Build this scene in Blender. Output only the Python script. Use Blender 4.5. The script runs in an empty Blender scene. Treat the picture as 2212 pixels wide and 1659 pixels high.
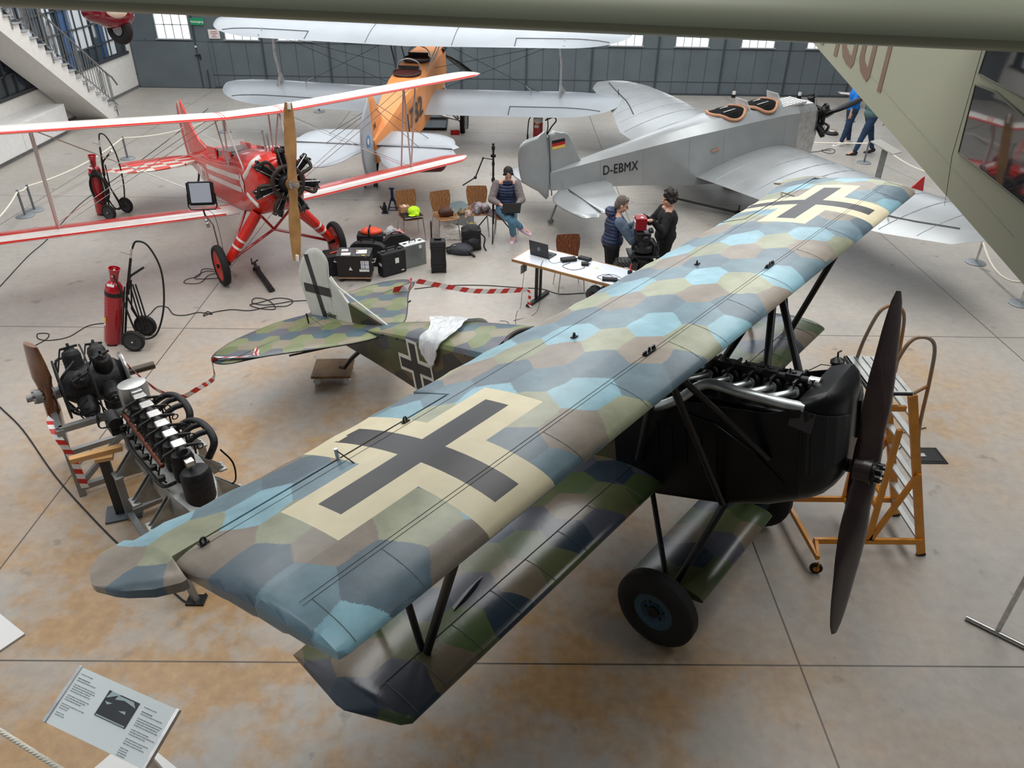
import bpy, math, random
from mathutils import Vector, Matrix, Euler
PI=math.pi
random.seed(7)
S=bpy.context.scene
COL=S.collection
# ------------------------------------------------------------ camera
CAMH=5.31; FPX=1661.0; IMW,IMH=2212,1659
RX=Vector((0.99988012,0.01051134,0.01136877)); RY=Vector((-0.00408714,-0.52902979,0.84859341)); RZ=Vector((0.01493427,-0.84853815,-0.52892341))
# RX,RY,RZ = world axes written in camera coordinates (x right, y down, z forward)
cd=bpy.data.cameras.new('camera'); cam=bpy.data.objects.new('camera',cd); COL.objects.link(cam)
cd.sensor_width=36; cd.lens=FPX/IMW*36; cd.clip_end=200; cd.clip_start=0.05
m=Matrix(((RX[0],-RX[1],-RX[2]),(RY[0],-RY[1],-RY[2]),(RZ[0],-RZ[1],-RZ[2])))
cam.matrix_world=Matrix.Translation((0,0,CAMH))@m.to_4x4()
S.camera=cam
S.view_settings.view_transform='Standard'; S.view_settings.look='None'; S.view_settings.gamma=1; S.view_settings.exposure=0.0
# ------------------------------------------------------------ world: overcast daylight
w=bpy.data.worlds.new('overcast'); S.world=w; w.use_nodes=True
bg=w.node_tree.nodes['Background']; bg.inputs[0].default_value=(.80,.88,1,1); bg.inputs[1].default_value=0.55
def arealight(name,loc,rot,sx,sy,power,col=(1,.98,.95)):
    l=bpy.data.lights.new(name,'AREA'); l.shape='RECTANGLE'; l.size=sx; l.size_y=sy; l.energy=power; l.color=col
    o=bpy.data.objects.new(name,l); o.location=loc; o.rotation_euler=rot; COL.objects.link(o); return o
# skylight strips in the roof
for k,x in enumerate((-7.5,0.0,7.5)):
    arealight('skylight_lamp',(x,13.2,10.2),(0,0,0),3.2,24.5,1180,(1,.985,.95))
# ------------------------------------------------------------ helpers
def gp(px,py,z=0.0):
    """point at height z seen at photo pixel px,py"""
    c=Vector(((px-IMW/2)/FPX,(py-IMH/2)/FPX,1)); r=Vector((RX.dot(c),RY.dot(c),RZ.dot(c)))
    t=(z-CAMH)/r.z; return Vector((r.x*t,r.y*t,z))
def gpd(px,py,y):
    c=Vector(((px-IMW/2)/FPX,(py-IMH/2)/FPX,1)); r=Vector((RX.dot(c),RY.dot(c),RZ.dot(c)))
    t=y/r.y; return Vector((r.x*t,y,CAMH+r.z*t))
MATS={}
def mat(name,col,rough=.5,metal=0.,var=.0,vscale=8.,bump=0.,bscale=40.,trans=0.,ior=1.45,coat=0.,alpha=1.,sheen=0.,emit=None,estr=0.,col2=None,spec=.5):
    if name in MATS: return MATS[name]
    M=bpy.data.materials.new(name); M.use_nodes=True; nt=M.node_tree; N=nt.nodes; L=nt.links
    P=N['Principled BSDF']; 
    P.inputs['Base Color'].default_value=(*col,1); P.inputs['Roughness'].default_value=rough; P.inputs['Metallic'].default_value=metal
    P.inputs['Transmission Weight'].default_value=trans; P.inputs['IOR'].default_value=ior; P.inputs['Coat Weight'].default_value=coat
    P.inputs['Alpha'].default_value=alpha; P.inputs['Specular IOR Level'].default_value=spec
    if sheen: P.inputs['Sheen Weight'].default_value=sheen
    if emit: P.inputs['Emission Color'].default_value=(*emit,1); P.inputs['Emission Strength'].default_value=estr
    tc=N.new('ShaderNodeTexCoord')
    if var or col2:
        nz=N.new('ShaderNodeTexNoise'); nz.inputs['Scale'].default_value=vscale; nz.inputs['Detail'].default_value=6; L.new(tc.outputs['Object'],nz.inputs['Vector'])
        mx=N.new('ShaderNodeMix'); mx.data_type='RGBA'
        c2=col2 if col2 else tuple(c*(1-var) for c in col); c1=col if col2 else tuple(min(1,c*(1+var)) for c in col)
        mx.inputs[6].default_value=(*c1,1); mx.inputs[7].default_value=(*c2,1)
        rp=N.new('ShaderNodeValToRGB'); rp.color_ramp.elements[0].position=.35; rp.color_ramp.elements[1].position=.65
        L.new(nz.outputs['Fac'],rp.inputs[0]); L.new(rp.outputs[0],mx.inputs[0]); L.new(mx.outputs[2],P.inputs['Base Color'])
    if bump:
        n2=N.new('ShaderNodeTexNoise'); n2.inputs['Scale'].default_value=bscale; n2.inputs['Detail'].default_value=4; L.new(tc.outputs['Object'],n2.inputs['Vector'])
        b=N.new('ShaderNodeBump'); b.inputs['Strength'].default_value=bump; b.inputs['Distance'].default_value=.01; L.new(n2.outputs['Fac'],b.inputs['Height']); L.new(b.outputs[0],P.inputs['Normal'])
    MATS[name]=M; return M
class G:
    """small node-graph writer"""
    def __init__(s,name):
        s.M=bpy.data.materials.new(name); s.M.use_nodes=True; s.N=s.M.node_tree.nodes; s.L=s.M.node_tree.links; s.P=s.N['Principled BSDF']; MATS[name]=s.M
        s.tc=s.N.new('ShaderNodeTexCoord')
    def put(s,inp,v):
        if isinstance(v,(int,float)): inp.default_value=v
        elif isinstance(v,(tuple,list)): inp.default_value=v
        else: s.L.new(v,inp)
    def m(s,op,a,b=0.,c=0.):
        n=s.N.new('ShaderNodeMath'); n.operation=op; s.put(n.inputs[0],a); s.put(n.inputs[1],b); s.put(n.inputs[2],c); return n.outputs[0]
    def v(s,op,a,b=(0,0,0),c=None):
        n=s.N.new('ShaderNodeVectorMath'); n.operation=op; s.put(n.inputs[0],a); s.put(n.inputs[1],b)
        if op=='SCALE': s.put(n.inputs['Scale'],c)
        return n.outputs['Value'] if op in('DOT_PRODUCT','LENGTH','DISTANCE') else n.outputs[0]
    def sep(s,a):
        n=s.N.new('ShaderNodeSeparateXYZ'); s.put(n.inputs[0],a); return n.outputs
    def comb(s,x,y,z):
        n=s.N.new('ShaderNodeCombineXYZ'); s.put(n.inputs[0],x); s.put(n.inputs[1],y); s.put(n.inputs[2],z); return n.outputs[0]
    def noise(s,vec,scale,detail=4,rough=.55,out='Fac'):
        n=s.N.new('ShaderNodeTexNoise'); n.inputs['Scale'].default_value=scale; n.inputs['Detail'].default_value=detail; n.inputs['Roughness'].default_value=rough; s.put(n.inputs['Vector'],vec); return n.outputs[out]
    def ramp(s,f,stops,const=False):
        n=s.N.new('ShaderNodeValToRGB'); cr=n.color_ramp
        if const: cr.interpolation='CONSTANT'
        while len(cr.elements)<len(stops): cr.elements.new(.5)
        for e,(p,c) in zip(cr.elements,stops): e.position=p; e.color=(*c,1) if len(c)==3 else c
        s.put(n.inputs[0],f); return n.outputs[0]
    def mix(s,f,a,b,typ='MIX'):
        n=s.N.new('ShaderNodeMix'); n.data_type='RGBA'; n.blend_type=typ; s.put(n.inputs[0],f)
        for i,q in ((6,a),(7,b)):
            s.put(n.inputs[i],(*q,1) if isinstance(q,tuple) and len(q)==3 else q)
        return n.outputs[2]
    def bump(s,h,strength=.3,dist=.01):
        b=s.N.new('ShaderNodeBump'); b.inputs['Strength'].default_value=strength; b.inputs['Distance'].default_value=dist; s.put(b.inputs['Height'],h); s.L.new(b.outputs[0],s.P.inputs['Normal'])
def srgb(r,g,b):
    f=lambda c:(c/12.92 if c<=.04045 else ((c+.055)/1.055)**2.4)
    return (f(r/255),f(g/255),f(b/255))
SPLIT={'rigging_wire','nose_band','platform_bracket','aileron_gap','cockpit_side','filler_pipe','panel_joint','wing_mount','registration_digit','cockpit_door','cockpit_tube','radiator','hinge_line','base_frame_bar','latch','foot_ring','handling_symbols','rig_cable','twig'}
class MB:
    def __init__(s): s.v=[];s.f=[];s.mi=[];s.cur=0
    def pts(s,vs): b=len(s.v); s.v+= [tuple(p) for p in vs]; return b
    def face(s,idx,m=None): s.f.append(tuple(idx)); s.mi.append(s.cur if m is None else m)
    def box(s,c,d,R=None,taper=1.):
        c=Vector(c); hx,hy,hz=d[0]/2,d[1]/2,d[2]/2; vs=[]
        for z,k in ((-hz,1),(hz,taper)):
            for x,y in ((-hx,-hy),(hx,-hy),(hx,hy),(-hx,hy)):
                q=Vector((x*k,y*k,z)); 
                if R: q=R@q
                vs.append(c+q)
        b=s.pts(vs)
        for f in ((0,3,2,1),(4,5,6,7),(0,1,5,4),(1,2,6,5),(2,3,7,6),(3,0,4,7)): s.face([b+i for i in f])
        return s
    def bar(s,a,b,wx,wy=None,up=(0,0,1)):
        a=Vector(a);b=Vector(b);d=b-a;l=d.length;d.normalize(); up=Vector(up)
        if abs(d.dot(up))>.98: up=Vector((1,0,0))
        x=d.cross(up).normalized(); y=x.cross(d); R=Matrix((x,y,d)).transposed()
        return s.box((a+b)/2,(wx,wy or wx,l),R)
    def ring(s,pts): return s.pts(pts)
    def loft(s,rings,cap=True,closed=True):
        n=len(rings[0]); bs=[s.pts(r) for r in rings]
        for a,b in zip(bs,bs[1:]):
            for i in range(n if closed else n-1):
                j=(i+1)%n; s.face((a+i,a+j,b+j,b+i))
        if cap and closed:
            s.face([bs[0]+i for i in range(n)][::-1]); s.face([bs[-1]+i for i in range(n)])
        return s
    def tube(s,path,r,n=8,cap=True,sx=1.,up=None):
        """r float or list; sx squashes across"""
        P=[Vector(p) for p in path]; k=len(P); rs=r if isinstance(r,(list,tuple)) else [r]*k
        T=[]
        for i in range(k):
            t=(P[min(i+1,k-1)]-P[max(i-1,0)]); T.append(t.normalized() if t.length>1e-9 else Vector((0,0,1)))
        u=Vector(up) if up else (Vector((0,0,1)) if abs(T[0].z)<.9 else Vector((1,0,0)))
        x=(u-T[0]*u.dot(T[0])).normalized(); rings=[]
        for i in range(k):
            x=(x-T[i]*x.dot(T[i])).normalized(); y=T[i].cross(x)
            rings.append([P[i]+x*(rs[i]*math.cos(2*PI*j/n))+y*(rs[i]*sx*math.sin(2*PI*j/n)) for j in range(n)])
        return s.loft(rings,cap)
    def cyl(s,a,b,r,n=16,r2=None): return s.tube([a,b],[r,r if r2 is None else r2],n)
    def lathe(s,prof,c=(0,0,0),axis=(0,0,1),n=24,cap=True):
        """prof: (radius, height along axis)"""
        ax=Vector(axis).normalized(); u=Vector((0,0,1)) if abs(ax.z)<.9 else Vector((1,0,0)); x=(u-ax*u.dot(ax)).normalized(); y=ax.cross(x); c=Vector(c)
        rings=[[c+ax*h+x*(max(r,1e-4)*math.cos(2*PI*j/n))+y*(max(r,1e-4)*math.sin(2*PI*j/n)) for j in range(n)] for r,h in prof]
        return s.loft(rings,cap)
    def torus(s,c,R,r,axis=(0,0,1),n=32,m=10,a0=0,a1=2*PI):
        ax=Vector(axis).normalized(); u=Vector((0,0,1)) if abs(ax.z)<.9 else Vector((1,0,0)); x=(u-ax*u.dot(ax)).normalized(); y=ax.cross(x); c=Vector(c)
        full=abs(a1-a0-2*PI)<1e-6; k=n if full else n+1; bs=[]
        for i in range(k):
            a=a0+(a1-a0)*i/n; d=x*math.cos(a)+y*math.sin(a)
            bs.append(s.pts([c+d*(R+r*math.cos(2*PI*j/m))+ax*(r*math.sin(2*PI*j/m)) for j in range(m)]))
        for i in range(n):
            a,b=bs[i],bs[(i+1)%k]
            for j in range(m): q=(j+1)%m; s.face((a+j,b+j,b+q,a+q))
        return s
    def ball(s,c,r,n=14,m=9,R=None):
        """r float or (rx,ry,rz)"""
        rr=(r,r,r) if isinstance(r,(int,float)) else r; c=Vector(c); rings=[]
        for i in range(m+1):
            t=PI*i/m; q=[]
            for j in range(n):
                a=2*PI*j/n; p=Vector((rr[0]*max(math.sin(t),.001)*math.cos(a),rr[1]*max(math.sin(t),.001)*math.sin(a),-rr[2]*math.cos(t)))
                q.append(c+(R@p if R else p))
            rings.append(q)
        return s.loft(rings)
    def cap(s,a,b,ra,rb,n=12):
        """tapered capsule"""
        a=Vector(a);b=Vector(b);d=b-a;l=d.length
        if l<1e-6: return s.ball(a,ra)
        d/=l; path=[];rs=[]
        for i in range(5): t=PI/2*i/4; path.append(a-d*ra*math.cos(t)); rs.append(max(ra*math.sin(t),.0005))
        for i in range(5): t=PI/2*i/4; path.append(b+d*rb*math.sin(t)); rs.append(max(rb*math.cos(t),.0005))
        ax=d; u=Vector((0,0,1)) if abs(ax.z)<.9 else Vector((1,0,0)); x=(u-ax*u.dot(ax)).normalized(); y=ax.cross(x)
        return s.loft([[p+x*(r*math.cos(2*PI*j/n))+y*(r*math.sin(2*PI*j/n)) for j in range(n)] for p,r in zip(path,rs)])
    def prism(s,poly,a,b,M=None):
        """poly 2-D (x,y) extruded in z a..b"""
        f=(lambda p:(M@Vector(p))) if M else (lambda p:Vector(p))
        n=len(poly); b0=s.pts([f((x,y,a)) for x,y in poly]); b1=s.pts([f((x,y,b)) for x,y in poly])
        for i in range(n): j=(i+1)%n; s.face((b0+i,b0+j,b1+j,b1+i))
        s.face([b0+i for i in range(n)][::-1]); s.face([b1+i for i in range(n)])
        return s
    def build(s,name,mats,parent=None,smooth=True,bevel=0,sub=0,remesh=0,ang=38,disp=None,sm=0):
        if name in SPLIT:
            par=list(range(len(s.v)))
            def fd(i):
                while par[i]!=i: par[i]=par[par[i]]; i=par[i]
                return i
            for f in s.f:
                for q in f[1:]: par[fd(q)]=fd(f[0])
            g={}
            for f,m_ in zip(s.f,s.mi): g.setdefault(fd(f[0]),[]).append((f,m_))
            if len(g)>1:
                for fs in g.values():
                    k=MB(); mp={}
                    for f,m_ in fs:
                        for q in f:
                            if q not in mp: mp[q]=len(k.v); k.v.append(s.v[q])
                        k.f.append(tuple(mp[q] for q in f)); k.mi.append(m_)
                    o=k.build(name,mats,parent,smooth,bevel,sub,remesh,ang,disp,sm)
                return o
        me=bpy.data.meshes.new(name); me.from_pydata(s.v,[],s.f)
        if not isinstance(mats,(list,tuple)): mats=[mats]
        for q in mats: me.materials.append(q)
        me.polygons.foreach_set('material_index',s.mi)
        import bmesh
        bm=bmesh.new(); bm.from_mesh(me); bmesh.ops.recalc_face_normals(bm,faces=bm.faces); bm.to_mesh(me); bm.free()
        if smooth:
            me.polygons.foreach_set('use_smooth',[True]*len(me.polygons)); me.set_sharp_from_angle(angle=math.radians(ang))
        me.update()
        o=bpy.data.objects.new(name,me); COL.objects.link(o)
        if parent: o.parent=parent
        if remesh:
            q=o.modifiers.new('r','REMESH'); q.mode='VOXEL'; q.voxel_size=remesh; q.use_smooth_shade=True
            if sm: q=o.modifiers.new('s','SMOOTH'); q.factor=.5; q.iterations=sm
        if bevel: q=o.modifiers.new('b','BEVEL'); q.width=bevel; q.segments=2; q.limit_method='ANGLE'; q.angle_limit=math.radians(40)
        if sub: q=o.modifiers.new('u','SUBSURF'); q.levels=sub; q.render_levels=sub
        if disp:
            tx=bpy.data.textures.new(name,'CLOUDS'); tx.noise_scale=disp[1]; q=o.modifiers.new('d','DISPLACE'); q.texture=tx; q.strength=disp[0]; q.mid_level=.5
        return o
def thing(name,label,cat,loc=(0,0,0),rot=(0,0,0),group=None):
    o=bpy.data.objects.new(name,None); COL.objects.link(o); o.location=loc; o.rotation_euler=rot; o.empty_display_size=.1
    o['label']=label; o['category']=cat
    if group: o['group']=group
    return o
def tag(o,label,cat,group=None,kind=None):
    o['label']=label; o['category']=cat
    if group: o['group']=group
    if kind: o['kind']=kind
    return o
def struct(o): o['kind']='structure'; return o
def dup(root,loc,rotz,label,group=None):
    r=root.copy(); COL.objects.link(r); r.location=loc; r.rotation_euler=(0,0,rotz); r['label']=label
    if group: r['group']=group
    for ch in list(root.children):
        c=ch.copy(); COL.objects.link(c); c.parent=r
        for g in ch.children: d=g.copy(); COL.objects.link(d); d.parent=c
    return r
def pose(t,yaw,pitch,roll=0):
    """nose-up pitch"""
    return dict(loc=t,rot=Euler((roll,-pitch,yaw),'XYZ'))
def text(s,size,M,m,parent,name='lettering',ext=.0015,bold=0.,sx=1.,align='LEFT',sp=1.):
    cu=bpy.data.curves.new(name,'FONT'); cu.body=s; cu.size=size; cu.extrude=ext; cu.offset=bold; cu.align_x=align; cu.space_character=sp; cu.resolution_u=4
    o=bpy.data.objects.new(name,cu); COL.objects.link(o); dg=bpy.context.evaluated_depsgraph_get()
    me=bpy.data.meshes.new_from_object(o.evaluated_get(dg)); bpy.data.objects.remove(o); bpy.data.curves.remove(cu)
    me.transform(M@Matrix.Diagonal((sx,1,1,1))); me.materials.clear(); me.materials.append(m)
    q=bpy.data.objects.new(name,me); COL.objects.link(q)
    if parent: q.parent=parent
    return q
def frame(o,x,y):
    """matrix with origin o, text right x, text up y"""
    x=Vector(x).normalized(); z=x.cross(Vector(y)).normalized(); y=z.cross(x); R=Matrix((x,y,z)).transposed().to_4x4(); return Matrix.Translation(o)@R
def interp(tab,x):
    if x<=tab[0][0]: return tab[0][1]
    for (a,b),(c,d) in zip(tab,tab[1:]):
        if x<=c: return b+(d-b)*(x-a)/(c-a) if c>a else d
    return tab[-1][1]
def spline(pts,n=6,closed=False):
    P=[Vector(p) for p in pts]; k=len(P); out=[]
    rng=range(k if closed else k-1)
    for i in rng:
        p1=P[i];p2=P[(i+1)%k]; p0=P[(i-1)%k] if (closed or i>0) else p1*2-p2; p3=P[(i+2)%k] if (closed or i+2<k) else p2*2-p1
        for j in range(n):
            t=j/n; out.append(.5*((2*p1)+(p2-p0)*t+(2*p0-5*p1+4*p2-p3)*t*t+(3*p1-p0-3*p2+p3)*t**3))
    if not closed: out.append(P[-1])
    return out
def naca(u,t): return 5*t*(.2969*math.sqrt(max(u,0))-.126*u-.3516*u*u+.2843*u**3-.1036*u**4)
def wing(mb,ys,xf,xr,z0,t,camber=.03,us=None,mf=None,xref=None,flat=.6,inc=0.):
    """solid wing: front/rear edge xf(y)>xr(y), base height z0(y), relative thickness t(y). xref(y)->(front,rear) of the airfoil the piece is cut from"""
    us=us or [0,.006,.02,.05,.1,.17,.26,.37,.5,.63,.75,.86,.94,1.]
    n=len(us); up=[];lo=[]
    for y in ys:
        a,b=xf(y),xr(y); ra,rb=xref(y) if xref else (a,b); c=max(ra-rb,1e-4); U=[];Lo=[]
        for u in us:
            x=a+(b-a)*u; q=min(max((ra-x)/c,0),1); th=naca(q,t(y))*c; cm=camber*c*4*q*(1-q); z=z0(y)+cm+inc*(x-ra)
            U.append((x,y,z+th+.001)); Lo.append((x,y,z-th*flat-.001))
        up.append(mb.pts(U)); lo.append(mb.pts(Lo))
    for i in range(len(ys)-1):
        for j in range(n-1):
            k=mf(.5*(ys[i]+ys[i+1]),us[j]*.5+us[j+1]*.5,True) if mf else None
            mb.face((up[i]+j,up[i+1]+j,up[i+1]+j+1,up[i]+j+1),k)
            k=mf(.5*(ys[i]+ys[i+1]),us[j]*.5+us[j+1]*.5,False) if mf else None
            mb.face((lo[i]+j,lo[i]+j+1,lo[i+1]+j+1,lo[i+1]+j),k)
        mb.face((up[i],lo[i],lo[i+1],up[i+1])); mb.face((up[i]+n-1,up[i+1]+n-1,lo[i+1]+n-1,lo[i]+n-1))
    for e in (0,-1):
        for j in range(n-1): mb.face((up[e]+j,up[e]+j+1,lo[e]+j+1,lo[e]+j))
    return mb
def frange(a,b,n): return [a+(b-a)*i/n for i in range(n+1)]
# ------------------------------------------------------------ common materials
BLK=mat('black_paint',(.006,.006,.007),.35,var=.3)
BLKM=mat('matte_black',(.013,.013,.015),.65,var=.3,vscale=20)
RUB=mat('tyre_rubber',(.010,.010,.010),.75,bump=.3,bscale=80)
STEEL=mat('brushed_steel',(.55,.55,.54),.28,1.,var=.15,vscale=14)
ALU=mat('aluminium',(.62,.62,.62),.35,.9,var=.15,vscale=10)
GREYM=mat('grey_metal',(.23,.235,.24),.45,.4,var=.15)
WHITE=mat('white_paint',(.75,.75,.74),.5,var=.04)
RED=mat('red_paint',(.46,.015,.015),.25,coat=.4,var=.15)
RACER=mat('racing_red',srgb(205,38,25),.28,coat=.3,var=.12,vscale=3)
RWHITE=mat('gloss_white',srgb(225,220,216),.3,coat=.2,var=.05)
# ------------------------------------------------------------ setting
def floor():
    g=G('polished_concrete'); p=g.tc.outputs['Object']; X,Y,Z=g.sep(p)
    n1=g.noise(p,.55,6,.6); n2=g.noise(g.v('ADD',p,(31,7,0)),1.6,8,.65); n3=g.noise(p,9,6,.6); n4=g.noise(g.v('ADD',p,(5,55,0)),.35,5,.6)
    base=g.mix(n2,srgb(150,146,141),srgb(186,182,176))
    base=g.mix(g.m('MULTIPLY',g.ramp(n1,[(.45,(0,0,0)),(.62,(1,1,1))]),.45),base,srgb(165,158,148))
    # ochre stains, strongest in the near-left bays
    reg=g.ramp(g.m('ADD',g.m('MULTIPLY',X,-.035),g.m('MULTIPLY',Y,-.055)),[(0,(0,0,0)),(.0,(0,0,0))])
    k=g.m('SUBTRACT',1.02,g.m('MULTIPLY',g.v('LENGTH',g.v('MULTIPLY',g.v('SUBTRACT',p,(-2.0,4.4,0)),(.16,.15,0))),.95))
    k2=g.m('SUBTRACT',.62,g.m('MULTIPLY',g.v('LENGTH',g.v('MULTIPLY',g.v('SUBTRACT',p,(5.2,8.2,0)),(.5,.36,0))),.6))
    k=g.m('MAXIMUM',g.m('MAXIMUM',k,k2),.02)
    st=g.m('MULTIPLY',g.ramp(n2,[(.43,(0,0,0)),(.60,(1,1,1))]),k)
    st=g.m('ADD',st,g.m('MULTIPLY',k,g.ramp(n4,[(.42,(0,0,0)),(.60,(.75,.75,.75))])))
    st=g.m('MINIMUM',g.m('MULTIPLY',st,1.05),.92)
    col=g.mix(st,base,g.mix(n3,srgb(152,114,70),srgb(188,152,104)))
    # small dark spots and scuffs
    sp=g.ramp(g.noise(g.v('ADD',p,(3,9,0)),3.2,3,.5),[(.66,(0,0,0)),(.72,(.5,.5,.5))])
    col=g.mix(sp,col,srgb(112,106,100))
    fine=g.ramp(n3,[(.3,(.90,.90,.90)),(.7,(1.05,1.05,1.05))]); col=g.mix(1.,col,fine,'MULTIPLY')
    # saw-cut joints
    j=0.
    for c in (-4.66,2.48,7.28,12.2,-9.6): j=g.m('MAXIMUM',j,g.m('LESS_THAN',g.m('ABSOLUTE',g.m('SUBTRACT',X,c)),.008))
    for c in (4.16,9.96,15.76,21.5): j=g.m('MAXIMUM',j,g.m('LESS_THAN',g.m('ABSOLUTE',g.m('SUBTRACT',Y,c)),.008))
    col=g.mix(g.m('MULTIPLY',j,.8),col,(.02,.018,.016))
    g.L.new(col,g.P.inputs['Base Color'])
    r=g.ramp(n1,[(.3,(.34,.34,.34)),(.7,(.5,.5,.5))]); g.L.new(r,g.P.inputs['Roughness'])
    g.bump(g.noise(p,3,5,.6),.08,.02)
    o=MB().box((1,13,-.05),(30,34,.1)).build('floor',g.M,smooth=False); return struct(o)
floor()
DOORM=mat('door_grey',srgb(96,106,112),.5,var=.07,vscale=1.5)
DOORD=mat('door_seam',srgb(62,70,76),.5)
WBAR=mat('window_bar',srgb(150,155,158),.5)
PLAST=mat('white_plaster',srgb(228,226,222),.8,var=.03,bump=.1)
SKYP=mat('bright_sky_pane',(.9,.95,1),.3,emit=(.92,.96,1),estr=2.6)
CEIL=mat('ceiling_grey',srgb(150,150,150),.8)
# walls
BY=26.85
o=MB(); 
# back wall built as solid around its window openings
edges=[-12.15+2.133*i for i in range(14)]
wins=[]
for i in range(13):
    c=(edges[i]+edges[i+1])/2+(.0); c+=.42 if i==0 else (.45 if i==1 else 0)
    wins.append((c-.53,c+.53))
zs=(0,1.50,2.32,10.5)
xs=[-12.3]+[q for w_ in wins for q in w_]+[15.7]
for a,b in zip(xs,xs[1:]):
    if (a,b) in wins:
        for z0,z1 in ((0,1.5),(2.32,5.2)): o.box(((a+b)/2,BY+.1,(z0+z1)/2),(b-a,.2,z1-z0))
    else: o.box(((a+b)/2,BY+.1,2.6),(b-a,.2,5.2))
o.box((1.7,BY+.1,9.5),(28,.2,2))
struct(o.build('wall_back',DOORM,smooth=False))
for i,(a,b) in enumerate(wins):
    f=MB()
    f.box(((a+b)/2,BY-.01,1.49),(b-a+.1,.1,.035)); f.box(((a+b)/2,BY,2.33),(b-a+.06,.06,.03))
    for x in (a,b): f.box((x,BY,1.91),(.03,.06,.85))
    for k in (1,2,3): f.box((a+(b-a)*k/4,BY+.03,1.91),(.028,.03,.82))
    f.box(((a+b)/2,BY+.03,1.91),(b-a,.03,.028))
    fo=struct(f.build('window_%d'%(i+1),WBAR,smooth=False))
    MB().box(((a+b)/2,BY+.06,1.91),(b-a,.012,.82)).build('pane',SKYP,fo,smooth=False)
# clerestory above the doors
f=MB()
for k in range(15): f.box((-11.5+1.9*k,BY,6.85),(.08,.1,3.3))
for z in (5.3,6.9,8.45): f.box((1.7,BY,z),(28,.1,.08))
fo=struct(f.build('window_20',WBAR,smooth=False)); MB().box((1.7,BY+.08,6.85),(28,.02,3.3)).build('pane',SKYP,fo,smooth=False)
t=MB()
for e in edges[1:-1]: t.box((e,BY-.02,2.6),(.05,.05,5.2))
for z in (.42,1.42): t.box((1.7,BY-.004,z),(28,.012,.02))
for i in range(13):
    for k in (1,2,3): t.box((edges[i]+2.133*k/4,BY-.003,.75),(.012,.01,1.5))
t.box((1.7,BY-.01,.03),(28,.03,.06))
struct(t.build('trim_1',DOORD,smooth=False))
# exit door leaf with handle and bolt
d=MB().box((-10.85,BY-.02,.72),(2.45,.03,1.40)).build('door_1',DOORM,smooth=False); struct(d)
MB().box((-9.93,BY-.06,.98),(.03,.04,.16)).box((-10.0,BY-.09,1.02),(.16,.03,.03)).build('door_handle',BLK,d)
MB().box((-9.78,BY-.06,.3),(.025,.05,.55)).build('bolt',DOORD,d)
MB().box((-10.02,BY-.05,1.28),(.06,.02,.05)).build('door_label',WHITE,d)
GRN=mat('exit_green',srgb(20,110,70),.5,emit=srgb(20,120,75),estr=.5)
s_=thing('exit_sign','green exit sign above the grey hangar door','sign',(-9.83,BY-.05,2.02))
MB().box((0,0,0),(.42,.03,.2)).build('sign_panel',GRN,s_)
text('Notausgang',.085,frame((0,-.02,-.03),(1,0,0),(0,0,1)),WHITE,s_,align='CENTER',bold=.002)
s_=thing('paper_notice','white paper notice with red lines taped beside the exit door','notice',(-9.36,BY-.04,1.66))
MB().box((0,0,0),(.36,.006,.27)).build('sheet',WHITE,s_,smooth=False)
b=MB()
for k,(x,w_) in enumerate(((0,.2),(0,.24),(0,.1),(0,.16))): b.box((x,-.005,.07-.05*k),(w_,.004,.018))
b.build('red_print',mat('red_print',srgb(190,90,90),.6),s_,smooth=False)
# left wall with window band
WX=-12.15
o=MB(); o.box((WX-.1,16,.55),(.2,22,1.1)); o.box((WX-.1,26.73,5.8),(.2,.3,9.4)); o.box((WX-.1,16,8),(.2,22,5)); o.box((WX-.1,6.5,3.3),(.2,3,4.4))
struct(o.build('wall_left',PLAST,smooth=False))
struct(MB().box((WX+.01,16,.04),(.03,22,.08)).build('baseboard_left',GREYM,smooth=False))
f=MB(); DK=mat('dark_frame',srgb(62,66,70),.5)
f.box((WX+.0,17.2,1.12),(.08,18.8,.08)); f.box((WX,17.2,3.9),(.08,18.8,.06))
for k in range(42): f.box((WX,8.3+.44*k,2.6),(.05,.045,2.9))
for z in (1.6,2.15,2.7,3.3): f.box((WX,17.2,z),(.05,18.8,.04))
fo=struct(f.build('window_30',DK,smooth=False))
GLD=mat('dark_glass',(.05,.07,.09),.08,spec=.8,var=.5,vscale=.6)
MB().box((WX-.03,17.2,2.55),(.02,18.8,2.8)).build('pane',GLD,fo,smooth=False)
p_=MB(); 
for y,w_,z0,z1 in ((25.6,.5,1.2,3),(24.0,.9,1.6,3),(22.4,.35,1.2,3.4),(21.2,.7,1.5,2.4),(19,.5,1.2,3)): p_.box((WX-.015,y,(z0+z1)/2),(.02,w_,z1-z0))
p_.build('pale_pane',mat('pale_panel',srgb(215,222,230),.5),fo,smooth=False)  # plain pale panels behind the window bars
p_=MB(); 
for y,w_,z0,z1 in ((25.1,.3,1.2,3),(23.2,.5,1.2,3)): p_.box((WX-.015,y,(z0+z1)/2),(.02,w_,z1-z0))
p_.build('blue_pane',mat('blue_panel',srgb(50,85,130),.5),fo,smooth=False)
# near-left low cabinets
cb=thing('low_cabinet','long white low cabinet against the left wall beside the stair','cabinet',(WX+.32,17.6,0))
MB().box((0,0,.42),(.62,6.6,.64)).build('body',WHITE,cb,bevel=.01)
MB().box((-.03,0,.05),(.5,6.5,.1)).build('plinth',GREYM,cb)
for k in (-2.2,0,2.2): MB().box((.316,k,.42),(.01,2.15,.6)).build('door',WHITE,cb,bevel=.004)
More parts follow.
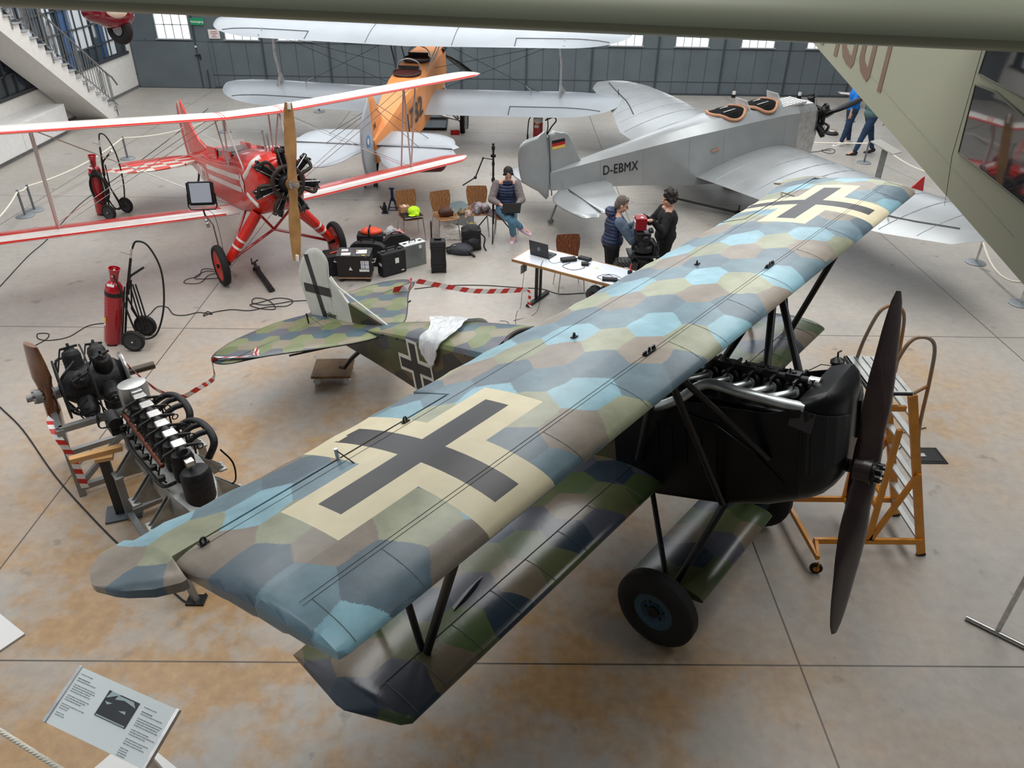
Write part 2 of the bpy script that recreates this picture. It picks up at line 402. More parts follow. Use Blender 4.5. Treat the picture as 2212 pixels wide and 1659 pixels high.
# ceiling with skylight openings and side walls
c=MB()
for x in (-10.9,-3.75,3.75,12.1): c.box((x,12.5,10.6),(3.9 if abs(x)<4 else (3.2 if x<0 else 5.2),29,.2))
struct(c.build('ceiling',CEIL,smooth=False))
WG=mat('wall_grey',srgb(120,122,122),.8)
struct(MB().box((15.8,13,5.3),(.2,30,10.6)).build('wall_right',WG,smooth=False))
struct(MB().box((1.7,-2.4,5.3),(28,.2,10.6)).build('wall_front',mat('wall_dark',srgb(84,86,88),.8),smooth=False))
# ------------------------------------------------------------ staircase
def stairs():
    x0,x1=WX+.12,-11.15; n=22; y0=23.0; run=.265; rise=.19
    t=thing('staircase','white staircase climbing along the left wall with thin steel railing','stairs',(0,0,0))
    # side profile polygon (y,z)
    prof=[]
    for i in range(n): prof+=[(y0-run*i,rise*i),(y0-run*i,rise*(i+1))]
    prof.append((y0-run*n,rise*n)); prof.append((y0-run*n,rise*n-.42)); prof.append((y0-.62,0))
    b=MB(); k=len(prof); a0=b.pts([(x1,y,z) for y,z in prof]); a1=b.pts([(x0,y,z) for y,z in prof])
    for i in range(k): j=(i+1)%k; b.face((a0+i,a0+j,a1+j,a1+i))
    # sides as quads per step
    for a in (a0,a1):
        for i in range(n):
            yb=y0-run*i; yn=y0-run*(i+1)
        b.face([a+i for i in range(k)])
    b.build('stair_flight',PLAST,t,smooth=False)
    tr=MB()
    for i in range(n): tr.box(((x0+x1)/2+.02,y0-run*(i+.5)+.01,rise*(i+1)+.008),(x1-x0+.05,run+.03,.022))
    tr.build('treads',mat('tread_grey',srgb(165,165,165),.6),t,smooth=False)
    r=MB(); X=x1-.03
    zof=lambda y:(y0-y)/run*rise+.1
    r.tube([(X,y0+.35,.75),(X,y0+.12,1.0),(X,y0-.1,1.12)]+[(X,y0-5.6,zof(y0-5.6)+1.0)],.024,8)
    r.build('handrail',GREYM,t)
    r=MB(); r.tube([(X,y0+.1,.25),(X,y0-5.6,zof(y0-5.6)+.15)],.014,6)
    for i in range(42):
        y=y0-.05-.135*i
        if i%7 in (3,4):   # ornamental panel
            yc=y; r.tube([(X,yc,zof(yc)+.2),(X,yc+.05,zof(yc)+.35),(X,yc+.05,zof(yc)+.75),(X,yc,zof(yc)+.9)],.009,5); r.tube([(X,yc,zof(yc)+.2),(X,yc-.05,zof(yc)+.35),(X,yc-.05,zof(yc)+.75),(X,yc,zof(yc)+.9)],.009,5)
        r.tube([(X,y,zof(y)+.12),(X,y,zof(y)+1.0)],.009,5)
    r.build('balusters',GREYM,t)
    for i in range(5):
        y=y0-.12-1.3*i; MB().tube([(X+.05,y,zof(y)-.22),(X+.05,y,zof(y)+.1),(X,y,zof(y)+.15),(X,y,zof(y)+1)],.016,6).build('post',GREYM,t)
stairs()
# ------------------------------------------------------------ camouflage biplane
def camo(name,cols,sx,sy,plane='xy',soft=.012,mott=.25,rough=.38,wob=.05,n=5):
    g=G(name); p=g.tc.outputs['Object']; X,Y,Z=g.sep(p)
    q=g.comb(X,Y,0.) if plane=='xy' else g.comb(X,Z,0.)
    nz=g.v('SUBTRACT',g.noise(p,1.7,2,.5,'Color'),(.5,.5,.5)); q=g.v('ADD',q,g.v('SCALE',nz,c=wob*2))
    nf=g.v('SUBTRACT',g.noise(p,170,1,.5,'Color'),(.5,.5,.5)); q=g.v('ADD',q,g.v('SCALE',nf,c=soft*2))
    q=g.v('MULTIPLY',q,(1/sx,1/sy,0)); s=(1,1.7320508,1)
    def md(v): return g.v('MULTIPLY',g.v('SUBTRACT',g.v('FRACTION',g.v('DIVIDE',v,s)),(.5,.5,0)),s)
    a=md(q); b=md(g.v('SUBTRACT',q,(.5,.8660254,0)))
    f=g.m('LESS_THAN',g.v('DOT_PRODUCT',a,a),g.v('DOT_PRODUCT',b,b))
    gv=g.v('ADD',g.v('SCALE',a,c=f),g.v('SCALE',b,c=g.m('SUBTRACT',1.,f)))
    idv=g.v('FLOOR',g.v('ADD',g.v('DIVIDE',g.v('SUBTRACT',q,gv),(.5,.8660254,1)),(.5,.5,.5)))
    A,B,_=g.sep(idv)
    k=g.m('ADD',A,g.m('MULTIPLY',B,2.)); k=g.m('FLOORED_MODULO',k,5.)
    k=g.m('DIVIDE',g.m('ADD',k,.5),5.)
    col=g.ramp(k,[(i/5,c) for i,c in enumerate(cols)],True)
    mt=g.noise(p,5,5,.6); col=g.mix(1.,col,g.ramp(mt,[(.3,(1-mott,)*3),(.7,(1+mott*.6,)*3)]),'MULTIPLY')
    # per-lozenge shift in lightness
    wn=g.N.new('ShaderNodeTexWhiteNoise'); wn.noise_dimensions='2D'; g.L.new(idv,wn.inputs['Vector'])
    col=g.mix(1.,col,g.ramp(wn.outputs['Value'],[(0,(.86,.86,.86)),(1,(1.08,1.08,1.08))]),'MULTIPLY')
    g.L.new(col,g.P.inputs['Base Color']); g.P.inputs['Roughness'].default_value=rough
    g.bump(g.noise(p,12,4,.6),.10,.01)
    return g.M
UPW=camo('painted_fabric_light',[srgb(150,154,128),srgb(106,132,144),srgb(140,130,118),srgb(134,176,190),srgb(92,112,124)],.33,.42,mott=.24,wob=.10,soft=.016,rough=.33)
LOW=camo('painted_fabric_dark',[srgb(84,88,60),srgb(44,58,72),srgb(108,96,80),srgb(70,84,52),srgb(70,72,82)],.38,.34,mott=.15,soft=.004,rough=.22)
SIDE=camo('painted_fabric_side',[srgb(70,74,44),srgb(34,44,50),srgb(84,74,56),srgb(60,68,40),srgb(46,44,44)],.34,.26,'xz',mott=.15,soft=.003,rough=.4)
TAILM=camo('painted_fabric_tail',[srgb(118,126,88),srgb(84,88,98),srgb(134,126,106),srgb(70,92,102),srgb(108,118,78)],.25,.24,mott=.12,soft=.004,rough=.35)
CREAM=mat('cream_paint',srgb(214,204,172),.42,var=.05,vscale=6)
CBLK=mat('cross_black',srgb(44,44,48),.4,var=.12,vscale=5)
COWL=mat('black_cowling',(.0045,.0045,.006),.33,var=.3,vscale=6,bump=.05,bscale=9,spec=.3)
PW=mat('pure_white',srgb(205,206,200),.5,var=.05)
# hull of the airframe
UX,UR,UZ=-.83,-2.38,1.08     # upper wing leading edge, trailing edge, chord plane
UT=.118
ut=lambda y:UT if abs(y)<3.93 else max(.012,UT*math.sqrt(max(0,1-((abs(y)-3.93)/.225)**2)))
def camo_plane():
    P=pose((2.71,4.529,1.766),-.695,.176)
    t=thing('camouflage_biplane','large biplane in green, brown and blue lozenge camouflage with black crosses in front','aircraft',P['loc'],P['rot'])
    us=[0,.006,.02,.045,.08,.12,.17,.23,.3,.36,.42,.5,.58,.66,.72,.77,.83,.9,.96,1.]
    te_=lambda y:interp([(-4.2,-2.38),(-1.5,-2.36),(-.6,-2.30),(1.,-2.25),(2.6,-2.24),(4.2,-2.32)],y)
    rear=lambda y:(te_(y)+.03*abs(math.sin(PI*y/.36))) if abs(y)<2.2 else -1.965
    # cross: measured on the wing, centred at y=+-2.8
    cy_=2.85
    xs_all=sorted({UX-(UX+2.42)*0}) 
    def crossmat(y,x,up):
        if not up: return 0
        a=abs(abs(y)-cy_)
        bl=(a<.095 and -2.24<x<-.93) or (-1.645<x<-1.455 and a<.65)
        wh=a<.265 or (-1.78<x<-1.30 and a<.79)
        return 2 if bl else (1 if wh else 0)
    xcut=[-.72,-.785,-.70+0,-1.13,-1.285,-1.515,-1.67,-2.02,-2.10,-.78]
    base=[UX-(UX-UR)*u for u in us]
    X=sorted(set([round(v,3) for v in base]+[-.93,-1.30,-1.455,-1.645,-1.78]),reverse=True)
    ycut=[cy_+s*a for s in (-1,1) for a in (.095,.265,.65,.79)]
    Y=sorted(set([round(v,3) for v in frange(0,3.9,43)]+[round(v,3) for v in ycut]+[3.9,3.95,4.0,4.04,4.06,4.08,4.10,4.12,4.14,4.15])); Y=sorted(set([-y for y in Y]+Y))
    def patch(name,Ys,Xs,xlim,parent):
        """piece of the upper wing between xlim(y)=(front,rear)"""
        b=MB(); n=len(Xs); U=[];L=[]
        for y in Ys:
            f,r=xlim(y); u_=[];l_=[]
            for x0 in Xs:
                x=min(f,max(r,x0)); q=min(max((UX-x)/(UX-UR),0),1); c=UX-UR
                fr=UX-f if f<UX else 0
                th=naca(q,ut(y))*c; cm=.038*c*4*q*(1-q)+.028*q
                # round the nose of a clipped tip
                k=min(1,math.sqrt(max(0,(f-x+.004)/.05))) if f<UX-.02 else 1
                u_.append((x,y,UZ+cm+th*k+.003)); l_.append((x,y,UZ+cm*.6-th*.5*k-.003))
            U.append(b.pts(u_)); L.append(b.pts(l_))
        for i in range(len(Ys)-1):
            for j in range(n-1):
                xm=.5*(min(xlim(Ys[i])[0],max(xlim(Ys[i])[1],Xs[j]))+min(xlim(Ys[i])[0],max(xlim(Ys[i])[1],Xs[j+1]))); ym=.5*(Ys[i]+Ys[i+1])
                b.face((U[i]+j,U[i+1]+j,U[i+1]+j+1,U[i]+j+1),crossmat(ym,xm,True)); b.face((L[i]+j,L[i]+j+1,L[i+1]+j+1,L[i+1]+j),0)
            b.face((U[i],L[i],L[i+1],U[i+1]),0); b.face((U[i]+n-1,U[i+1]+n-1,L[i+1]+n-1,L[i]+n-1),0)
        for e in (0,-1):
            for j in range(n-1): b.face((U[e]+j,U[e]+j+1,L[e]+j+1,L[e]+j),0)
        return b
    def mainlim(y):
        a=abs(y); f=UX if a<4.04 else UX-.02-1.05*((a-4.04)/.11)**1.3; return (max(f,-1.9),rear(y))
    b=patch('upper_wing',Y,X,mainlim,t)
    # merge degenerate slivers
    o=b.build('upper_wing',[UPW,CREAM,CBLK],t,ang=50)
    # ailerons with balance horns
    for s in (-1,1):
        Ya=[v for v in frange(2.22,4.12,24)]+[round(v,3) for v in ycut if v>2.25]+[4.14,4.17]; Ya=sorted(set(Ya+[4.20,4.25,4.30,4.34,4.38,4.41,4.43,4.445]))
        def lim(y):
            a=abs(y)
            if a<4.155: return (-1.985,te_(y)+.03*abs(math.sin(PI*a/.36))-.10*max(0,min(1,(a-3.2)/.9)))
            f=interp([(4.155,-1.985),(4.16,-1.80),(4.20,-1.80),(4.30,-1.88),(4.40,-2.03),(4.445,-2.2)],a); r=interp([(4.155,-2.50),(4.30,-2.50),(4.40,-2.40),(4.445,-2.24)],a); return (f,r)
        Xa=[-1.80,-1.84,-1.9,-1.95,-1.985,-2.03,-2.08,-2.12,-2.16,-2.2,-2.24,-2.3,-2.36,-2.42,-2.5]
        bb=MB(); YY=sorted([s*y for y in Ya]); U=[];L=[]; n=len(Xa)
        for y in YY:
            f,r=lim(y); u_=[];l_=[]
            for k in range(n):
                w_=k/(n-1); x=f+(r-f)*w_; q=min(max((UX-x)/(UX-UR),0),1); th=naca(q,UT)*1.55 if abs(y)<4.155 else naca(q,.1)*1.0*min(1,math.sqrt(max(.0,(4.46-abs(y))/.12)))*math.sqrt(max(0.02,min(1,w_*6)))
                z=UZ+.038*1.55*4*q*(1-q)+.028*q; u_.append((x,y,z+th+.003)); l_.append((x,y,z*.5+UZ*.5-th*.5-.003))
            U.append(bb.pts(u_)); L.append(bb.pts(l_))
        for i in range(len(YY)-1):
            for k in range(n-1):
                ym=.5*(YY[i]+YY[i+1]); f,r=lim(ym); xm=f+(r-f)*(k+.5)/(n-1)
                bb.face((U[i]+k,U[i+1]+k,U[i+1]+k+1,U[i]+k+1),crossmat(ym,xm,True)); bb.face((L[i]+k,L[i]+k+1,L[i+1]+k+1,L[i+1]+k),0)
            bb.face((U[i],L[i],L[i+1],U[i+1]),0); bb.face((U[i]+n-1,U[i+1]+n-1,L[i+1]+n-1,L[i]+n-1),0)
        for e in (0,-1):
            for k in range(n-1): bb.face((U[e]+k,U[e]+k+1,L[e]+k+1,L[e]+k),0)
        a_=bb.build('aileron',[UPW,CREAM,CBLK],t,ang=50)
        MB().tube([(-1.97,s*3.12,1.12),(-1.97,s*3.12,1.27)],.012,6).build('control_horn',ALU,a_)
        MB().tube([(-1.97,s*3.12,1.26),(-1.75,s*3.12,1.20)],.004,5).build('control_cable',BLK,a_)
    zt=lambda x:UZ+(lambda q:.038*1.55*4*q*(1-q)+.028*q+naca(q,UT)*1.55)(min(max((UX-x)/1.55,0),1))+.004
    # seams and rib tapes pressed into the fabric
    sm=MB()
    for x in (-1.10,-1.125,-1.90):
        sm.tube([(x,y,zt(x)) for y in frange(-4.0,4.0,40)],.0014,4)
    for y in (-3.95,-3.55,-2.32,-1.62,-.9,-.55,.0,.62,1.35,2.05,3.5,3.95):
        sm.tube([(x,y,zt(x)) for x in (-.835,-.85,-.88,-.93,-1.0,-1.10)],.002,4)
    sm.build('wing_seam',mat('seam_dark',srgb(98,102,98),.6),t)
    FIT=mat('fitting_steel',(.03,.03,.032),.4,.6)
    for x,y in ((-1.12,-1.12),(-1.12,.83),(-1.72,-1.15),(-1.68,.62),(-1.94,-2.62),(-1.92,-4.0)):
        b=MB(); z=zt(x); b.box((x,y,z+.006),(.035,.13 if x>-1.3 else .05,.008)); b.torus((x,y,z+.018),.016,.006,(1,.3,0),14,6)
        if x>-1.3:
            for k in (-.065,-.045,.045,.065): b.cyl((x,y+k,z),(x,y+k,z+.028),.009,6)
        b.build('wing_fitting',FIT,t)
    # lower wing
    LX,LR,LZ=-1.50,-2.64,-.40
    tp=[(0,LX),(3.2,LX),(3.36,LX-.04),(3.46,LX-.16),(3.50,LX-.32)]; te=[(0,LR),(3.3,LR),(3.42,LR+.02),(3.5,LR+.06)]
    mid=lambda y:-.0
    ys=frange(.36,3.2,24)+[3.28,3.33,3.36,3.385,3.41,3.44,3.48,3.52,3.54]
    for s in (1,-1):
        b=MB(); yy=[s*y for y in ys] if s>0 else [-y for y in reversed(ys)]
        xf=lambda y:interp([(0,LX),(3.36,LX),(3.41,LX-.05),(3.54,LX-.44)],abs(y)); xr=lambda y:interp([(0,LR),(3.44,LR),(3.54,LR+.62)],abs(y))+.02*abs(math.sin(PI*y/.36))
        tt=lambda y:.125*math.sqrt(max(.03,1-max(0,(abs(y)-3.22)/.33)**2))
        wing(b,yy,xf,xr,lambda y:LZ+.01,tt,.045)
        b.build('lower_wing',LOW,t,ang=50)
    zl=lambda x:LZ+.014+(lambda q:.045*1.14*4*q*(1-q)+naca(q,.125)*1.14)(min(max((LX-x)/1.14,0),1))
    sm=MB()
    for s in (1,-1):
        for x in (-1.79,-2.3): sm.tube([(x,s*y,zl(x)) for y in frange(.4,3.35,14)],.003,4)
        for y in (.7,1.1,1.5,1.9,2.3,2.7,3.05,3.3): sm.tube([(x,s*y,zl(x)) for x in (-1.51,-1.53,-1.58,-1.65,-1.79)],.0025,4)
    sm.build('wing_seam',MATS['seam_dark'],t)
    # torn flap of fabric on the near lower wing
    b=MB(); P_=[(-1.93,-2.22),(-1.90,-2.32),(-1.875,-2.45),(-1.86,-2.60),(-1.89,-2.58),(-1.925,-2.40)]
    b0=b.pts([(x,y,zl(x)+.004+(.02 if i in(1,2) else .0)) for i,(x,y) in enumerate(P_)]); b.face([b0+i for i in range(6)]); b0=b.pts([(x,y,zl(x)-.001) for x,y in P_]); b.face([b0+i for i in range(6)][::-1])
    b.build('torn_fabric',mat('torn_grey',srgb(122,126,132),.3),t)
    # fuselage
    def fring(x,hw,zb,ztp,cr,lift=0):
        pts=[(x,-hw,zb),(x,hw,zb),(x,hw,(zb+ztp)/2),(x,hw,ztp)]
        for k in range(1,8): a=PI*k/8; pts.append((x,hw*math.cos(a),ztp+cr*math.sin(a)))
        pts+=[(x,-hw,ztp),(x,-hw,(zb+ztp)/2)]; return pts
    b=MB(); secs=[(-1.62,.41,-.50,.44,.17),(-2.0,.41,-.50,.44,.17),(-2.5,.41,-.49,.44,.16),(-2.95,.41,-.47,.43,.14)]
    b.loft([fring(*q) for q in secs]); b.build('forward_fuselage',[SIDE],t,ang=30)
    b=MB(); secs=[(-3.34,.405,-.44,.425,.135),(-3.46,.40,-.43,.42,.13),(-3.9,.36,-.37,.40,.12),(-4.5,.28,-.28,.36,.10),(-5.1,.19,-.19,.31,.06),(-5.6,.12,-.12,.26,.03),(-6.22,.04,-.04,.21,.012)]
    k=13; 
    b.loft([fring(*q) for q in secs])
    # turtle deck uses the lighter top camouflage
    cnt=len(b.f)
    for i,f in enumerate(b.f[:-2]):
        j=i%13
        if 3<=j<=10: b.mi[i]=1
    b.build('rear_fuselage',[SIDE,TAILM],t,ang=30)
    # cockpit well between them
    b=MB(); 
    for s in (-1,1): b.box((-3.2,s*.395,-.01),(.52,.02,.88))
    b.box((-3.2,0,-.44),(.52,.8,.02)); b.build('cockpit_side',SIDE,t,smooth=False)
    b=MB(); ring=[(-3.13+.22*math.cos(a),.31*math.sin(a),.45+.11*abs(math.cos(a*1))**1*.0+.12*math.sqrt(max(0,1-(.9*math.sin(a))**2))-.02) for a in [2*PI*k/28 for k in range(29)]]
    b.tube(ring,.026,8,cap=False); b.build('cockpit_coaming',mat('dark_leather',srgb(52,44,46),.5,bump=.3),t)
    b=MB(); b.box((-3.3,0,-.05),(.32,.4,.05)); b.box((-3.44,0,.15),(.05,.4,.4)); b.build('pilot_seat',mat('seat_leather',srgb(70,50,38),.6),t,bevel=.02)
    # cowling
    def cring(x,hw,zb,zt_,r):
        pts=[]
        for cx_,cz_,a0 in ((hw-r,zb+r,-PI/2),(hw-r*.5,zt_-r*.5,0),(-hw+r*.5,zt_-r*.5,PI/2),(-hw+r,zb+r,PI)):
            rr=r if a0 in(-PI/2,PI) else r*.5
            for k in range(5): a=a0+PI/2*k/4; pts.append((x,cx_+rr*math.cos(a),cz_+rr*math.sin(a)))
        return pts
    # open-topped tub: side/bottom shell
    def tub(x,hw,zb,zt_,r):
        pts=[(x,-hw,zt_)]
        for k in range(7): a=PI+PI/2*k/6; pts.append((x,-hw+r+r*math.cos(a),zb+r+r*math.sin(a)))
        for k in range(7): a=-PI/2+PI/2*k/6; pts.append((x,hw-r+r*math.cos(a),zb+r+r*math.sin(a)))
        pts.append((x,hw,zt_)); return pts
    secs=[(-1.95,.415,-.52,.46,.05),(-1.55,.415,-.52,.46,.06),(-1.0,.41,-.44,.49,.10),(-.6,.40,-.34,.52,.14),(-.36,.385,-.24,.60,.18)]
    b=MB(); outer=[tub(*q) for q in secs]; inner=[[(x,y*.965,z+.015 if i not in(0,15) else z) for i,(x,y,z) in enumerate(r_)] for r_ in outer]
    loop=[o_+i_[::-1] for o_,i_ in zip(outer,inner)]
    b.loft(loop); b.build('engine_cowling',COWL,t,ang=30)
    b=MB(); b.loft([cring(-.40,.385,-.26,.64,.18),cring(-.30,.37,-.22,.69,.19),cring(-.22,.33,-.17,.72,.18),cring(-.165,.27,-.11,.70,.16),cring(-.13,.19,-.05,.66,.12),cring(-.115,.10,.0,.60,.08)]); b.build('nose_cap',COWL,t,ang=40)
    g=G('radiator_mesh'); X,Y,Z=g.sep(g.tc.outputs['Object']); h=g.m('MULTIPLY',g.m('SINE',g.m('MULTIPLY',Y,420.)),g.m('SINE',g.m('MULTIPLY',Z,420.))); g.L.new(g.ramp(h,[(.3,(.006,.007,.008)),(.7,(.05,.06,.065))]),g.P.inputs['Base Color']); g.P.inputs['Roughness'].default_value=.5; g.P.inputs['Metallic'].default_value=.5
    b=MB(); PL=[(-.335,.385),(-.27,.372),(-.20,.325),(-.150,.262),(-.118,.185),(-.108,.12)]
    for sg in (-1,1):
        o_=[];i_=[]
        for k,(x,y) in enumerate(PL): zt_=.60-.02*k; o_.append([(x+.012,sg*(y+.006),.06+.025*k),(x+.012,sg*(y+.006),zt_),(x-.01,sg*(y-.012),zt_),(x-.01,sg*(y-.012),.06+.025*k)])
        b.loft(o_)
    b.build('radiator',g.M,t,smooth=False)
    b=MB(); b.prism([(0,0),(.17,-.02),(.15,-.17),(-.02,-.14)],0,.012,Matrix.Translation((-.42,-.36,.60))@Matrix(((1,0,0,0),(0,.2,-.98,0),(0,.98,.2,0),(0,0,0,1)))); b.build('cowl_flap',mat('dark_sheet',srgb(52,48,50),.3,.3),t)
    # louvres and access hatch edge
    b=MB()
    for k in range(5): b.box((-1.0-.13*k,-.418,.05),(.02,.012,.34))
    b.tube([(-1.35,-.42,.40),(-1.0,-.42,.34),(-.7,-.415,.18),(-.45,-.40,-.05)],.006,6); b.build('cowl_louvre',COWL,t)
    # engine
    e=MB(); ES=mat('engine_black',(.018,.018,.02),.35,.3,var=.4,vscale=30)
    e.box((-1.0,0,.28),(1.2,.34,.3)).box((-1.0,0,.12),(1.3,.5,.2)); eo=e.build('engine_block',ES,t,bevel=.02)
    for k in range(6):
        x=-.56-.175*k; c=MB(); c.lathe([(.07,.38),(.075,.42),(.075,.56),(.06,.59),(.02,.60)],(x,0,0),n=14); c.build('cylinder',ES,eo)
        c=MB(); c.box((x,0,.655),(.11,.085,.07)).cyl((x,0,.60),(x,0,.70),.02,8); c.cyl((x-.03,0,.66),(x-.03,0,.72),.008,6)
        c.box((x+.045,-.07,.66),(.02,.12,.022)).box((x+.045,.07,.66),(.02,.12,.022)); c.torus((x+.05,-.13,.64),.022,.005,(1,.2,0),12,6); c.torus((x+.05,.10,.655),.016,.005,(1,0,.2),12,6); c.build('rocker_box',ES,eo,bevel=.004)
    MB().cyl((-.42,0,.645),(-1.55,0,.645),.03,12).build('camshaft',ES,eo)
    MB().cyl((-.44,0,.64),(-.36,0,.64),.045,12).cyl((-.41,-.03,.60),(-.41,-.03,.68),.02,8).build('camshaft_end',STEEL,eo)
    EX=mat('exhaust_steel',(.42,.45,.45),.33,.9,var=.2,vscale=6)
    b=MB(); b.tube(spline([(-.34,-.335,.595),(-.55,-.34,.60),(-.83,-.34,.615),(-1.06,-.34,.635),(-1.18,-.36,.59),(-1.32,-.42,.48),(-1.55,-.45,.38),(-2.0,-.46,.34)],6),.043,14)
    for k in range(6):
        x=-.52-.175*k; b.tube(spline([(x,-.10,.58),(x-.02,-.2,.60),(x-.08,-.30,.612),(x-.14,-.34,.61)],5),.032,12); b.cyl((x,-.10,.58),(x,-.118,.585),.046,12)
    b.build('exhaust_pipe',EX,t)
    b=MB(); b.lathe([(.045,.30),(.045,.58),(.055,.585),(.055,.61),(.03,.63),(.012,.64)],(-.41,.5,0),n=14); b.tube([(-.41,.5,.63),(-.41,.5,.68),(-.39,.52,.69)],.008,6); b.tube([(-.41,.45,.58),(-.5,.40,.60),(-.62,.36,.52)],.004,5); b.tube([(-.41,.5,.32),(-.45,.38,.2)],.02,6); b.build('grease_pump',ES,t)
    # propeller
    def blade(b,R,ph,x0,chord,root,n=18,thick=.02,sq=False):
        for s in (1,-1):
            rings=[]
            for i in range(n+1):
                r=.02+(R-.02)*i/n; f=i/n
                c=interp([(0,root),(.10,root*1.02),(.2,chord*.72),(.35,chord*.95),(.55,chord),(.8,chord*.82),(.93,chord*(.7 if sq else .6)),(.98,chord*(.62 if sq else .42)),(1,chord*(.55 if sq else .25))],f); th=interp([(0,.07),(.12,.06),(.25,.034),(.6,.018),(1,.006)],f)
                be=math.radians(interp([(0,62),(.15,55),(.35,38),(.6,25),(1,16)],f))*s
                rad=Vector((0,s*math.sin(ph),s*math.cos(ph))); tang=Vector((0,math.cos(ph),-math.sin(ph))); ax=Vector((1,0,0))
                cd_=tang*math.cos(be)+ax*math.sin(be)*s*-1*-1; nd=rad.cross(cd_).normalized()
                q=[]
                for j in range(14):
                    a=2*PI*j/14; q.append(Vector((x0,0,0))+rad*r+cd_*(c/2*math.cos(a))+nd*(th*math.sin(a)))
                rings.append(q)
            b.loft(rings)
        return b
    global make_blade; make_blade=blade
    DW=mat('dark_walnut',srgb(46,32,30),.3,coat=.35,var=.25,vscale=5)
    b=blade(MB(),1.335,.335,.0,.26,.20); b.cyl((-.06,0,0),(.06,0,0),.11,24); po=b.build('propeller',DW,t)
    b=MB(); b.cyl((.05,0,0),(.085,0,0),.085,20)
    for k in range(8): a=2*PI*k/8; b.cyl((.08,.066*math.cos(a),.066*math.sin(a)),(.125,.066*math.cos(a),.066*math.sin(a)),.012,6)
    b.cyl((.08,0,0),(.12,0,0),.022,10); b.cyl((-.16,0,0),(-.05,0,0),.05,14); b.cyl((-.3,0,0),(-.1,0,0),.05,14); b.build('propeller_hub',BLK,po)
    # struts
    def strut(name,a,c,w_=.034,w2=.02):
        MB().tube([a,c],w_,10,sx=w2/w_,up=(1,0,0)).build(name,BLK,t)
    for s in (-1,1):
        B=(-1.79,s*2.97,-.36); strut('interplane_strut',B,(-1.10,s*2.97,1.06)); strut('interplane_strut',B,(-1.93,s*2.97,1.06)); strut('interplane_strut',(-2.3,s*2.97,-.36),(-1.95,s*2.97,1.06))
        strut('cabane_strut',(-.58,s*.40,.14),(-1.10,s*1.0*.95,1.06)); strut('cabane_strut',(-.95,s*.40,-.40) if s<0 else (-.95,.41,.45),(-1.12,s*.95,1.06)); strut('cabane_strut',(-1.72,s*.42,-.20),(-1.12,s*1.0,1.06))
        strut('landing_gear_strut',(-.93,s*.38,-.38),(-1.22,s*.78,-1.14),.032,.016); strut('landing_gear_strut',(-1.62,s*.38,-.50),(-1.26,s*.78,-1.14),.026,.016)
    # axle wing
    b=MB(); wing(b,[-.70,-.69]+frange(-.66,.66,10)+[.69,.70],lambda y:-.98,lambda y:-1.70,lambda y:-1.22,lambda y:.17 if abs(y)<.69 else .15,.04); b.build('axle_wing',LOW,t,ang=45)
    MB().cyl((-1.26,-.98,-1.20),(-1.26,.98,-1.20),.03,10).build('axle',BLK,t)
    HUBB=mat('hub_blue',srgb(52,82,98),.5,var=.2)
    for s in (-1,1):
        c=(-1.26,s*.968,-1.203); wo=MB().lathe([(.17,-.06),(.20,-.085),(.26,-.09),(.33,-.075),(.357,-.045),(.36,0),(.357,.045),(.33,.075),(.26,.09),(.20,.085),(.17,.06),(.17,-.06)],c,(0,1,0),36,cap=False).build('wheel',RUB,t)
        MB().lathe([(.001,-.05*1),(.06,-.05),(.07,-.03),(.10,-.035),(.12,-.065),(.165,-.065),(.195,-.07),(.2,-.05),(.2,.05),(.195,.07),(.165,.065),(.12,.065),(.1,.035),(.07,.03),(.06,.05),(.001,.05)],c,(0,1,0),32).build('wheel_rim',HUBB,wo)
        b=MB(); b.cyl((c[0],c[1]-.07,c[2]),(c[0],c[1]+.07,c[2]),.055,16)
        for k in range(6): a=2*PI*k/6; b.cyl((c[0]+.085*math.cos(a),c[1]-.045,c[2]+.085*math.sin(a)),(c[0]+.085*math.cos(a),c[1]+.045,c[2]+.085*math.sin(a)),.01,6)
        b.build('wheel_hub',BLK,wo)
    # tail
    tp=[(-5.30,.02),(-5.45,.40),(-6.15,1.10),(-6.38,1.42),(-6.55,1.51),(-6.74,1.47),(-6.9,1.30),(-7.03,.95),(-7.03,.40),(-6.9,.06)]
    out=tp+[(x,-y) for x,y in reversed(tp)]
    o2=spline([(x,y,0) for x,y in out],4,True); b=MB(); n=len(o2); zz=.235
    lv=[(.0,.985,-.004),(.012,1.,.0),(.0,.985,.012),(.0,.90,.026),(0,.6,.034)]
    rings=[]
    for dz,sc,h in ((0,.6,-.02),(0,.985,-.010),(0,1.,.0),(0,.985,.010),(0,.9,.020),(0,.5,.03)):
        rings.append([(-6.35+(p.x+6.35)*sc,p.y*sc,zz+h) for p in o2])
    b.loft(rings); b.build('tailplane',TAILM,t,ang=40)
    MB().tube([(p.x,p.y,zz) for p in o2]+[(o2[0].x,o2[0].y,zz)],.008,6,cap=False).build('tailplane_edge',BLK,t)
    # elevator hinge line, control horns
    MB().tube([(-6.44,-1.42,zz+.026),(-6.44,-.1,zz+.032)],.004,4).tube([(-6.44,1.42,zz+.026),(-6.44,.1,zz+.032)],.004,4).build('hinge_line',MATS['seam_dark'],t)
    for s in (-1,1): MB().tube([(-6.50,s*.26,zz),(-6.50,s*.26,zz+.16)],.01,6).tube([(-6.5,s*.26,zz+.15),(-6.2,s*.26,zz+.03)],.003,4).build('elevator_horn',BLK,t)
    for s in (-1,1): MB().tube([(-5.95,s*.95,zz-.02),(-6.15,s*.06,-.03)],.012,6,sx=.6).build('tail_strut',BLK,t)
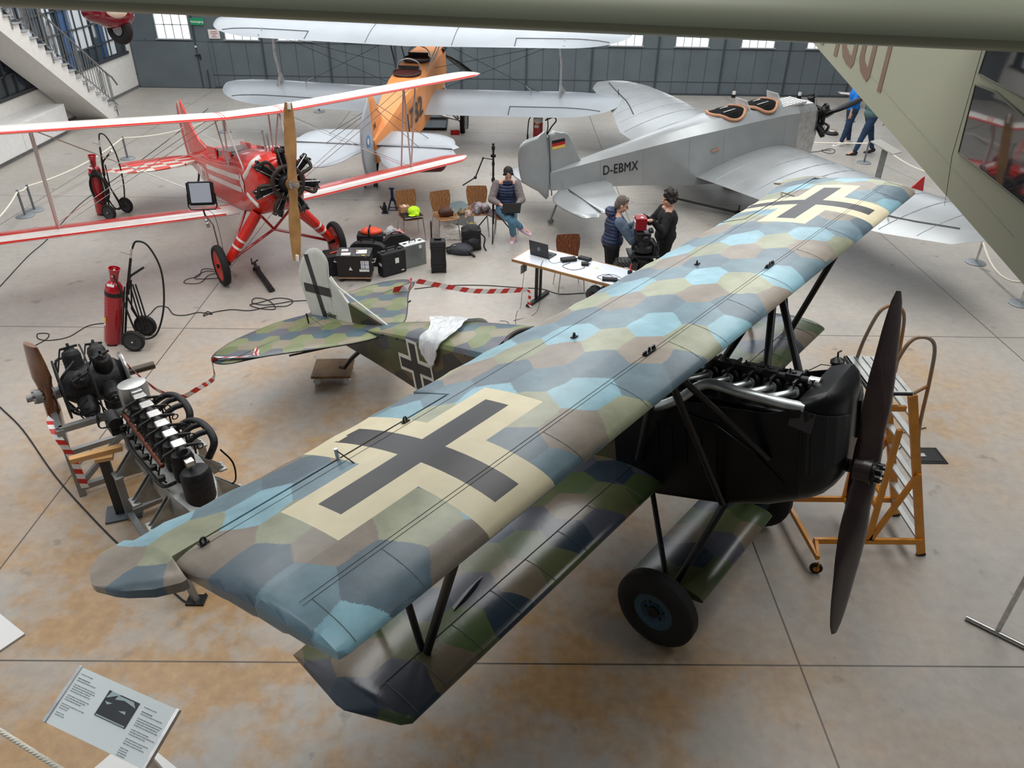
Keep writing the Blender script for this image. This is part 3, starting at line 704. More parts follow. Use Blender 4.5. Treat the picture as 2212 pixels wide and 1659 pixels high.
    def fin_shape(name,pts,m,th=.02,n=4,sp=True):
        q=spline([(x,0,z) for x,z in pts],n,True) if sp else [Vector((x,0,z)) for x,z in pts]
        cx_=sum(p.x for p in q)/len(q); cz_=sum(p.z for p in q)/len(q); rings=[]
        for h,sc in ((-th,.86),(-th*.7,.97),(0,1.),(th*.7,.97),(th,.86)): rings.append([(cx_+(p.x-cx_)*sc,h,cz_+(p.z-cz_)*sc) for p in q])
        return MB().loft(rings).build(name,m,t,ang=50)
    ru=[(-6.28,-.06),(-6.28,.4),(-6.24,.78),(-6.19,1.00),(-6.24,1.11),(-6.36,1.16),(-6.52,1.13),(-6.68,1.02),(-6.82,.86),(-6.87,.70),(-6.83,.45),(-6.78,.2),(-6.66,.0),(-6.42,-.08)]
    rud=fin_shape('rudder',ru,PW,.016)
    b=MB(); 
    for y in (-.019,.016):
        b.box((-6.53,y+.0015,.64),(.085,.004,.86),Matrix.Rotation(math.radians(-7),3,'Y')); b.box((-6.515,y+.0015,.62),(.52,.004,.115),Matrix.Rotation(math.radians(2),3,'Y'))
    b.build('tail_cross',CBLK,rud,smooth=False)
    b=MB(); b.prism([(-6.26,.24),(-5.95,.24),(-5.95,.70-.19),(-6.12,.70),(-6.22,.80)],-.014,.014,Matrix(((1,0,0,0),(0,0,-1,0),(0,1,0,0),(0,0,0,1)))); b.build('fin',PW,t,smooth=False)
    b=MB(); b.prism([(-5.95,.24),(-5.20,.24),(-5.20,.27),(-5.95,.52)],-.013,.013,Matrix(((1,0,0,0),(0,0,-1,0),(0,1,0,0),(0,0,0,1)))); b.build('fin',SIDE,t,smooth=False)
    MB().tube([(-6.2,0,.82),(-6.10,0,.70),(-5.18,0,.27)],.011,8).build('fin_edge',PW,t)
    text('Fokker',.10,frame((-6.46,-.026,.28),(1,0,0),(0,0,1)),BLK,t,'maker_lettering',bold=.001,sx=.8)
    # tail skid
    MB().tube([(-5.9,0,-.08),(-6.15,0,-.25),(-6.35,0,-.42),(-6.45,0,-.43)],[.03,.028,.024,.02],8).build('tail_skid',BLK,t)
    # fuselage crosses
    for s in (-1,1):
        b=MB(); cxx,cz_=-4.62,.045; sl=.155*-s*-1
        yy=lambda x:(.4-.0+0)*0+interp([(-5.6,.12),(-5.1,.19),(-4.5,.28),(-3.9,.36)],x)
        def plate(w_,h,off,mi,dx=0,dz=0):
            b.cur=mi; xs_=(cxx+dx-w_/2,cxx+dx+w_/2); v=[(x,s*(yy(x)+off),z) for x in xs_ for z in (cz_+dz-h/2,cz_+dz+h/2)]; v2=[(x,s*(yy(x)+off-.004),z) for x in xs_ for z in (cz_+dz-h/2,cz_+dz+h/2)]
            a=b.pts(v+v2); 
            for f in ((0,1,3,2),(4,6,7,5),(0,4,5,1),(2,3,7,6),(0,2,6,4),(1,5,7,3)): b.face([a+i for i in f])
        plate(.20,.62,.004,0); plate(.62,.20,.0045,0); plate(.115,.56,.008,1); plate(.56,.115,.0085,1)
        b.build('fuselage_cross',[PW,CBLK],t,smooth=False)
    for x,z in ((-3.7,.40),(-4.9,.32),(-5.2,.30)): MB().ball((x,-interp([(-5.6,.12),(-5.1,.19),(-4.5,.28),(-3.9,.36)],x)-.01,z),.012).build('fairlead',BLK,t)
    return t
FOK=camo_plane()
# ------------------------------------------------------------ other aircraft
SILV=mat('silver_dope',srgb(158,162,164),.30,.35,var=.06,vscale=2.2,bump=.12,bscale=3)
SILV2=mat('silver_dope_pale',srgb(166,173,180),.36,.12,var=.05,vscale=1.3,bump=.08,bscale=3)
ORG=mat('orange_dope',srgb(228,148,84),.42,var=.07,vscale=2)
DLINE=mat('panel_line',srgb(70,74,78),.6)
WOOD=mat('varnished_wood',srgb(168,128,80),.35,coat=.3,col2=srgb(128,88,50),vscale=3)
ENG=mat('engine_metal_black',(.022,.022,.024),.38,.35,var=.4,vscale=30)
def mirrored(p): return p+[(x,-y) for x,y in reversed(p)]
def rbox(x,hw,zb,zt_,cr=0.,r=.06,n=4):
    """box section with rounded lower corners and a crowned deck"""
    pts=[]
    for sx,a0 in ((-1,PI),(1,1.5*PI)):
        for k in range(n): a=a0+PI/2*k/(n-1); pts.append((x,sx*(hw-r)+r*math.cos(a),zb+r+r*math.sin(a)))
    pts.append((x,hw,zt_))
    for k in range(1,8): a=PI*k/8; pts.append((x,hw*math.cos(a),zt_+cr*math.sin(a)))
    pts.append((x,-hw,zt_)); return pts
def flat_surface(name,pts,z,m,parent,th=.02,axis='z',n=5,edge=None,ang=50):
    """plate with rounded edge from an outline in (x,y) (axis z) or (x,z) (axis y)"""
    q=spline([(a,b,0) for a,b in pts],n,True) if n>1 else [Vector((a,b,0)) for a,b in pts]
    cx_=sum(p.x for p in q)/len(q); cy_=sum(p.y for p in q)/len(q); R=[]
    for h,sc in ((-th,.8),(-th*.75,.96),(0,1.),(th*.75,.96),(th,.8)):
        rr=[(cx_+(p.x-cx_)*sc,cy_+(p.y-cy_)*sc) for p in q]
        R.append([(a,b,z+h) if axis=='z' else (a,z+h,b) for a,b in rr])
    return MB().loft(R).build(name,m,parent,ang=ang)
def radial(t,x,n,rc,ro,phase=0,mring=None):
    e=MB(); e.lathe([(.02,.14),(.10,.13),(rc*.75,.06),(rc,0),(rc,-.12),(rc*.8,-.2)],(x,0,0),(1,0,0),20); eo=e.build('crankcase',ENG,t)
    for k in range(n):
        a=phase+2*PI*k/n; d=Vector((0,math.sin(a),math.cos(a))); s_=Vector((0,math.cos(a),-math.sin(a))); c=Vector((x-.06,0,0)); b=MB()
        prof=[(.055,rc*.8)]
        for j in range(9): r=rc+(ro-rc)*.75*j/9; prof+=[(.075,r),(.075,r+.008),(.058,r+.009),(.058,r+.017)]
        prof+=[(.085,ro-.06),(.08,ro-.03),(.05,ro)]
        b.lathe(prof,c,d,14)
        for s in (-.045,.045): b.box(c+d*(ro-.01)+s_*s,(.10,.035,.06),Matrix((Vector((1,0,0)),s_,d)).transposed())
        cy=b.build('cylinder',ENG,eo)
        b=MB()
        for s in (-.03,.03): b.tube([c+Vector((.12,0,0))+d*rc*.9+s_*s,c+Vector((.07,0,0))+d*(ro)+s_*s*1.9],.008,6)
        b.build('pushrod',STEEL,eo)
    if mring:
        b=MB(); b.torus((x+.02,0,0),rc*1.35,.045,(1,0,0),36,10)
        for k in range(n):
            a=phase+2*PI*(k+.28)/n; a2=phase+2*PI*k/n
            p0=Vector((x+.02,math.sin(a)*rc*1.35,math.cos(a)*rc*1.35)); p1=Vector((x+.04,math.sin(a)*ro*.85,math.cos(a)*ro*.85)); p2=Vector((x-.02,math.sin(a2)*ro*.95+.0,math.cos(a2)*ro*.95))
            b.tube(spline([p0,p1,p2],5),.028,8)
        b.build('exhaust_ring',mring,t)
def spoked_wheel(t,c,r,w_,mrim,name='wheel',ax=(0,1,0),tyre=None):
    wo=MB().lathe([(r*.74,-w_*.35),(r*.80,-w_*.5),(r*.93,-w_*.45),(r*.99,-w_*.2),(r,0),(r*.99,w_*.2),(r*.93,w_*.45),(r*.80,w_*.5),(r*.74,w_*.35),(r*.74,-w_*.35)],c,ax,32,cap=False).build(name,tyre or RUB,t)
    MB().lathe([(.001,-w_*.3),(r*.2,-w_*.3),(r*.25,-w_*.12),(r*.6,-w_*.15),(r*.68,-w_*.32),(r*.76,-w_*.36),(r*.76,w_*.36),(r*.68,w_*.32),(r*.6,w_*.15),(r*.25,w_*.12),(r*.2,w_*.3),(.001,w_*.3)],c,ax,28).build('rim',mrim,wo); return wo
# ---- red and white biplane
def red_plane():
    P=pose((-3.161,11.239,1.751),-.96,.147); t=thing('red_biplane','red and white biplane with wooden propeller and black radial engine','aircraft',P['loc'],P['rot'])
    tt=lambda L:(lambda y:.10*math.sqrt(max(.02,1-max(0,(abs(y)-L+.4)/.42)**2)))
    us=[0,.01,.03,.06,.1,.16,.24,.34,.46,.6,.74,.84,.90,.95,1.]
    ys=[-4.38,-4.36,-4.3,-4.2,-4.1,-3.98]+frange(-3.8,3.8,24)+[3.98,4.1,4.2,4.3,4.36,4.38]
    xf=lambda y:-1.12-.45*max(0,(abs(y)-3.9)/.48)**2*.7; xr=lambda y:-2.12+.30*max(0,(abs(y)-3.9)/.48)**2
    cs=lambda y:1 if abs(y)<.42 else 0
    zf=lambda y:.91+.056*max(0,abs(y)-.43)
    def mf(y,u,up):
        if not up: return 1 if u<.1 else 0
        if .43<abs(y)<.455 or .48<abs(y)<.50: return 1
        return 1 if (u<.022 or u>.90) else 0
    ysu=sorted(set(ys+[.43,.455,.48,.5,-.43,-.455,-.48,-.5]))
    b=MB(); wing(b,ysu,xf,xr,zf,tt(4.38),.04,us,mf); b.build('upper_wing',[RWHITE,RACER],t,ang=50)
    for s in (1,-1):
        ys2=sorted([s*y for y in frange(.40,3.8,16)+[3.95,4.08,4.18,4.26,4.31]])
        def mf(y,u,up):
            if not up: return 1
            if abs(y)<.7: return 0 if u<.5 else 1
            return 1 if (u<.022 or u>.24) else 0
        b=MB(); wing(b,ys2,lambda y:-1.66-.4*max(0,(abs(y)-3.85)/.46)**2,lambda y:-2.62+.3*max(0,(abs(y)-3.85)/.46)**2,lambda y:-.625+.056*abs(y),tt(4.31),.04,us,mf); b.build('lower_wing',[RWHITE,RACER],t,ang=50)
    # fuselage
    secs=[(-.38,.30,-.30,.24,.10,.2),(-.55,.36,-.42,.20,.18,.2),(-.95,.40,-.54,.14,.27,.18),(-1.7,.40,-.58,.12,.26,.12),(-2.1,.39,-.58,.12,.15,.10),(-3.2,.36,-.54,.10,.10,.08),(-3.5,.34,-.50,.09,.20,.07),(-4.3,.24,-.40,.03,.14,.05),(-5.1,.14,-.30,-.03,.06,.03),(-6.0,.05,-.22,-.06,.02,.02)]
    b=MB(); b.loft([rbox(x,hw,zb,z1,cr,r) for x,hw,zb,z1,cr,r in secs]); b.build('fuselage',RACER,t,ang=40)
    hwf=lambda x:interp([(-6.,.05),(-5.1,.14),(-4.3,.24),(-3.5,.34),(-3.2,.36),(-2.1,.39),(-1.7,.40),(-.95,.40),(-.55,.37)],x)
    def stripe(name,path,m,w_,off=.009):
        for s in (-1,1):
            b=MB(); up=[];dn=[]
            for x,z in path: up.append((x,s*(hwf(x)+off),z+w_/2)); dn.append((x,s*(hwf(x)+off),z-w_/2))
            up2=[(x,y-s*.004,z) for x,y,z in up]; dn2=[(x,y-s*.004,z) for x,y,z in dn]
            b.loft([[u,d_,d2,u2] for u,d_,d2,u2 in zip(up,dn,dn2,up2)]); b.build(name,m,t,smooth=False)
    stripe('side_stripe',[(-3.3,.01),(-3.2,.01),(-2.6,.01),(-2.1,.02),(-1.9,.02),(-1.7,.02),(-1.22,.03)],RWHITE,.085); stripe('side_stripe',[(-3.3,-.16),(-3.2,-.16),(-2.6,-.16),(-2.1,-.16),(-1.9,-.16),(-1.7,-.16),(-1.22,-.16)],RWHITE,.085)
    b=MB(); 
    for zc_ in (.28,.44): 
        pass
    for s in (-1,1):
        for path in ([(-.97,s*.402,.06),(-.80,s*.385,.155),(-.66,s*.33,.29),(-.60,s*.2,.37)],[(-.97,s*.402,-.20),(-.80,s*.388,-.28),(-.66,s*.36,-.35)]): b.tube(spline(path,4),.042,8,sx=.35,up=(0,0,1))
    b.build('nose_band',RWHITE,t)
    for s in (-1,1):
        b=MB(); c=(-1.12,-.05); sc=lambda k:[(c[0]+.10*k,s*.41,c[1]),(c[0],s*.41,c[1]+.16*k),(c[0]-.10*k,s*.41,c[1]),(c[0],s*.41,c[1]-.16*k)]
        b.loft([sc(1),[(x,y+s*.003,z) for x,y,z in sc(1)]]); b.build('diamond_mark',RWHITE,t,smooth=False)
    text('D-MTCU',.42,frame((-4.42,-.25,-.35),(1,-.118,.0),(0,0,1)),RWHITE,t,'registration',bold=.004,sx=.60)
    # cockpits: solid dark plates painted as shaded openings, with raised red coamings
    COCK=mat('cockpit_shade_dark',(.03,.022,.02),.7)
    for x,l in ((-2.05,.50),(-2.95,.55)):
        b=MB(); b.loft([[(x+l/2*math.cos(a),.27*math.sin(a),.285-.03*math.cos(2*a)) for a in [2*PI*k/20 for k in range(20)]],[(x+l/2*math.cos(a),.27*math.sin(a),.20) for a in [2*PI*k/20 for k in range(20)]]]); b.build('cockpit',COCK,t)
        b=MB(); b.loft([[(x+l/2,-.29,.12),(x+l/2,.29,.12),(x+l/2+.02,.29,.12),(x+l/2+.02,-.29,.12)],[(x+l/2-.07,-.22,.44),(x+l/2-.07,.22,.44),(x+l/2-.05,.22,.44),(x+l/2-.05,-.22,.44)]]); b.build('windscreen',mat('clear_screen',(.85,.9,.92),.05,alpha=.12,spec=.5),t,smooth=False)
        b=MB(); b.box((x,-.30,.26),(l*1.0,.025,.2)); b.box((x,.30,.26),(l,.025,.2)); b.build('cockpit_door',RACER,t,bevel=.01)
    MB().tube([(-.9,0,.40),(-.9,0,.72)],.022,8).tube([(-.9,.06,.38),(-.9,.06,.66)],.018,8).build('filler_pipe',ALU,t)
    MB().ball((-.75,.10,.42),(.07,.07,.05)).build('fuel_cap',RED,t)
    # engine
    radial(t,-.20,7,.17,.50,0.,mat('exhaust_brown',srgb(62,52,48),.5,.5,var=.25))
    MB().lathe([(.2,.02),(.31,0),(.33,-.12),(.36,-.2)],(-.25,0,0),(1,0,0),28).build('engine_plate',RACER,t)
    b=make_blade(MB(),1.137,.139,.03,.18,.15,sq=True); b.cyl((0,0,0),(.06,0,0),.10,20); po=b.build('propeller',WOOD,t)
    b=MB(); 
    for s in (1,-1):
        rad=Vector((0,s*math.sin(.139),s*math.cos(.139))); b.bar(Vector((.03,0,0))+rad*1.04,Vector((.03,0,0))+rad*1.14,.13,.035,up=(0,math.cos(.139),-math.sin(.139)))
    b.build('blade_tip',RWHITE,po,bevel=.01)
    b=MB(); b.cyl((.06,0,0),(.09,0,0),.075,20); b.cyl((.08,0,0),(.13,0,0),.028,10)
    for k in range(8): a=2*PI*k/8; b.cyl((.085,.055*math.cos(a),.055*math.sin(a)),(.105,.055*math.cos(a),.055*math.sin(a)),.012,6)
    b.build('propeller_hub',ALU,po)
    # landing gear
    for s in (-1,1):
        wx,wy,wz=-1.186,s*.992,-1.255
        b=MB(); b.tube([(-.95,s*.32,-.50),(-1.0,s*.52,-.75),(-1.08,s*.74,-1.02),(-1.13,s*.86,-1.18)],[.085,.085,.075,.062],12,sx=1.5,up=(0,s*-.6,-.8)); lo=b.build('gear_leg',RACER,t)
        for k in (0,1): 
            q=Vector((-1.04,s*.63,-.885))+Vector((-.02,s*.05,-.065))*k*1.6; dd=Vector((-.08,s*.24,-.28)).normalized(); b=MB(); b.tube([q-dd*.018,q+dd*.018],[.083,.081],12,sx=1.52,up=(0,s*-.6,-.8)); b.build('leg_band',RWHITE,lo)
        b=MB(); b.tube([(wx,wy*.93,wz),(-1.3,0,-.88)],.024,8); b.tube([(-1.3,0,-.88),(-1.0,s*.30,-.50)],.022,8); b.tube([(wx-.02,wy*.9,wz),(-1.55,s*.33,-.56)],.02,8); b.build('gear_brace',RED,t)
        MB().cyl((wx,s*.84,wz),(wx,s*1.06,wz),.035,10).cyl((-1.12,s*.84,-1.16),(wx,s*.90,wz),.05,10).build('axle',BLK,t)
        spoked_wheel(t,(wx,wy,wz),.33,.12,RACER)
        MB().box((wx-.06,wy-s*.12,wz-.12),(.05,.03,.36)).build('wheel_stay',ALU,t)
    # struts and wires
    PINK=mat('strut_paint',srgb(206,196,192),.4,.1)
    zu=lambda y:.92+.056*max(0,abs(y)-.43)
    for s in (-1,1):
        y=s*2.99
        for a,b_ in (((-1.95,y,-.43),(-1.41,y,zu(y))),((-2.35,y,-.43),(-1.85,y,zu(y))),((-1.95,y,-.43),(-1.85,y,zu(y)))): MB().tube([a,b_],.022,8,sx=.6,up=(1,0,0)).build('interplane_strut',PINK,t)
        for a,b_ in (((-.94,s*.38,.12),(-1.28,s*.44,.93)),((-1.75,s*.38,.14),(-1.30,s*.44,.93)),((-1.75,s*.38,.14),(-1.80,s*.44,.93))): MB().tube([a,b_],.02,8,sx=.6,up=(1,0,0)).build('cabane_strut',PINK,t)
        w_=MB(); w_.tube([(-1.9,s*.42,-.50),(-1.45,y,zu(y))],.005,5); w_.tube([(-2.0,s*.42,-.50),(-1.85,y,zu(y))],.005,5); w_.tube([(-1.3,s*.44,.93),(-1.97,y,-.38)],.005,5); w_.tube([(-1.8,s*.44,.93),(-2.35,y,-.38)],.005,5); w_.tube([(-5.8,s*.9,-.06),(-5.95,s*.0,.5)],.004,5); w_.tube([(-5.8,s*.9,-.10),(-5.7,s*.05,-.24)],.004,5); w_.build('rigging_wire',STEEL,t)
    # tail
    ch=G('red_white_checks'); c_=ch.N.new('ShaderNodeTexChecker'); c_.inputs['Scale'].default_value=3.4; c_.inputs[1].default_value=(*srgb(206,60,48),1); c_.inputs[2].default_value=(*srgb(214,206,196),1); ch.L.new(ch.v('ADD',ch.v('MULTIPLY',ch.tc.outputs['Object'],(1,1,.0)),(0.05,.12,.1)),c_.inputs[0]); ch.L.new(c_.outputs[0],ch.P.inputs['Base Color']); ch.P.inputs['Roughness'].default_value=.35
    flat_surface('tailplane',mirrored([(-4.95,.10),(-4.65,.55),(-4.55,1.0),(-4.72,1.45),(-5.1,1.62),(-5.62,1.64),(-5.62,.08)]),-.09,ch.M,t,.025,n=3)
    for s in (-1,1): flat_surface('elevator',[(-5.64,s*.12),(-5.64,s*1.25),(-5.8,s*1.40),(-6.1,s*1.35),(-6.2,s*1.0),(-6.18,s*.5),(-6.0,s*.12)],-.07,RACER,t,.02)
    flat_surface('fin',[(-4.35,.10),(-4.9,.30),(-5.35,.62),(-5.62,.90),(-5.82,.98),(-5.84,.0)],0,RACER,t,.02,'y')
    flat_surface('rudder',[(-5.86,-.2),(-5.86,.9),(-5.95,.97),(-6.08,.92),(-6.18,.7),(-6.2,.3),(-6.15,0),(-6.05,-.2)],0,ch.M,t,.02,'y')
    MB().tube([(-5.4,0,-.25),(-5.7,0,-.52),(-5.85,0,-.62)],.022,8).cyl((-5.88,-.02,-.72),(-5.88,.02,-.72),.08,16).build('tail_wheel',BLK,t)
    # front wheel bucket pulleys under the left wing
    return t
REDP=red_plane()
# ---- silver biplane with orange fuselage
def orange_plane():
    P=pose((-1.92,23.2,1.8),1.446,.13); t=thing('orange_biplane','silver winged biplane with orange fuselage seen from behind','aircraft',P['loc'],P['rot'])
    def W(name,L,xl,xt,z,scal,tipf,inner=0.):
        ys=frange(0,L-1.6,12)+[L-1.6+1.6*math.sin(PI/2*k/12) for k in range(1,13)]; ys=sorted(set([-y for y in ys]+ys))
        def el(y): return math.sqrt(max(0.0015,1-max(0,(abs(y)-L+1.6)/1.6)**2))
        mid=xl-.38
        xf=lambda y:mid+(xl-mid)*el(y)**.8+(.018*abs(math.sin(PI*y/.34)) if scal else 0); xr=lambda y:mid+(xt-mid)*el(y)
        b=MB(); wing(b,ys,xf,xr,lambda y:z+.02*abs(y),lambda y:.11,.035); b.build(name,SILV2,t,ang=50)
        # aileron gap
        q=MB(); zz=lambda x,y:z+.02*abs(y)+(naca(min(1,(xf(y)-x)/(xf(y)-xr(y))),.11)+.035*4*((xf(y)-x)/(xf(y)-xr(y)))*(1-(xf(y)-x)/(xf(y)-xr(y))))*(xf(y)-xr(y))+.004
        for s in (1,-1):
            h=xt+.42; q.tube([(h,s*y,zz(h,y)) for y in frange(L-2.75,L-.55,8)],.012,4); q.tube([(x,s*(L-2.75),zz(x,L-2.75)) for x in (h,h-.2,xt+.06)],.012,4)
        if not scal:
            for y in (-1.05,1.05): q.tube([(x,y,zz(x,y)) for x in frange(xl-.05,xt+.05,8)],.008,4)
        q.build('aileron_gap',DLINE,t)
    W('upper_wing',5.3,-1.62,-3.38,1.07,False,0); W('lower_wing',5.2,-2.12,-3.86,-.38,True,0)
    # I struts with splayed feet
    for s in (1,-1):
        b=MB(); y=s*3.62; b.tube([(-2.8,y*.98,1.14),(-2.72,y,.6),(-2.62,y,.0),(-2.55,y,-.2)],[.05,.06,.06,.08],10,sx=.45,up=(1,0,0)); b.tube([(-2.6,y,0.05),(-2.4,y+s*.05,-.15),(-2.1,y+s*.12,-.30)],[.07,.07,.03],10,sx=.45,up=(1,0,0)); b.tube([(-2.62,y,.05),(-2.8,y,-.12),(-3.05,y-s*.0,-.30)],[.07,.07,.04],10,sx=.45,up=(1,0,0)); b.build('interplane_strut',ALU,t)
        w_=MB(); w_.tube([(-2.6,s*.45,.35),(-2.7,s*3.5,1.05)],.006,5); w_.tube([(-2.6,s*.6,1.0),(-2.4,s*3.4,-.36)],.006,5); w_.tube([(-2.3,s*.45,-.3),(-2.7,s*3.5,1.05)],.006,5); w_.tube([(-7.0,s*1.0,.1),(-6.6,0,.75)],.006,5); w_.tube([(-6.5,s*1.1,.1),(-6.4,0,.75)],.006,5); w_.build('rigging_wire',DLINE,t)
        b=MB(); 
        for xx,x2 in ((-2.3,-1.9),(-3.2,-2.7)): b.tube([(xx,s*.37,.45),(x2,s*.62,1.03)],.03,8,sx=.5,up=(1,0,0))
        b.build('cabane_strut',DLINE if s>0 else ALU,t)
        b=MB(); b.tube([(-2.7,s*2.9,-.33),(-2.8,s*2.9,-.05),(-2.6,s*2.75,.0)],.012,6); b.build('pitot_bracket',ALU,t)
        MB().tube([(-3.3,s*3.7,1.2),(-3.1,s*3.7,1.1)],.012,6).tube([(-3.05,s*3.7,1.12),(-3.05,s*3.7,1.26)],.012,6).build('aileron_horn',ALU,t)
    def fr(x,hw,zb,zt_,hd): # section with sharp sides: deck of half width hd at zt_
        return [(x,-hw,zb),(x,hw,zb),(x,hw,zt_-.10),(x,hd,zt_),(x,0,zt_+.03),(x,-hd,zt_),(x,-hw,zt_-.10)]
    secs=[(-.45,.30,-.35,.28,.22),(-1.0,.38,-.50,.42,.32),(-2.0,.41,-.62,.50,.36),(-3.2,.41,-.66,.50,.36),(-4.1,.40,-.64,.50,.34),(-5.2,.32,-.52,.44,.26),(-6.3,.20,-.40,.32,.16),(-7.0,.07,-.28,.20,.05)]
    b=MB(); b.loft([fr(*q) for q in secs]); b.build('fuselage',ORG,t,ang=25)
    COCK=mat('cockpit_red',srgb(70,22,18),.6,var=.3)
    for x in (-3.62,-2.55):
        r1=[(x-.34*math.cos(a)*(1 if math.cos(a)>0 else .7),.33*math.sin(a),.545) for a in [2*PI*k/22 for k in range(22)]]
        MB().loft([[(p[0],p[1],.50) for p in r1],[(p[0],p[1],.548) for p in r1]]).build('cockpit',COCK,t)
        MB().tube([(p[0],p[1],.555) for p in r1]+[r1[0]],.022,6,cap=False).build('cockpit_rim',mat('rim_dark',(.03,.02,.02),.6),t)
        b=MB(); b.tube(spline([(x+.25,-.30,.54),(x+.22,-.22,.72),(x+.2,0,.80),(x+.22,.22,.72),(x+.25,.30,.54)],5),.016,6); b.build('windscreen_frame',ALU,t)
        b=MB(); b.box((x+.19,0,.56),(.03,.5,.16)); 
        for k in (-.15,-.05,.05,.15): b.cyl((x+.17,k,.56),(x+.16,k,.56),.035,12)
        b.build('instrument_panel',mat('panel_black',(.03,.028,.03),.4),t)
    text('1732',.62,frame((-5.42,-.345,-.30),(1,-.065,.06),(0,0,1)),BLK,t,'registration',sx=1.1,bold=.012)
    # engine and propeller
    b=MB(); b.loft([[(x,hw*math.cos(a)*1.0,.02+hh*math.sin(a)) for a in [2*PI*k/16 for k in range(16)]] for x,hw,hh in ((-.45,.28,.33),(-.2,.2,.25),(-.06,.1,.12))]); b.build('nose_cowl',ALU,t)
    b=make_blade(MB(),1.15,1.02,.03,.22,.16); b.cyl((-.04,0,0),(.08,0,0),.09,16); b.build('propeller',BLK,t)
    b=MB(); 
    for k in range(5): b.cyl((-.55-.16*k,-.28,.2),(-.55-.16*k,-.42,.42),.05,10)
    b.build('cylinder_bank',ENG,t)
    # undercarriage
    for s in (-1,1):
        c=(-1.55,s*.95,-1.37); spoked_wheel(t,c,.40,.13,GREYM)
        b=MB(); b.tube([(-1.3,s*.38,-.5),(c[0],s*.82,c[2])],.035,8,sx=.6,up=(1,0,0)); b.tube([(-2.2,s*.38,-.6),(c[0],s*.82,c[2])],.03,8,sx=.6,up=(1,0,0)); b.cyl((c[0],0,c[2]+.2),(c[0],c[1],c[2]),.03,8); b.build('gear_leg',ALU,t)
    # tail
    flat_surface('tailplane',mirrored([(-6.15,.05),(-6.17,.8),(-6.22,1.3),(-6.40,1.60),(-6.7,1.70),(-6.95,1.71),(-6.95,.05)]),.08,SILV2,t,.03,n=2)
    for s in (1,-1):
        flat_surface('elevator',[(-6.98,s*.16),(-6.98,s*1.71),(-7.5,s*1.72),(-7.95,s*1.70),(-8.05,s*1.58),(-8.12,s*1.1),(-8.12,s*.75),(-7.9,s*.48),(-7.5,s*.28)],.07,SILV2,t,.025,n=2)
    MB().tube([(-6.965,-1.68,.09),(-6.965,1.68,.09)],.014,5).build('hinge_line',DLINE,t)
    flat_surface('fin',[(-6.1,.25),(-6.45,.75),(-6.62,1.0),(-6.9,1.0),(-6.95,-.2),(-6.6,.1)],0,ORG,t,.03,'y',n=3)
    ro=flat_surface('rudder',[(-6.97,-.5),(-6.97,.98),(-7.1,1.02),(-7.4,.9),(-7.66,.65),(-7.75,.3),(-7.72,-.1),(-7.55,-.42),(-7.2,-.58)],0,SILV2,t,.03,'y',n=4)
    BLU=mat('badge_blue',srgb(60,130,190),.4)
    for s in (-1,1):
        MB().lathe([(.001,0),(.13,0),(.13,.004),(.001,.004)],(-7.35,s*.032,.32),(0,s,0),24).build('badge',BLU,ro); MB().lathe([(.001,0),(.06,0),(.06,.003),(.001,.003)],(-7.37,s*.036,.33),(0,s,0),16).build('badge_centre',WHITE,ro)
    text('DVS',.17,frame((-6.90,-.034,.38),(1,0,0),(0,0,1)),BLK,t,'fin_lettering',sx=.6)
    MB().tube([(-6.7,0,-.3),(-7.05,0,-.62),(-7.2,0,-.72)],.03,8).build('tail_skid',BLK,t)
    return t
ORGP=orange_plane()
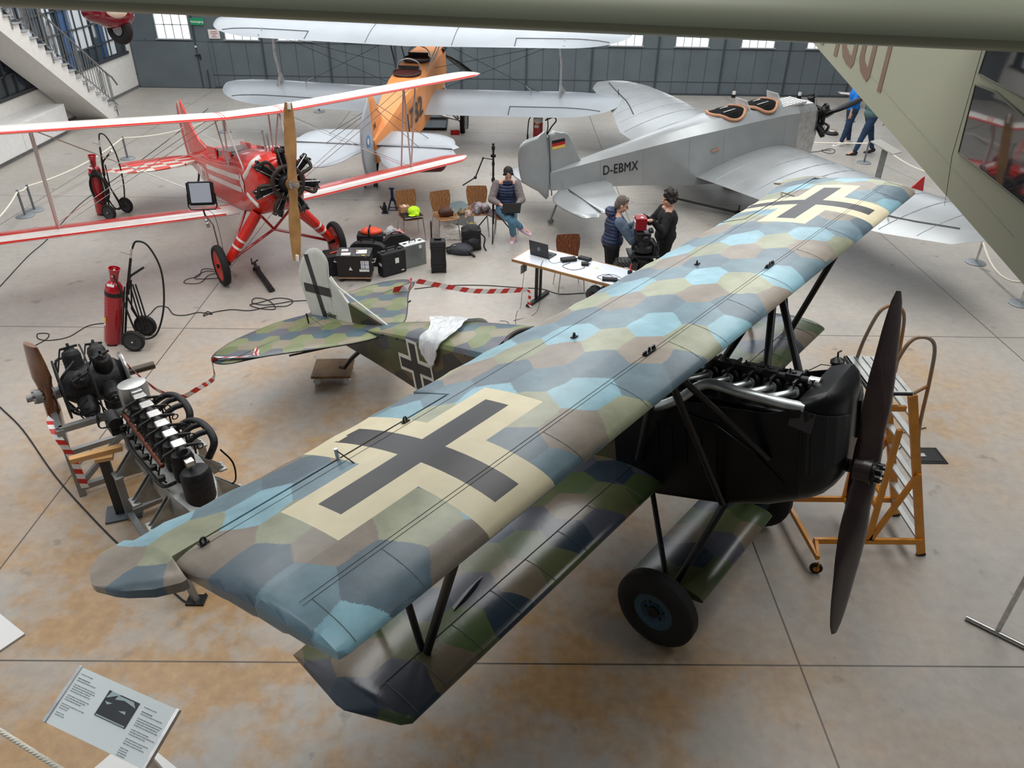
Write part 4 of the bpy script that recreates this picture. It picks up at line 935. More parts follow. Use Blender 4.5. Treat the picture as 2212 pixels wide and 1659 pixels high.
# ---- silver low-wing monoplane D-EBMX
def mono():
    P=pose((6.8,17.1,1.55),.43,.10); t=thing('silver_monoplane','silver low wing monoplane lettered D-EBMX with two open cockpits','aircraft',P['loc'],P['rot'])
    le=[(0,-1.12),(.4,-1.12),(1.6,-1.1),(4.,-1.05),(5.0,-1.12),(5.6,-1.35),(5.95,-1.7),(6.05,-2.0)]; te=[(0,-3.5),(.8,-3.5),(2.6,-3.45),(4.,-2.85),(5.,-2.6),(5.7,-2.4),(6.05,-2.05)]
    len_=[(0,-1.0),(.6,-.98),(2.9,-1.38),(4.1,-1.45),(5.2,-1.5),(5.8,-1.7),(6.15,-2.1)]; ten=[(0,-3.5),(.8,-3.5),(2.6,-3.58),(4.85,-3.35),(5.8,-3.0),(6.15,-2.3)]
    for s,L,T_,mx_ in ((1,le,te,6.05),(-1,len_,ten,6.15)):
        ys=sorted([s*y for y in frange(.36,4.9,14)+[5.1,5.3,5.5,5.65,5.8,5.9,5.98,mx_]])
        rib=lambda y:.012*abs(math.sin(PI*y/.55))
        zf=lambda y:-.52+.08*abs(y)
        b=MB(); wing(b,ys,lambda y:interp(L,abs(y)),lambda y:interp(T_,abs(y)),zf,lambda y:interp([(0,.16),(4,.12),(6.2,.09)],abs(y))*math.sqrt(max(.05,1-max(0,(abs(y)-5.4)/.78)**2)),.03); wo=b.build('wing',SILV,t,ang=50)
        zz=lambda x,y:zf(y)+(naca(min(1,max(0,(interp(L,y)-x)/(interp(L,y)-interp(T_,y)))),interp([(0,.16),(4,.12),(6.2,.09)],y))+.03*4*((interp(L,y)-x)/(interp(L,y)-interp(T_,y)))*(1-(interp(L,y)-x)/(interp(L,y)-interp(T_,y))))*(interp(L,y)-interp(T_,y))+.006
        b=MB(); hx=lambda y:interp(T_,y)+.48; b.tube([(hx(y),s*y,zz(hx(y),y)) for y in frange(3.2,5.6,8)],.014,4); b.tube([(hx(4.6)-.05,s*4.6,zz(hx(4.6),4.6)),(hx(4.6)-.05,s*4.6,zz(hx(4.6),4.6)+.13)],.012,5); b.build('aileron_gap',DLINE,t)
        b=MB()
        for k in range(9): 
            y=.9+.55*k; b.tube([(x,s*y,zz(x,y)-.002) for x in frange(interp(L,y)-.1,interp(T_,y)+.08,10)],.005,4)
        b.build('rib_tape',SILV2,t)
    def fr(x,hw,zb,zs,zt_,hd): return [(x,-hw,zb),(x,hw,zb),(x,hw,zs),(x,hd,zt_),(x,0,zt_+.025),(x,-hd,zt_),(x,-hw,zs)]
    secs=[(-.95,.36,-.72,.30,.44,.22),(-1.3,.40,-.74,.34,.48,.24),(-2.1,.42,-.76,.36,.52,.26),(-3.0,.42,-.72,.36,.54,.26),(-3.7,.38,-.62,.35,.48,.20),(-4.7,.29,-.42,.30,.38,.12),(-5.6,.19,-.28,.24,.29,.06),(-6.6,.05,-.18,.16,.18,.02)]
    b=MB(); b.loft([fr(*q) for q in secs]); b.build('fuselage',SILV,t,ang=20)
    hw=lambda x:interp([(-6.6,.05),(-5.6,.19),(-4.7,.29),(-3.7,.38),(-3.,.42),(-2.1,.42),(-1.3,.40)],x)
    # panel joints
    b=MB()
    for x in (-5.6,-4.7,-3.7,-2.9,-1.35):
        q=[r for r in secs if abs(r[0]-x)<.06]; 
        z0,z1=interp([(r[0],r[2]) for r in reversed(secs)],x),interp([(r[0],r[3]) for r in reversed(secs)],x)
        for s in (-1,1): b.tube([(x,s*(hw(x)+.002),z0),(x,s*(hw(x)+.002),z1)],.005,4)
    b.build('panel_joint',mat('faint_joint',srgb(140,145,148),.5),t)
    # nose
    b=MB(); b.loft([fr(-.95,.36,-.72,.30,.44,.22),fr(-.45,.30,-.60,.26,.38,.18),fr(-.30,.20,-.40,.18,.26,.14)]); b.build('nose_cowl',ALU,t,ang=25)
    b=MB(); b.box((-1.02,0,.455),(.62,.5,.05)); 
    for k in range(7): b.box((-.78-.09*k,0,.49),(.03,.44,.02))
    b.build('cowl_top',mat('polished_cowl',srgb(205,206,205),.3,.6,bump=.3,bscale=25),t,bevel=.012)
    TAN=mat('tan_leather',srgb(176,128,98),.6,bump=.2); CD=mat('cockpit_shade_black',(.008,.008,.008),.9,spec=.1)  # black caps on the deck painted as shade inside the cockpits, no wells cut
    for x,l in ((-2.55,.42),(-1.72,.38)):
        lp=[]
        for k in range(25):
            a=2*PI*k/25; xx=x+l*math.cos(a)*(.85 if math.cos(a)>0 else 1.); yy=.35*math.sin(a); zz=.575-1.05*max(0,abs(yy)-.24); lp.append((xx,yy,zz))
        b=MB(); rr=[b.pts([(x+(p[0]-x)*k,p[1]*k,(.588-1.05*max(0,abs(p[1]*k)-.24)-.0)+dz) for p in lp]) for k,dz in ((1,-.005),(.66,-.002),(.33,-.002))]; ce=b.pts([(x,0,.588)])
        for a_,b_ in zip(rr,rr[1:]): [b.face((a_+i,a_+(i+1)%25,b_+(i+1)%25,b_+i)) for i in range(25)]
        [b.face((rr[2]+i,rr[2]+(i+1)%25,ce)) for i in range(25)]; b.build('cockpit',CD,t)
        MB().tube(lp+[lp[0]],.032,8,cap=False).build('cockpit_rim',TAN,t)
        b=MB(); b.bar((x-.2,-.15,.60),(x+.12,-.1,.60),.02,.012); b.bar((x-.1,.1,.60),(x+.1,.12,.60),.02,.012); b.build('cockpit_tube',ALU,t)
        b=MB(); b.loft([[(x+l,-.24,.50),(x+l,.24,.50),(x+l+.012,.24,.50),(x+l+.012,-.24,.50)],[(x+l-.10,-.17,.74),(x+l-.10,.17,.74),(x+l-.088,.17,.74),(x+l-.088,-.17,.74)]]); b.build('windscreen',mat('clear_screen2',(.8,.84,.86),.08,alpha=.55,spec=.8),t,smooth=False)
    text('D-EBMX',.255,frame((-5.56,-.203,-.055),(1,-.112,-.035),(0,0,1)),BLK,t,'registration',bold=0,sx=.78,sp=1.05,ext=.004)
    MB().bar((-3.2,-.44,-.02),(-3.02,-.44,-.0),.025).build('side_handle',TAN,t)
    radial(t,-.18,5,.16,.46,.3,BLK)
    b=make_blade(MB(),1.10,-1.06,.12,.15,.13); b.cyl((.0,0,0),(.16,0,0),.07,16); b.build('propeller',BLK,t)
    # tail
    ro=flat_surface('rudder',[(-6.63,-.30),(-6.60,.86),(-6.8,.88),(-7.04,.85),(-7.17,.76),(-7.21,.60),(-7.21,.35),(-7.17,.12),(-7.05,.0),(-6.85,-.15)],0,SILV,t,.035,'y',n=3)
    fo=flat_surface('fin',[(-6.57,.02),(-6.57,.87),(-6.35,.87),(-6.18,.80),(-6.05,.52),(-5.86,.16),(-5.6,.06)],0,SILV,t,.035,'y',n=2)
    MB().tube([(-6.585,-.04,-.28),(-6.585,-.04,.87)],.012,5).build('hinge_line',DLINE,t)
    for s in (-1,1):
        for k,m in enumerate((srgb(20,20,22),srgb(170,25,30),srgb(210,178,90))): MB().box((-6.39,s*.037,.72-.055*k),(.27,.004,.055)).build('flag_band',mat('flag_%d'%k,m,.5),fo,smooth=False)
        flat_surface('stabiliser',[(-5.45,s*.12),(-5.60,s*.7),(-5.88,s*1.40),(-6.02,s*1.50),(-6.36,s*1.54),(-6.30,s*.1)],-.19,SILV,t,.03,n=2)
        flat_surface('elevator',[(-6.34,s*.14),(-6.40,s*1.55),(-6.62,s*1.60),(-6.74,s*1.52),(-6.84,s*1.0),(-6.80,s*.5),(-6.6,s*.22)],-.19,SILV,t,.025,n=2)
        MB().tube([(-6.32,s*.2,-.165),(-6.38,s*1.52,-.165)],.012,5).build('elevator_gap',DLINE,t)
        spoked_wheel(t,(-1.5,s*.85,-1.27),.28,.1,GREYM); MB().tube([(-1.5,s*.3,-.7),(-1.5,s*.8,-1.27)],.03,8).tube([(-2.2,s*.3,-.7),(-1.5,s*.8,-1.27)],.025,8).build('gear_leg',ALU,t)
    MB().tube([(-6.3,0,-.2),(-6.5,0,-.55),(-6.62,0,-.78)],.022,8).cyl((-6.62,-.03,-.80),(-6.62,.03,-.80),.06,12).build('tail_wheel',GREYM,t)
    return t
MONO=mono()
# ---- olive aircraft hanging above the camera's right
OLV=mat('olive_dope',srgb(158,158,138),.5,var=.03,vscale=1.2,bump=.03)
OLV2=mat('olive_dope_dark',srgb(112,116,98),.45,var=.03,vscale=1.5)
def olive():
    t=thing('hanging_olive_aircraft','olive green aircraft hanging overhead with brown digits and cabin windows','aircraft',(0,0,0))
    X0=2.1
    # section: skin from window level down, chine and belly. points given as (y,z of belly, z of chine)
    secs=[]
    zb=lambda y:4.014+(4.535-4.014)*(y-2.826)/(5.813-2.826)
    zc=lambda y:4.177+(.397)*(y-3.0)/(2.03)*1.0
    wd=lambda y:interp([(1.0,.95),(3.6,.9),(6,.55),(8,.2)],y)
    b=MB(); rings=[]
    for y in (1.2,2.2,3.0,3.62,4.4,5.2,6.0,7.2):
        w_=wd(y); z0=zb(y); z1=max(z0+.05,zc(y)); x0=X0+.0; zt_=5.02-.0*(y)
        rings.append([(x0+.30*w_*.4,y,z0),(x0,y,z0+.02),(x0-.0,y,z1),(x0,y,zt_),(x0+w_,y,zt_),(x0+w_,y,z1),(x0+w_-.1,y,z0)])
    b.loft(rings); b.build('fuselage',OLV,t,smooth=False)
    MB().tube([(X0-.001,3.0,zc(3.0)),(X0-.001,5.6,zc(5.6))],.0012,4).tube([(X0-.001,3.655,4.80),(X0-.001,3.63,4.34),(X0-.001,3.56,4.12)],.001,4).build('panel_joint',OLV2,t)
    GLW=G('cabin_glass'); p=GLW.tc.outputs['Object']; GLW.P.inputs['Base Color'].default_value=(.035,.035,.04,1); GLW.P.inputs['Roughness'].default_value=.03; GLW.P.inputs['Specular IOR Level'].default_value=1.; GLW.P.inputs['IOR'].default_value=1.9
    GLW.bump(GLW.noise(p,1.6,2,.5),.15,.02)
    MYZ=Matrix(((0,0,1,0),(1,0,0,0),(0,1,0,0),(0,0,0,1)))
    for poly in ([(3.612,4.659),(3.576,4.367),(2.6,4.275),(2.6,4.42),(3.213,4.615),(3.45,4.66)],[(3.611,4.808),(3.613,4.704),(3.252,4.675),(2.6,4.60),(2.6,4.93),(3.6,4.93)]):
        wo=MB().prism(poly,X0-.006,X0-.002,MYZ).build('window',GLW.M,t,smooth=False)
        cy_=sum(p[0] for p in poly)/len(poly); cz_=sum(p[1] for p in poly)/len(poly)
        MB().tube([(X0-.005,y,z) for y,z in poly]+[(X0-.005,*poly[0])],.005,5,cap=False).build('window_frame',OLV2,wo)
    BRN=mat('brown_numerals',srgb(122,98,82),.5,var=.05)
    # digits 1001 drawn as outlined strokes on the skin (y decreases toward the reader's right)
    n=MB()
    def rectp(y0,y1,z0,z1): n.prism([(y0,z0),(y1,z0),(y1,z1),(y0,z1)],X0-.003,X0-.001,MYZ)
    rectp(5.30,5.24,4.52,4.90)
    for a,b_ in ((5.20,4.96),(4.90,4.70)):
        zb_=4.505 if a>5 else 4.475
        o_=[(a,4.95),(a,zb_+.09),(a-.05,zb_+.03),(a-.13,zb_),(b_+.03,zb_-.01),(b_,zb_+.02),(b_,4.95)]
        i_=[(b_+.055,4.95),(b_+.055,zb_+.055),(a-.14,zb_+.06),(a-.08,zb_+.09),(a-.06,zb_+.12),(a-.06,4.95)]
        n.prism(o_+i_,X0-.003,X0-.001,MYZ)
    rectp(4.565,4.515,4.445,4.93); rectp(5.56,5.50,4.55,4.9)
    n.build('registration_digit',BRN,t,smooth=False)
    # wing above the fuselage, leading edge towards the gallery
    th=math.atan2(-.40,3.0)
    b=MB(); 
    Rz=Matrix.Rotation(th,4,'Z'); ys=frange(-6,6,12)
    wing(b,ys,lambda y:0,lambda y:-1.5,lambda y:0,lambda y:.19,.05)
    # local x forward -> towards camera (-y world)
    M=Matrix.Translation((-.09,2.44,5.085))@Rz@Matrix(((0,1,0,0),(-1,0,0,0),(0,0,1,0),(0,0,0,1)))
    b.v=[tuple(M@Vector(v)) for v in b.v]; b.v=[(x,y,z-.0535-.0093*x) for x,y,z in b.v]; b.build('wing',mat('olive_wing',srgb(134,138,118),.4,var=.03,vscale=1.2),t,ang=60)
    b=MB(); b.tube([(X0+.2,2.9,5.0),(X0+.2,2.9,5.1)],.03,8).tube([(X0+.7,2.9,5.0),(X0+.7,2.9,5.1)],.03,8).build('wing_mount',OLV2,t)
    for x in (-2.5,2.5): MB().tube([(x,3.0,5.25),(x*.9,3.2,10.4)],.006,6).build('suspension_cable',STEEL,t)
    MB().tube([(X0+.4,6.4,5.0),(X0+.4,6.4,10.4)],.006,6).build('suspension_cable',STEEL,t)
olive()
# ---- maroon wheel fairing hanging top left
def spat():
    t=thing('maroon_wheel_fairing','maroon and cream wheel fairing with black tyre hanging near the stairs','wheel fairing',(-6.5,14,0))
    MAR=mat('maroon_gloss',srgb(110,16,30),.15,coat=.6); CR=mat('cream_gloss',srgb(226,212,188),.25,coat=.4)
    b=MB(); b.ball((0,0,3.68),(.34,.28,.22),24,14); b.ball((-.2,-.1,3.72),(.25,.2,.17),18,10); b.build('fairing',MAR,t,remesh=.02,sm=4)
    b=MB(); b.ball((.14,-.16,3.74),(.17,.14,.11),20,12); b.build('cream_panel',CR,t)
    c=(.06,0,3.46); MB().torus(c,.17,.075,(.35,1,0),32,12).build('tyre',RUB,t); MB().cyl((.04,-.05,3.46),(.08,.05,3.46),.1,20).build('rim',ALU,t)
    MB().tube([(0,.0,3.8),(-.1,.3,5.2)],.06,10).build('leg',MAR,t); MB().tube([(-.1,.3,5.2),(-.1,.3,10.4)],.008,6).build('suspension_cable',STEEL,t)
spat()
# ------------------------------------------------------------ people
SKIN=mat('skin',srgb(206,160,138),.5,var=.05)
def V(*a): return Vector(a)
def hand(b,w,dirv,palmn,side,curl=.5,s=1.):
    """wrist w, pointing dirv, palm facing palmn, side=+1/-1 picks the thumb side"""
    d=Vector(dirv).normalized(); n=Vector(palmn); n=(n-d*n.dot(d)).normalized(); x=d.cross(n)*side
    c=w+d*.045*s; b.cap(w,w+d*.03*s,.026*s,.03*s,10)
    for k in (-1,0,1): b.cap(w+d*.02*s+x*k*.014*s,w+d*.085*s+x*k*.022*s,.015*s,.013*s,8)
    for k,(o,l) in enumerate(((-.033,.060),(-.011,.072),(.011,.076),(.033,.068))):
        p=w+d*.088*s+x*o*s; a=curl*.7; d1=(d*math.cos(a)+n*math.sin(a)).normalized(); q=p+d1*l*.5*s; a2=curl*1.6; d2=(d*math.cos(a2)+n*math.sin(a2)).normalized(); r=q+d2*l*.5*s
        b.cap(p,q,.0092*s,.0086*s,8); b.cap(q,r,.0086*s,.0075*s,8)
    p=w+d*.028*s+x*.028*s; q=p+(d*.55+x*.75+n*.3).normalized()*.036*s; r=q+(d*.8+x*.2+n*.45).normalized()*.03*s
    b.cap(p,q,.013*s,.011*s,8); b.cap(q,r,.011*s,.009*s,8)
def head(b,c,f,up=(0,0,1),s=1.):
    f=Vector(f).normalized(); up=Vector(up); r=f.cross(up).normalized(); u=r.cross(f).normalized(); R=Matrix((f,-r,u)).transposed()
    P=lambda x,y,z:c+f*x*s+r*y*s+u*z*s
    b.ball(P(-.012,0,.025),(.092*s,.072*s,.092*s),18,12,R); b.ball(P(.022,0,-.03),(.066*s,.058*s,.085*s),16,10,R); b.ball(P(.048,0,-.085),(.030*s,.032*s,.026*s),10,8,R)
    b.cap(P(.078,0,.01),P(.104,0,-.022),.010*s,.014*s,8)           # nose
    for k in (-1,1):
        b.ball(P(-.005,k*.073,-.015),(.018*s,.009*s,.028*s),10,8,R); b.cap(P(.076,k*.015,.024),P(.068,k*.042,.026),.010*s,.009*s,8); b.ball(P(.055,k*.036,-.035),(.026*s,.02*s,.022*s),8,6,R)
    b.cap(P(.088,-.016,-.058),P(.088,.016,-.058),.008*s,.008*s,6)
    return P
def figure(name,label,J,face,cloth,feet=True,hands=None,hs=1.,hair='short',curl=.5,up=(0,0,1),sleeve=1.,loc=(0,0,0)):
    t=thing(name,label,'person',loc)
    j={k:Vector(v)-Vector(loc) for k,v in J.items()}
    b=MB(); P=head(b,j['head'],face,up)
    b.cap(j['head']+(j['neck']-j['head'])*.3,j['neck'],.052,.055); b.cap(j['neck'],j['chest'],.07,.10)
    b.cap(j['chest'],j['pelvis'],.10,.11)
    for s in 'LR':
        b.cap(j['neck'],j['sh'+s],.055,.05); b.cap(j['sh'+s],j['el'+s],.045,.036); b.cap(j['el'+s],j['wr'+s],.036,.024)
        b.cap(j['pelvis'],j['hip'+s],.09,.085); b.cap(j['hip'+s],j['kn'+s],.078,.05); b.cap(j['kn'+s],j['an'+s],.048,.034); b.cap(j['an'+s],j['to'+s],.036,.03)
        hd,pn=hands[s]; hand(b,j['wr'+s],hd,pn,1 if s=='R' else -1,curl)
    b.build('body',SKIN,t,remesh=.0065,sm=2)
    EW=mat('eye_white',(.7,.7,.7),.3); EB=mat('eye_dark',(.02,.015,.012),.2); LIP=mat('lip',srgb(170,98,90),.5)
    e=MB(); 
    for k in (-1,1): e.ball(P(.078,k*.030,.002),.009,8,6)
    e.build('eyes',EB,t); MB().cap(P(.096,-.015,-.058),P(.096,.015,-.058),.0045,.0045,6).build('lips',LIP,t)
    top,tm,sm_=cloth['top']
    b=MB(); c_,p_=j['chest'],j['pelvis']; r_=(j['shR']-j['shL']).normalized()
    w=cloth.get('w',1.)
    fdir=r_.cross(Vector((0,0,1))).normalized(); upv=(c_-p_).normalized(); ff=r_.cross(upv).normalized(); Rm=Matrix((r_,ff,upv)).transposed()
    dp=cloth.get('dp',1.35); b.ball(c_+upv*.01,(.185*w,.118*w*dp,.18),20,12,Rm); b.ball((c_+p_)/2,(.165*w,.110*w*dp,.21),18,10,Rm); b.ball(p_+upv*.03,(.185*w,.128*w*dp,.14),18,10,Rm)
    for k in (-.10,0,.10): b.cap(c_+r_*k+upv*.02,p_+r_*k,.085*w,.095*w,10)
    for s in 'LR': b.cap(c_+(j['sh'+s]-c_)*.5+upv*.04,j['sh'+s],.085,.068)
    if cloth.get('collar'): b.torus(j['neck']+Vector((0,0,-.005)),.068,.034,upv,18,8); b.ball(j['neck']+(c_-j['neck'])*.35,(.11,.08,.07),14,8,Rm)
    if cloth.get('hood'):
        b.ball(j['neck']-Vector(face).normalized()*.10+Vector((0,0,-.02)),(.12,.10,.085),14,8,Rm)
    if cloth.get('one'):
        for s in 'LR':
            e_=j['el'+s]+(j['wr'+s]-j['el'+s])*sleeve; b.cap(j['sh'+s],j['el'+s],.072,.062); b.cap(j['el'+s],e_,.062,.042)
    b.build(top,tm,t,remesh=.011,sm=4,disp=(.016,.06))
    if not cloth.get('one'):
        for s in 'LR':
            b=MB(); e_=j['el'+s]+(j['wr'+s]-j['el'+s])*sleeve; b.cap(j['sh'+s],j['el'+s],.082,.070); b.cap(j['el'+s],e_,.070,.048); b.build('sleeve',sm_,t,remesh=.011,sm=4,disp=(.016,.05))
    b=MB(); tr,tm2=cloth['legs']; b.ball(p_-upv*.02,(.185,.15,.13),16,10,Rm)
    for s in 'LR': b.cap(p_+(j['hip'+s]-p_)*.7,j['hip'+s],.115,.115); b.cap(j['hip'+s],j['kn'+s],.115,.080); b.cap(j['kn'+s],j['an'+s]+(j['kn'+s]-j['an'+s])*.12,.078,.056)
    b.build(tr,tm2,t,remesh=.011,sm=4,disp=(.014,.07))
    for s in 'LR':
        b=MB(); a,o=j['an'+s],j['to'+s]; d=(o-a); fl=Vector((d.x,d.y,d.z*.6)).normalized(); k=Vector((0,0,1)) if abs(fl.z)<.9 else V(1,0,0)
        so=a-V(0,0,.035)
        b.cap(so-fl*.045,so+fl*.07,.05,.05); b.cap(so+fl*.05-V(0,0,.012),so+fl*.175-V(0,0,.018),.048,.040); b.cap(a+V(0,0,.015),so,.05,.05)
        sh=b.build('shoe',cloth['shoe'],t,remesh=.008,sm=2)
        b=MB(); b.cap(so-fl*.035-V(0,0,.036),so+fl*.17-V(0,0,.042),.014,.012); b.cap(so-fl*.03-V(0,.015,.036),so+fl*.16-V(0,.018,.042),.014,.012); b.build('sole',WHITE,sh)
        if cloth.get('sock'): MB().cap(a,a+(j['kn'+s]-a).normalized()*.10,.040,.043).build('sock',BLKM,t)
    hm=cloth['hair']; b=MB(); f=Vector(face).normalized(); 
    rr=f.cross(Vector(up)).normalized(); R=Matrix((f,-rr,rr.cross(f).normalized())).transposed()
    if hair=='short':
        b.ball(P(-.028,0,.038),(.094,.083,.096),18,12,R); b.ball(P(-.05,0,-.01),(.07,.076,.09),14,10,R); b.cap(P(.03,-.04,.105),P(.035,.04,.105),.022,.022)
    elif hair=='bob':
        b.ball(P(-.03,0,.045),(.105,.095,.098),18,12,R); b.ball(P(-.045,0,-.02),(.085,.092,.10),14,10,R)
        for k in (-1,1): b.cap(P(.03,k*.062,.09),P(.0,k*.085,-.04),.03,.03)
    elif hair=='tied':
        b.ball(P(-.028,0,.036),(.096,.086,.097),18,12,R); b.ball(P(-.06,0,-.03),(.065,.075,.075),14,10,R)
        for k in (-1,1): b.cap(P(.045,k*.05,.075),P(.01,k*.078,-.0),.022,.022)
        b.ball(P(-.09,.0,-.10),(.04,.05,.05),10,8,R)
    else:
        random.seed(5); b.ball(P(-.03,0,.035),(.11,.10,.105),18,12,R)
        for k in range(70):
            a=random.uniform(0,2*PI); z=random.uniform(-.9,1); q=math.sqrt(1-z*z); x=q*math.cos(a)
            if x>.35 and z<.35: continue
            b.ball(P(-.03+.115*x,.105*q*math.sin(a),.035+.115*z),random.uniform(.018,.032),8,6)
    b.build('hair',hm,t,remesh=.009,sm=1,disp=(.012,.02))
    return t,P
DN=mat('denim_light',srgb(92,136,164),.8,var=.12,vscale=12,bump=.3,bscale=60); DN2=mat('denim_dark',srgb(30,52,80),.8,var=.2,vscale=10,bump=.3)
def quilt(name,col):
    g=G(name); X,Y,Z=g.sep(g.tc.outputs['Object']); h=g.m('ABSOLUTE',g.m('SINE',g.m('MULTIPLY',Z,58.))); g.P.inputs['Base Color'].default_value=(*col,1); g.P.inputs['Roughness'].default_value=.45; g.bump(g.m('POWER',h,.4),1.,.02); return g.M
NAVY=quilt('quilted_navy',srgb(30,44,78)); KNIT=mat('knit_grey',srgb(122,114,112),.9,var=.25,vscale=60,bump=.4); KNITB=mat('knit_bluegrey',srgb(88,104,124),.9,var=.2,vscale=60,bump=.4); JER=mat('black_jersey',srgb(20,20,22),.85,bump=.3); BPANT=mat('black_trousers',srgb(16,16,18),.9)
PINK_=mat('pink_sneaker',srgb(226,196,214),.6); HB=mat('hair_black',srgb(28,22,22),.6,bump=.6,bscale=120); HBR=mat('hair_brown_grey',srgb(84,72,66),.6,bump=.6,bscale=120,col2=srgb(120,108,100)); HCU=mat('hair_dark_curly',srgb(40,32,30),.6,bump=.6,bscale=90)
# seated woman with tablet computer
o=V(.02,13.62,0)
J=dict(head=o+V(.03,-.02,1.24),neck=o+V(.02,.06,1.08),chest=o+V(0,.10,.88),pelvis=o+V(0,.12,.56),shL=o+V(.19,.08,1.02),shR=o+V(-.18,.08,1.02),elL=o+V(.28,-.04,.78),elR=o+V(-.27,-.04,.78),wrL=o+V(.17,-.24,.72),wrR=o+V(-.06,-.25,.73),
 hipL=o+V(.09,.08,.54),hipR=o+V(-.09,.08,.54),knR=o+V(.02,-.36,.56),knL=o+V(.10,-.36,.50),anL=o+V(.12,-.33,.11),toL=o+V(.10,-.45,.04),anR=o+V(.34,-.22,.26),toR=o+V(.46,-.30,.20))
J['anL']=gp(1108,508,.1)+V(0,0,0); J['anL'].z=.09; J['toL']=J['anL']+V(-.02,-.12,-.05); J['anR']=gp(1128,492,.22); J['toR']=J['anR']+V(.12,-.08,-.06)
figure('person','person in navy quilted vest and pale jeans sitting on a wooden chair with a laptop',J,(.08,-.75,-.55),dict(top=('vest',NAVY,None),legs=('jeans',DN),shoe=PINK_,hair=HB,sock=True,collar=True) if False else dict(top=('vest',NAVY,KNIT),legs=('jeans',DN),shoe=PINK_,hair=HB,sock=True,collar=True),hands=dict(L=((-.5,-.75,-.1),(0,0,-1)),R=((.5,-.75,-.1),(0,0,-1))),hair='tied',sleeve=.62,up=(0,-.5,.85),curl=.45)
def laptop(name,label,loc,rz,open_=100,w=.34,d=.235,screen_back=None,logo=False,tilt=0.):
    t=thing(name,label,'laptop',loc,(tilt,0,rz)); LB=mat('laptop_shell',srgb(34,36,40),.4,var=.05); KB=mat('keyboard',(.02,.02,.022),.6)
    MB().box((0,0,.009),(w,d,.018)).build('base',LB,t,bevel=.004)
    b=MB(); 
    for i in range(5):
        for k in range(13): b.box((-w/2+.035+k*(w-.07)/12,.0+.08-i*.026,.0195),(.018,.019,.003))
    b.build('keys',KB,t,smooth=False)
    a=math.radians(open_-90); b=MB(); R=Matrix.Rotation(-a,3,'X'); c=V(0,d/2,.018)+R@V(0,0,d/2); b.box(c,(w,.008,d),R); lo=b.build('lid',LB,t,bevel=.003)
    MB().box(c+R@V(0,-.0045,0),(w-.03,.001,d-.03),R).build('screen',mat('screen_dark',(.03,.035,.045),.15,emit=(.05,.07,.1),estr=.6),lo)
    if logo: MB().torus(c+R@V(0,.0048,0),.022,.0025,R@V(0,1,0),20,6).build('emblem',ALU,lo)
    return t
laptop('laptop','black laptop held on the lap of the seated person',o+V(.07,-.34,.665),math.radians(188),118,w=.33,tilt=0.)
# two people at the camera rig
w1=V(1.70,11.22,0)
J=dict(head=w1+V(.06,-.02,1.52),neck=w1+V(.0,.02,1.37),chest=w1+V(-.02,.04,1.18),pelvis=w1+V(-.04,.05,.90),shL=w1+V(.0,.22,1.29),shR=w1+V(.02,-.16,1.29),elL=w1+V(.20,.22,1.05),elR=w1+V(.24,-.16,1.00),wrL=w1+V(.30,.06,1.20),wrR=w1+V(.28,-.08,1.22),
 hipL=w1+V(-.04,.14,.86),hipR=w1+V(-.04,-.05,.86),knL=w1+V(-.02,.15,.47),knR=w1+V(0,-.06,.47),anL=w1+V(-.05,.15,.08),anR=w1+V(-.03,-.07,.08),toL=w1+V(.1,.13,.03),toR=w1+V(.12,-.09,.03))
figure('person','person in blue quilted hooded jacket with grey sleeves bending over the camera rig',J,(.92,-.15,-.40),dict(top=('jacket',NAVY,KNITB),legs=('trousers',BPANT),shoe=BLKM,hair=HBR,hood=True),hands=dict(L=((.5,-.3,.5),(.3,-.8,0)),R=((.4,.2,.7),(.8,.2,0))),hair='short',sleeve=.9,curl=.8,up=(.3,0,.95))
w2=V(2.50,11.42,0)
J=dict(head=w2+V(-.02,-.03,1.56),neck=w2+V(.02,.02,1.40),chest=w2+V(.02,.04,1.20),pelvis=w2+V(.02,.05,.92),shL=w2+V(-.02,-.16,1.32),shR=w2+V(-.04,.20,1.32),elL=w2+V(-.10,-.30,1.12),elR=w2+V(-.22,.16,1.12),wrL=w2+V(-.28,-.30,1.30),wrR=w2+V(-.36,.05,1.25),
 hipL=w2+V(.02,-.04,.88),hipR=w2+V(.02,.14,.88),knL=w2+V(-.01,-.06,.48),knR=w2+V(.02,.16,.48),anL=w2+V(.02,-.06,.08),anR=w2+V(.05,.16,.08),toL=w2+V(-.11,-.07,.03),toR=w2+V(-.10,.14,.03))
figure('person','person with dark curly hair and black long sleeved top reaching to the red camera box',J,(-.93,-.25,-.15),dict(top=('sweater',JER,JER),legs=('trousers',BPANT),shoe=BLKM,hair=HCU,one=True),hands=dict(L=((-.95,.1,.05),(0,0,-1)),R=((-.9,0,0),(0,0,-1))),hair='curly',sleeve=.92,curl=.3)
# walkers at the far right, upper bodies behind the hanging aircraft
w3=V(9.12,19.9,0)
J=dict(head=w3+V(.1,0,1.62),neck=w3+V(.08,0,1.47),chest=w3+V(.08,0,1.28),pelvis=w3+V(.05,0,.96),shL=w3+V(.1,.19,1.38),shR=w3+V(.1,-.19,1.38),elL=w3+V(.0,.24,1.10),elR=w3+V(.20,-.24,1.12),wrL=w3+V(.1,.1,.95),wrR=w3+V(.3,-.22,.90),
 hipL=w3+V(.05,.1,.92),hipR=w3+V(.05,-.1,.92),knL=w3+V(.2,.12,.5),knR=w3+V(-.08,-.1,.5),anL=w3+V(.33,.1,.10),anR=w3+V(-.22,-.14,.08),toL=w3+V(.20,.10,.04),toR=w3+V(-.36,-.14,.03))
TEAL=mat('teal_shirt',srgb(70,96,98),.8,bump=.3); BLUET=mat('blue_shirt',srgb(0,110,200),.7)
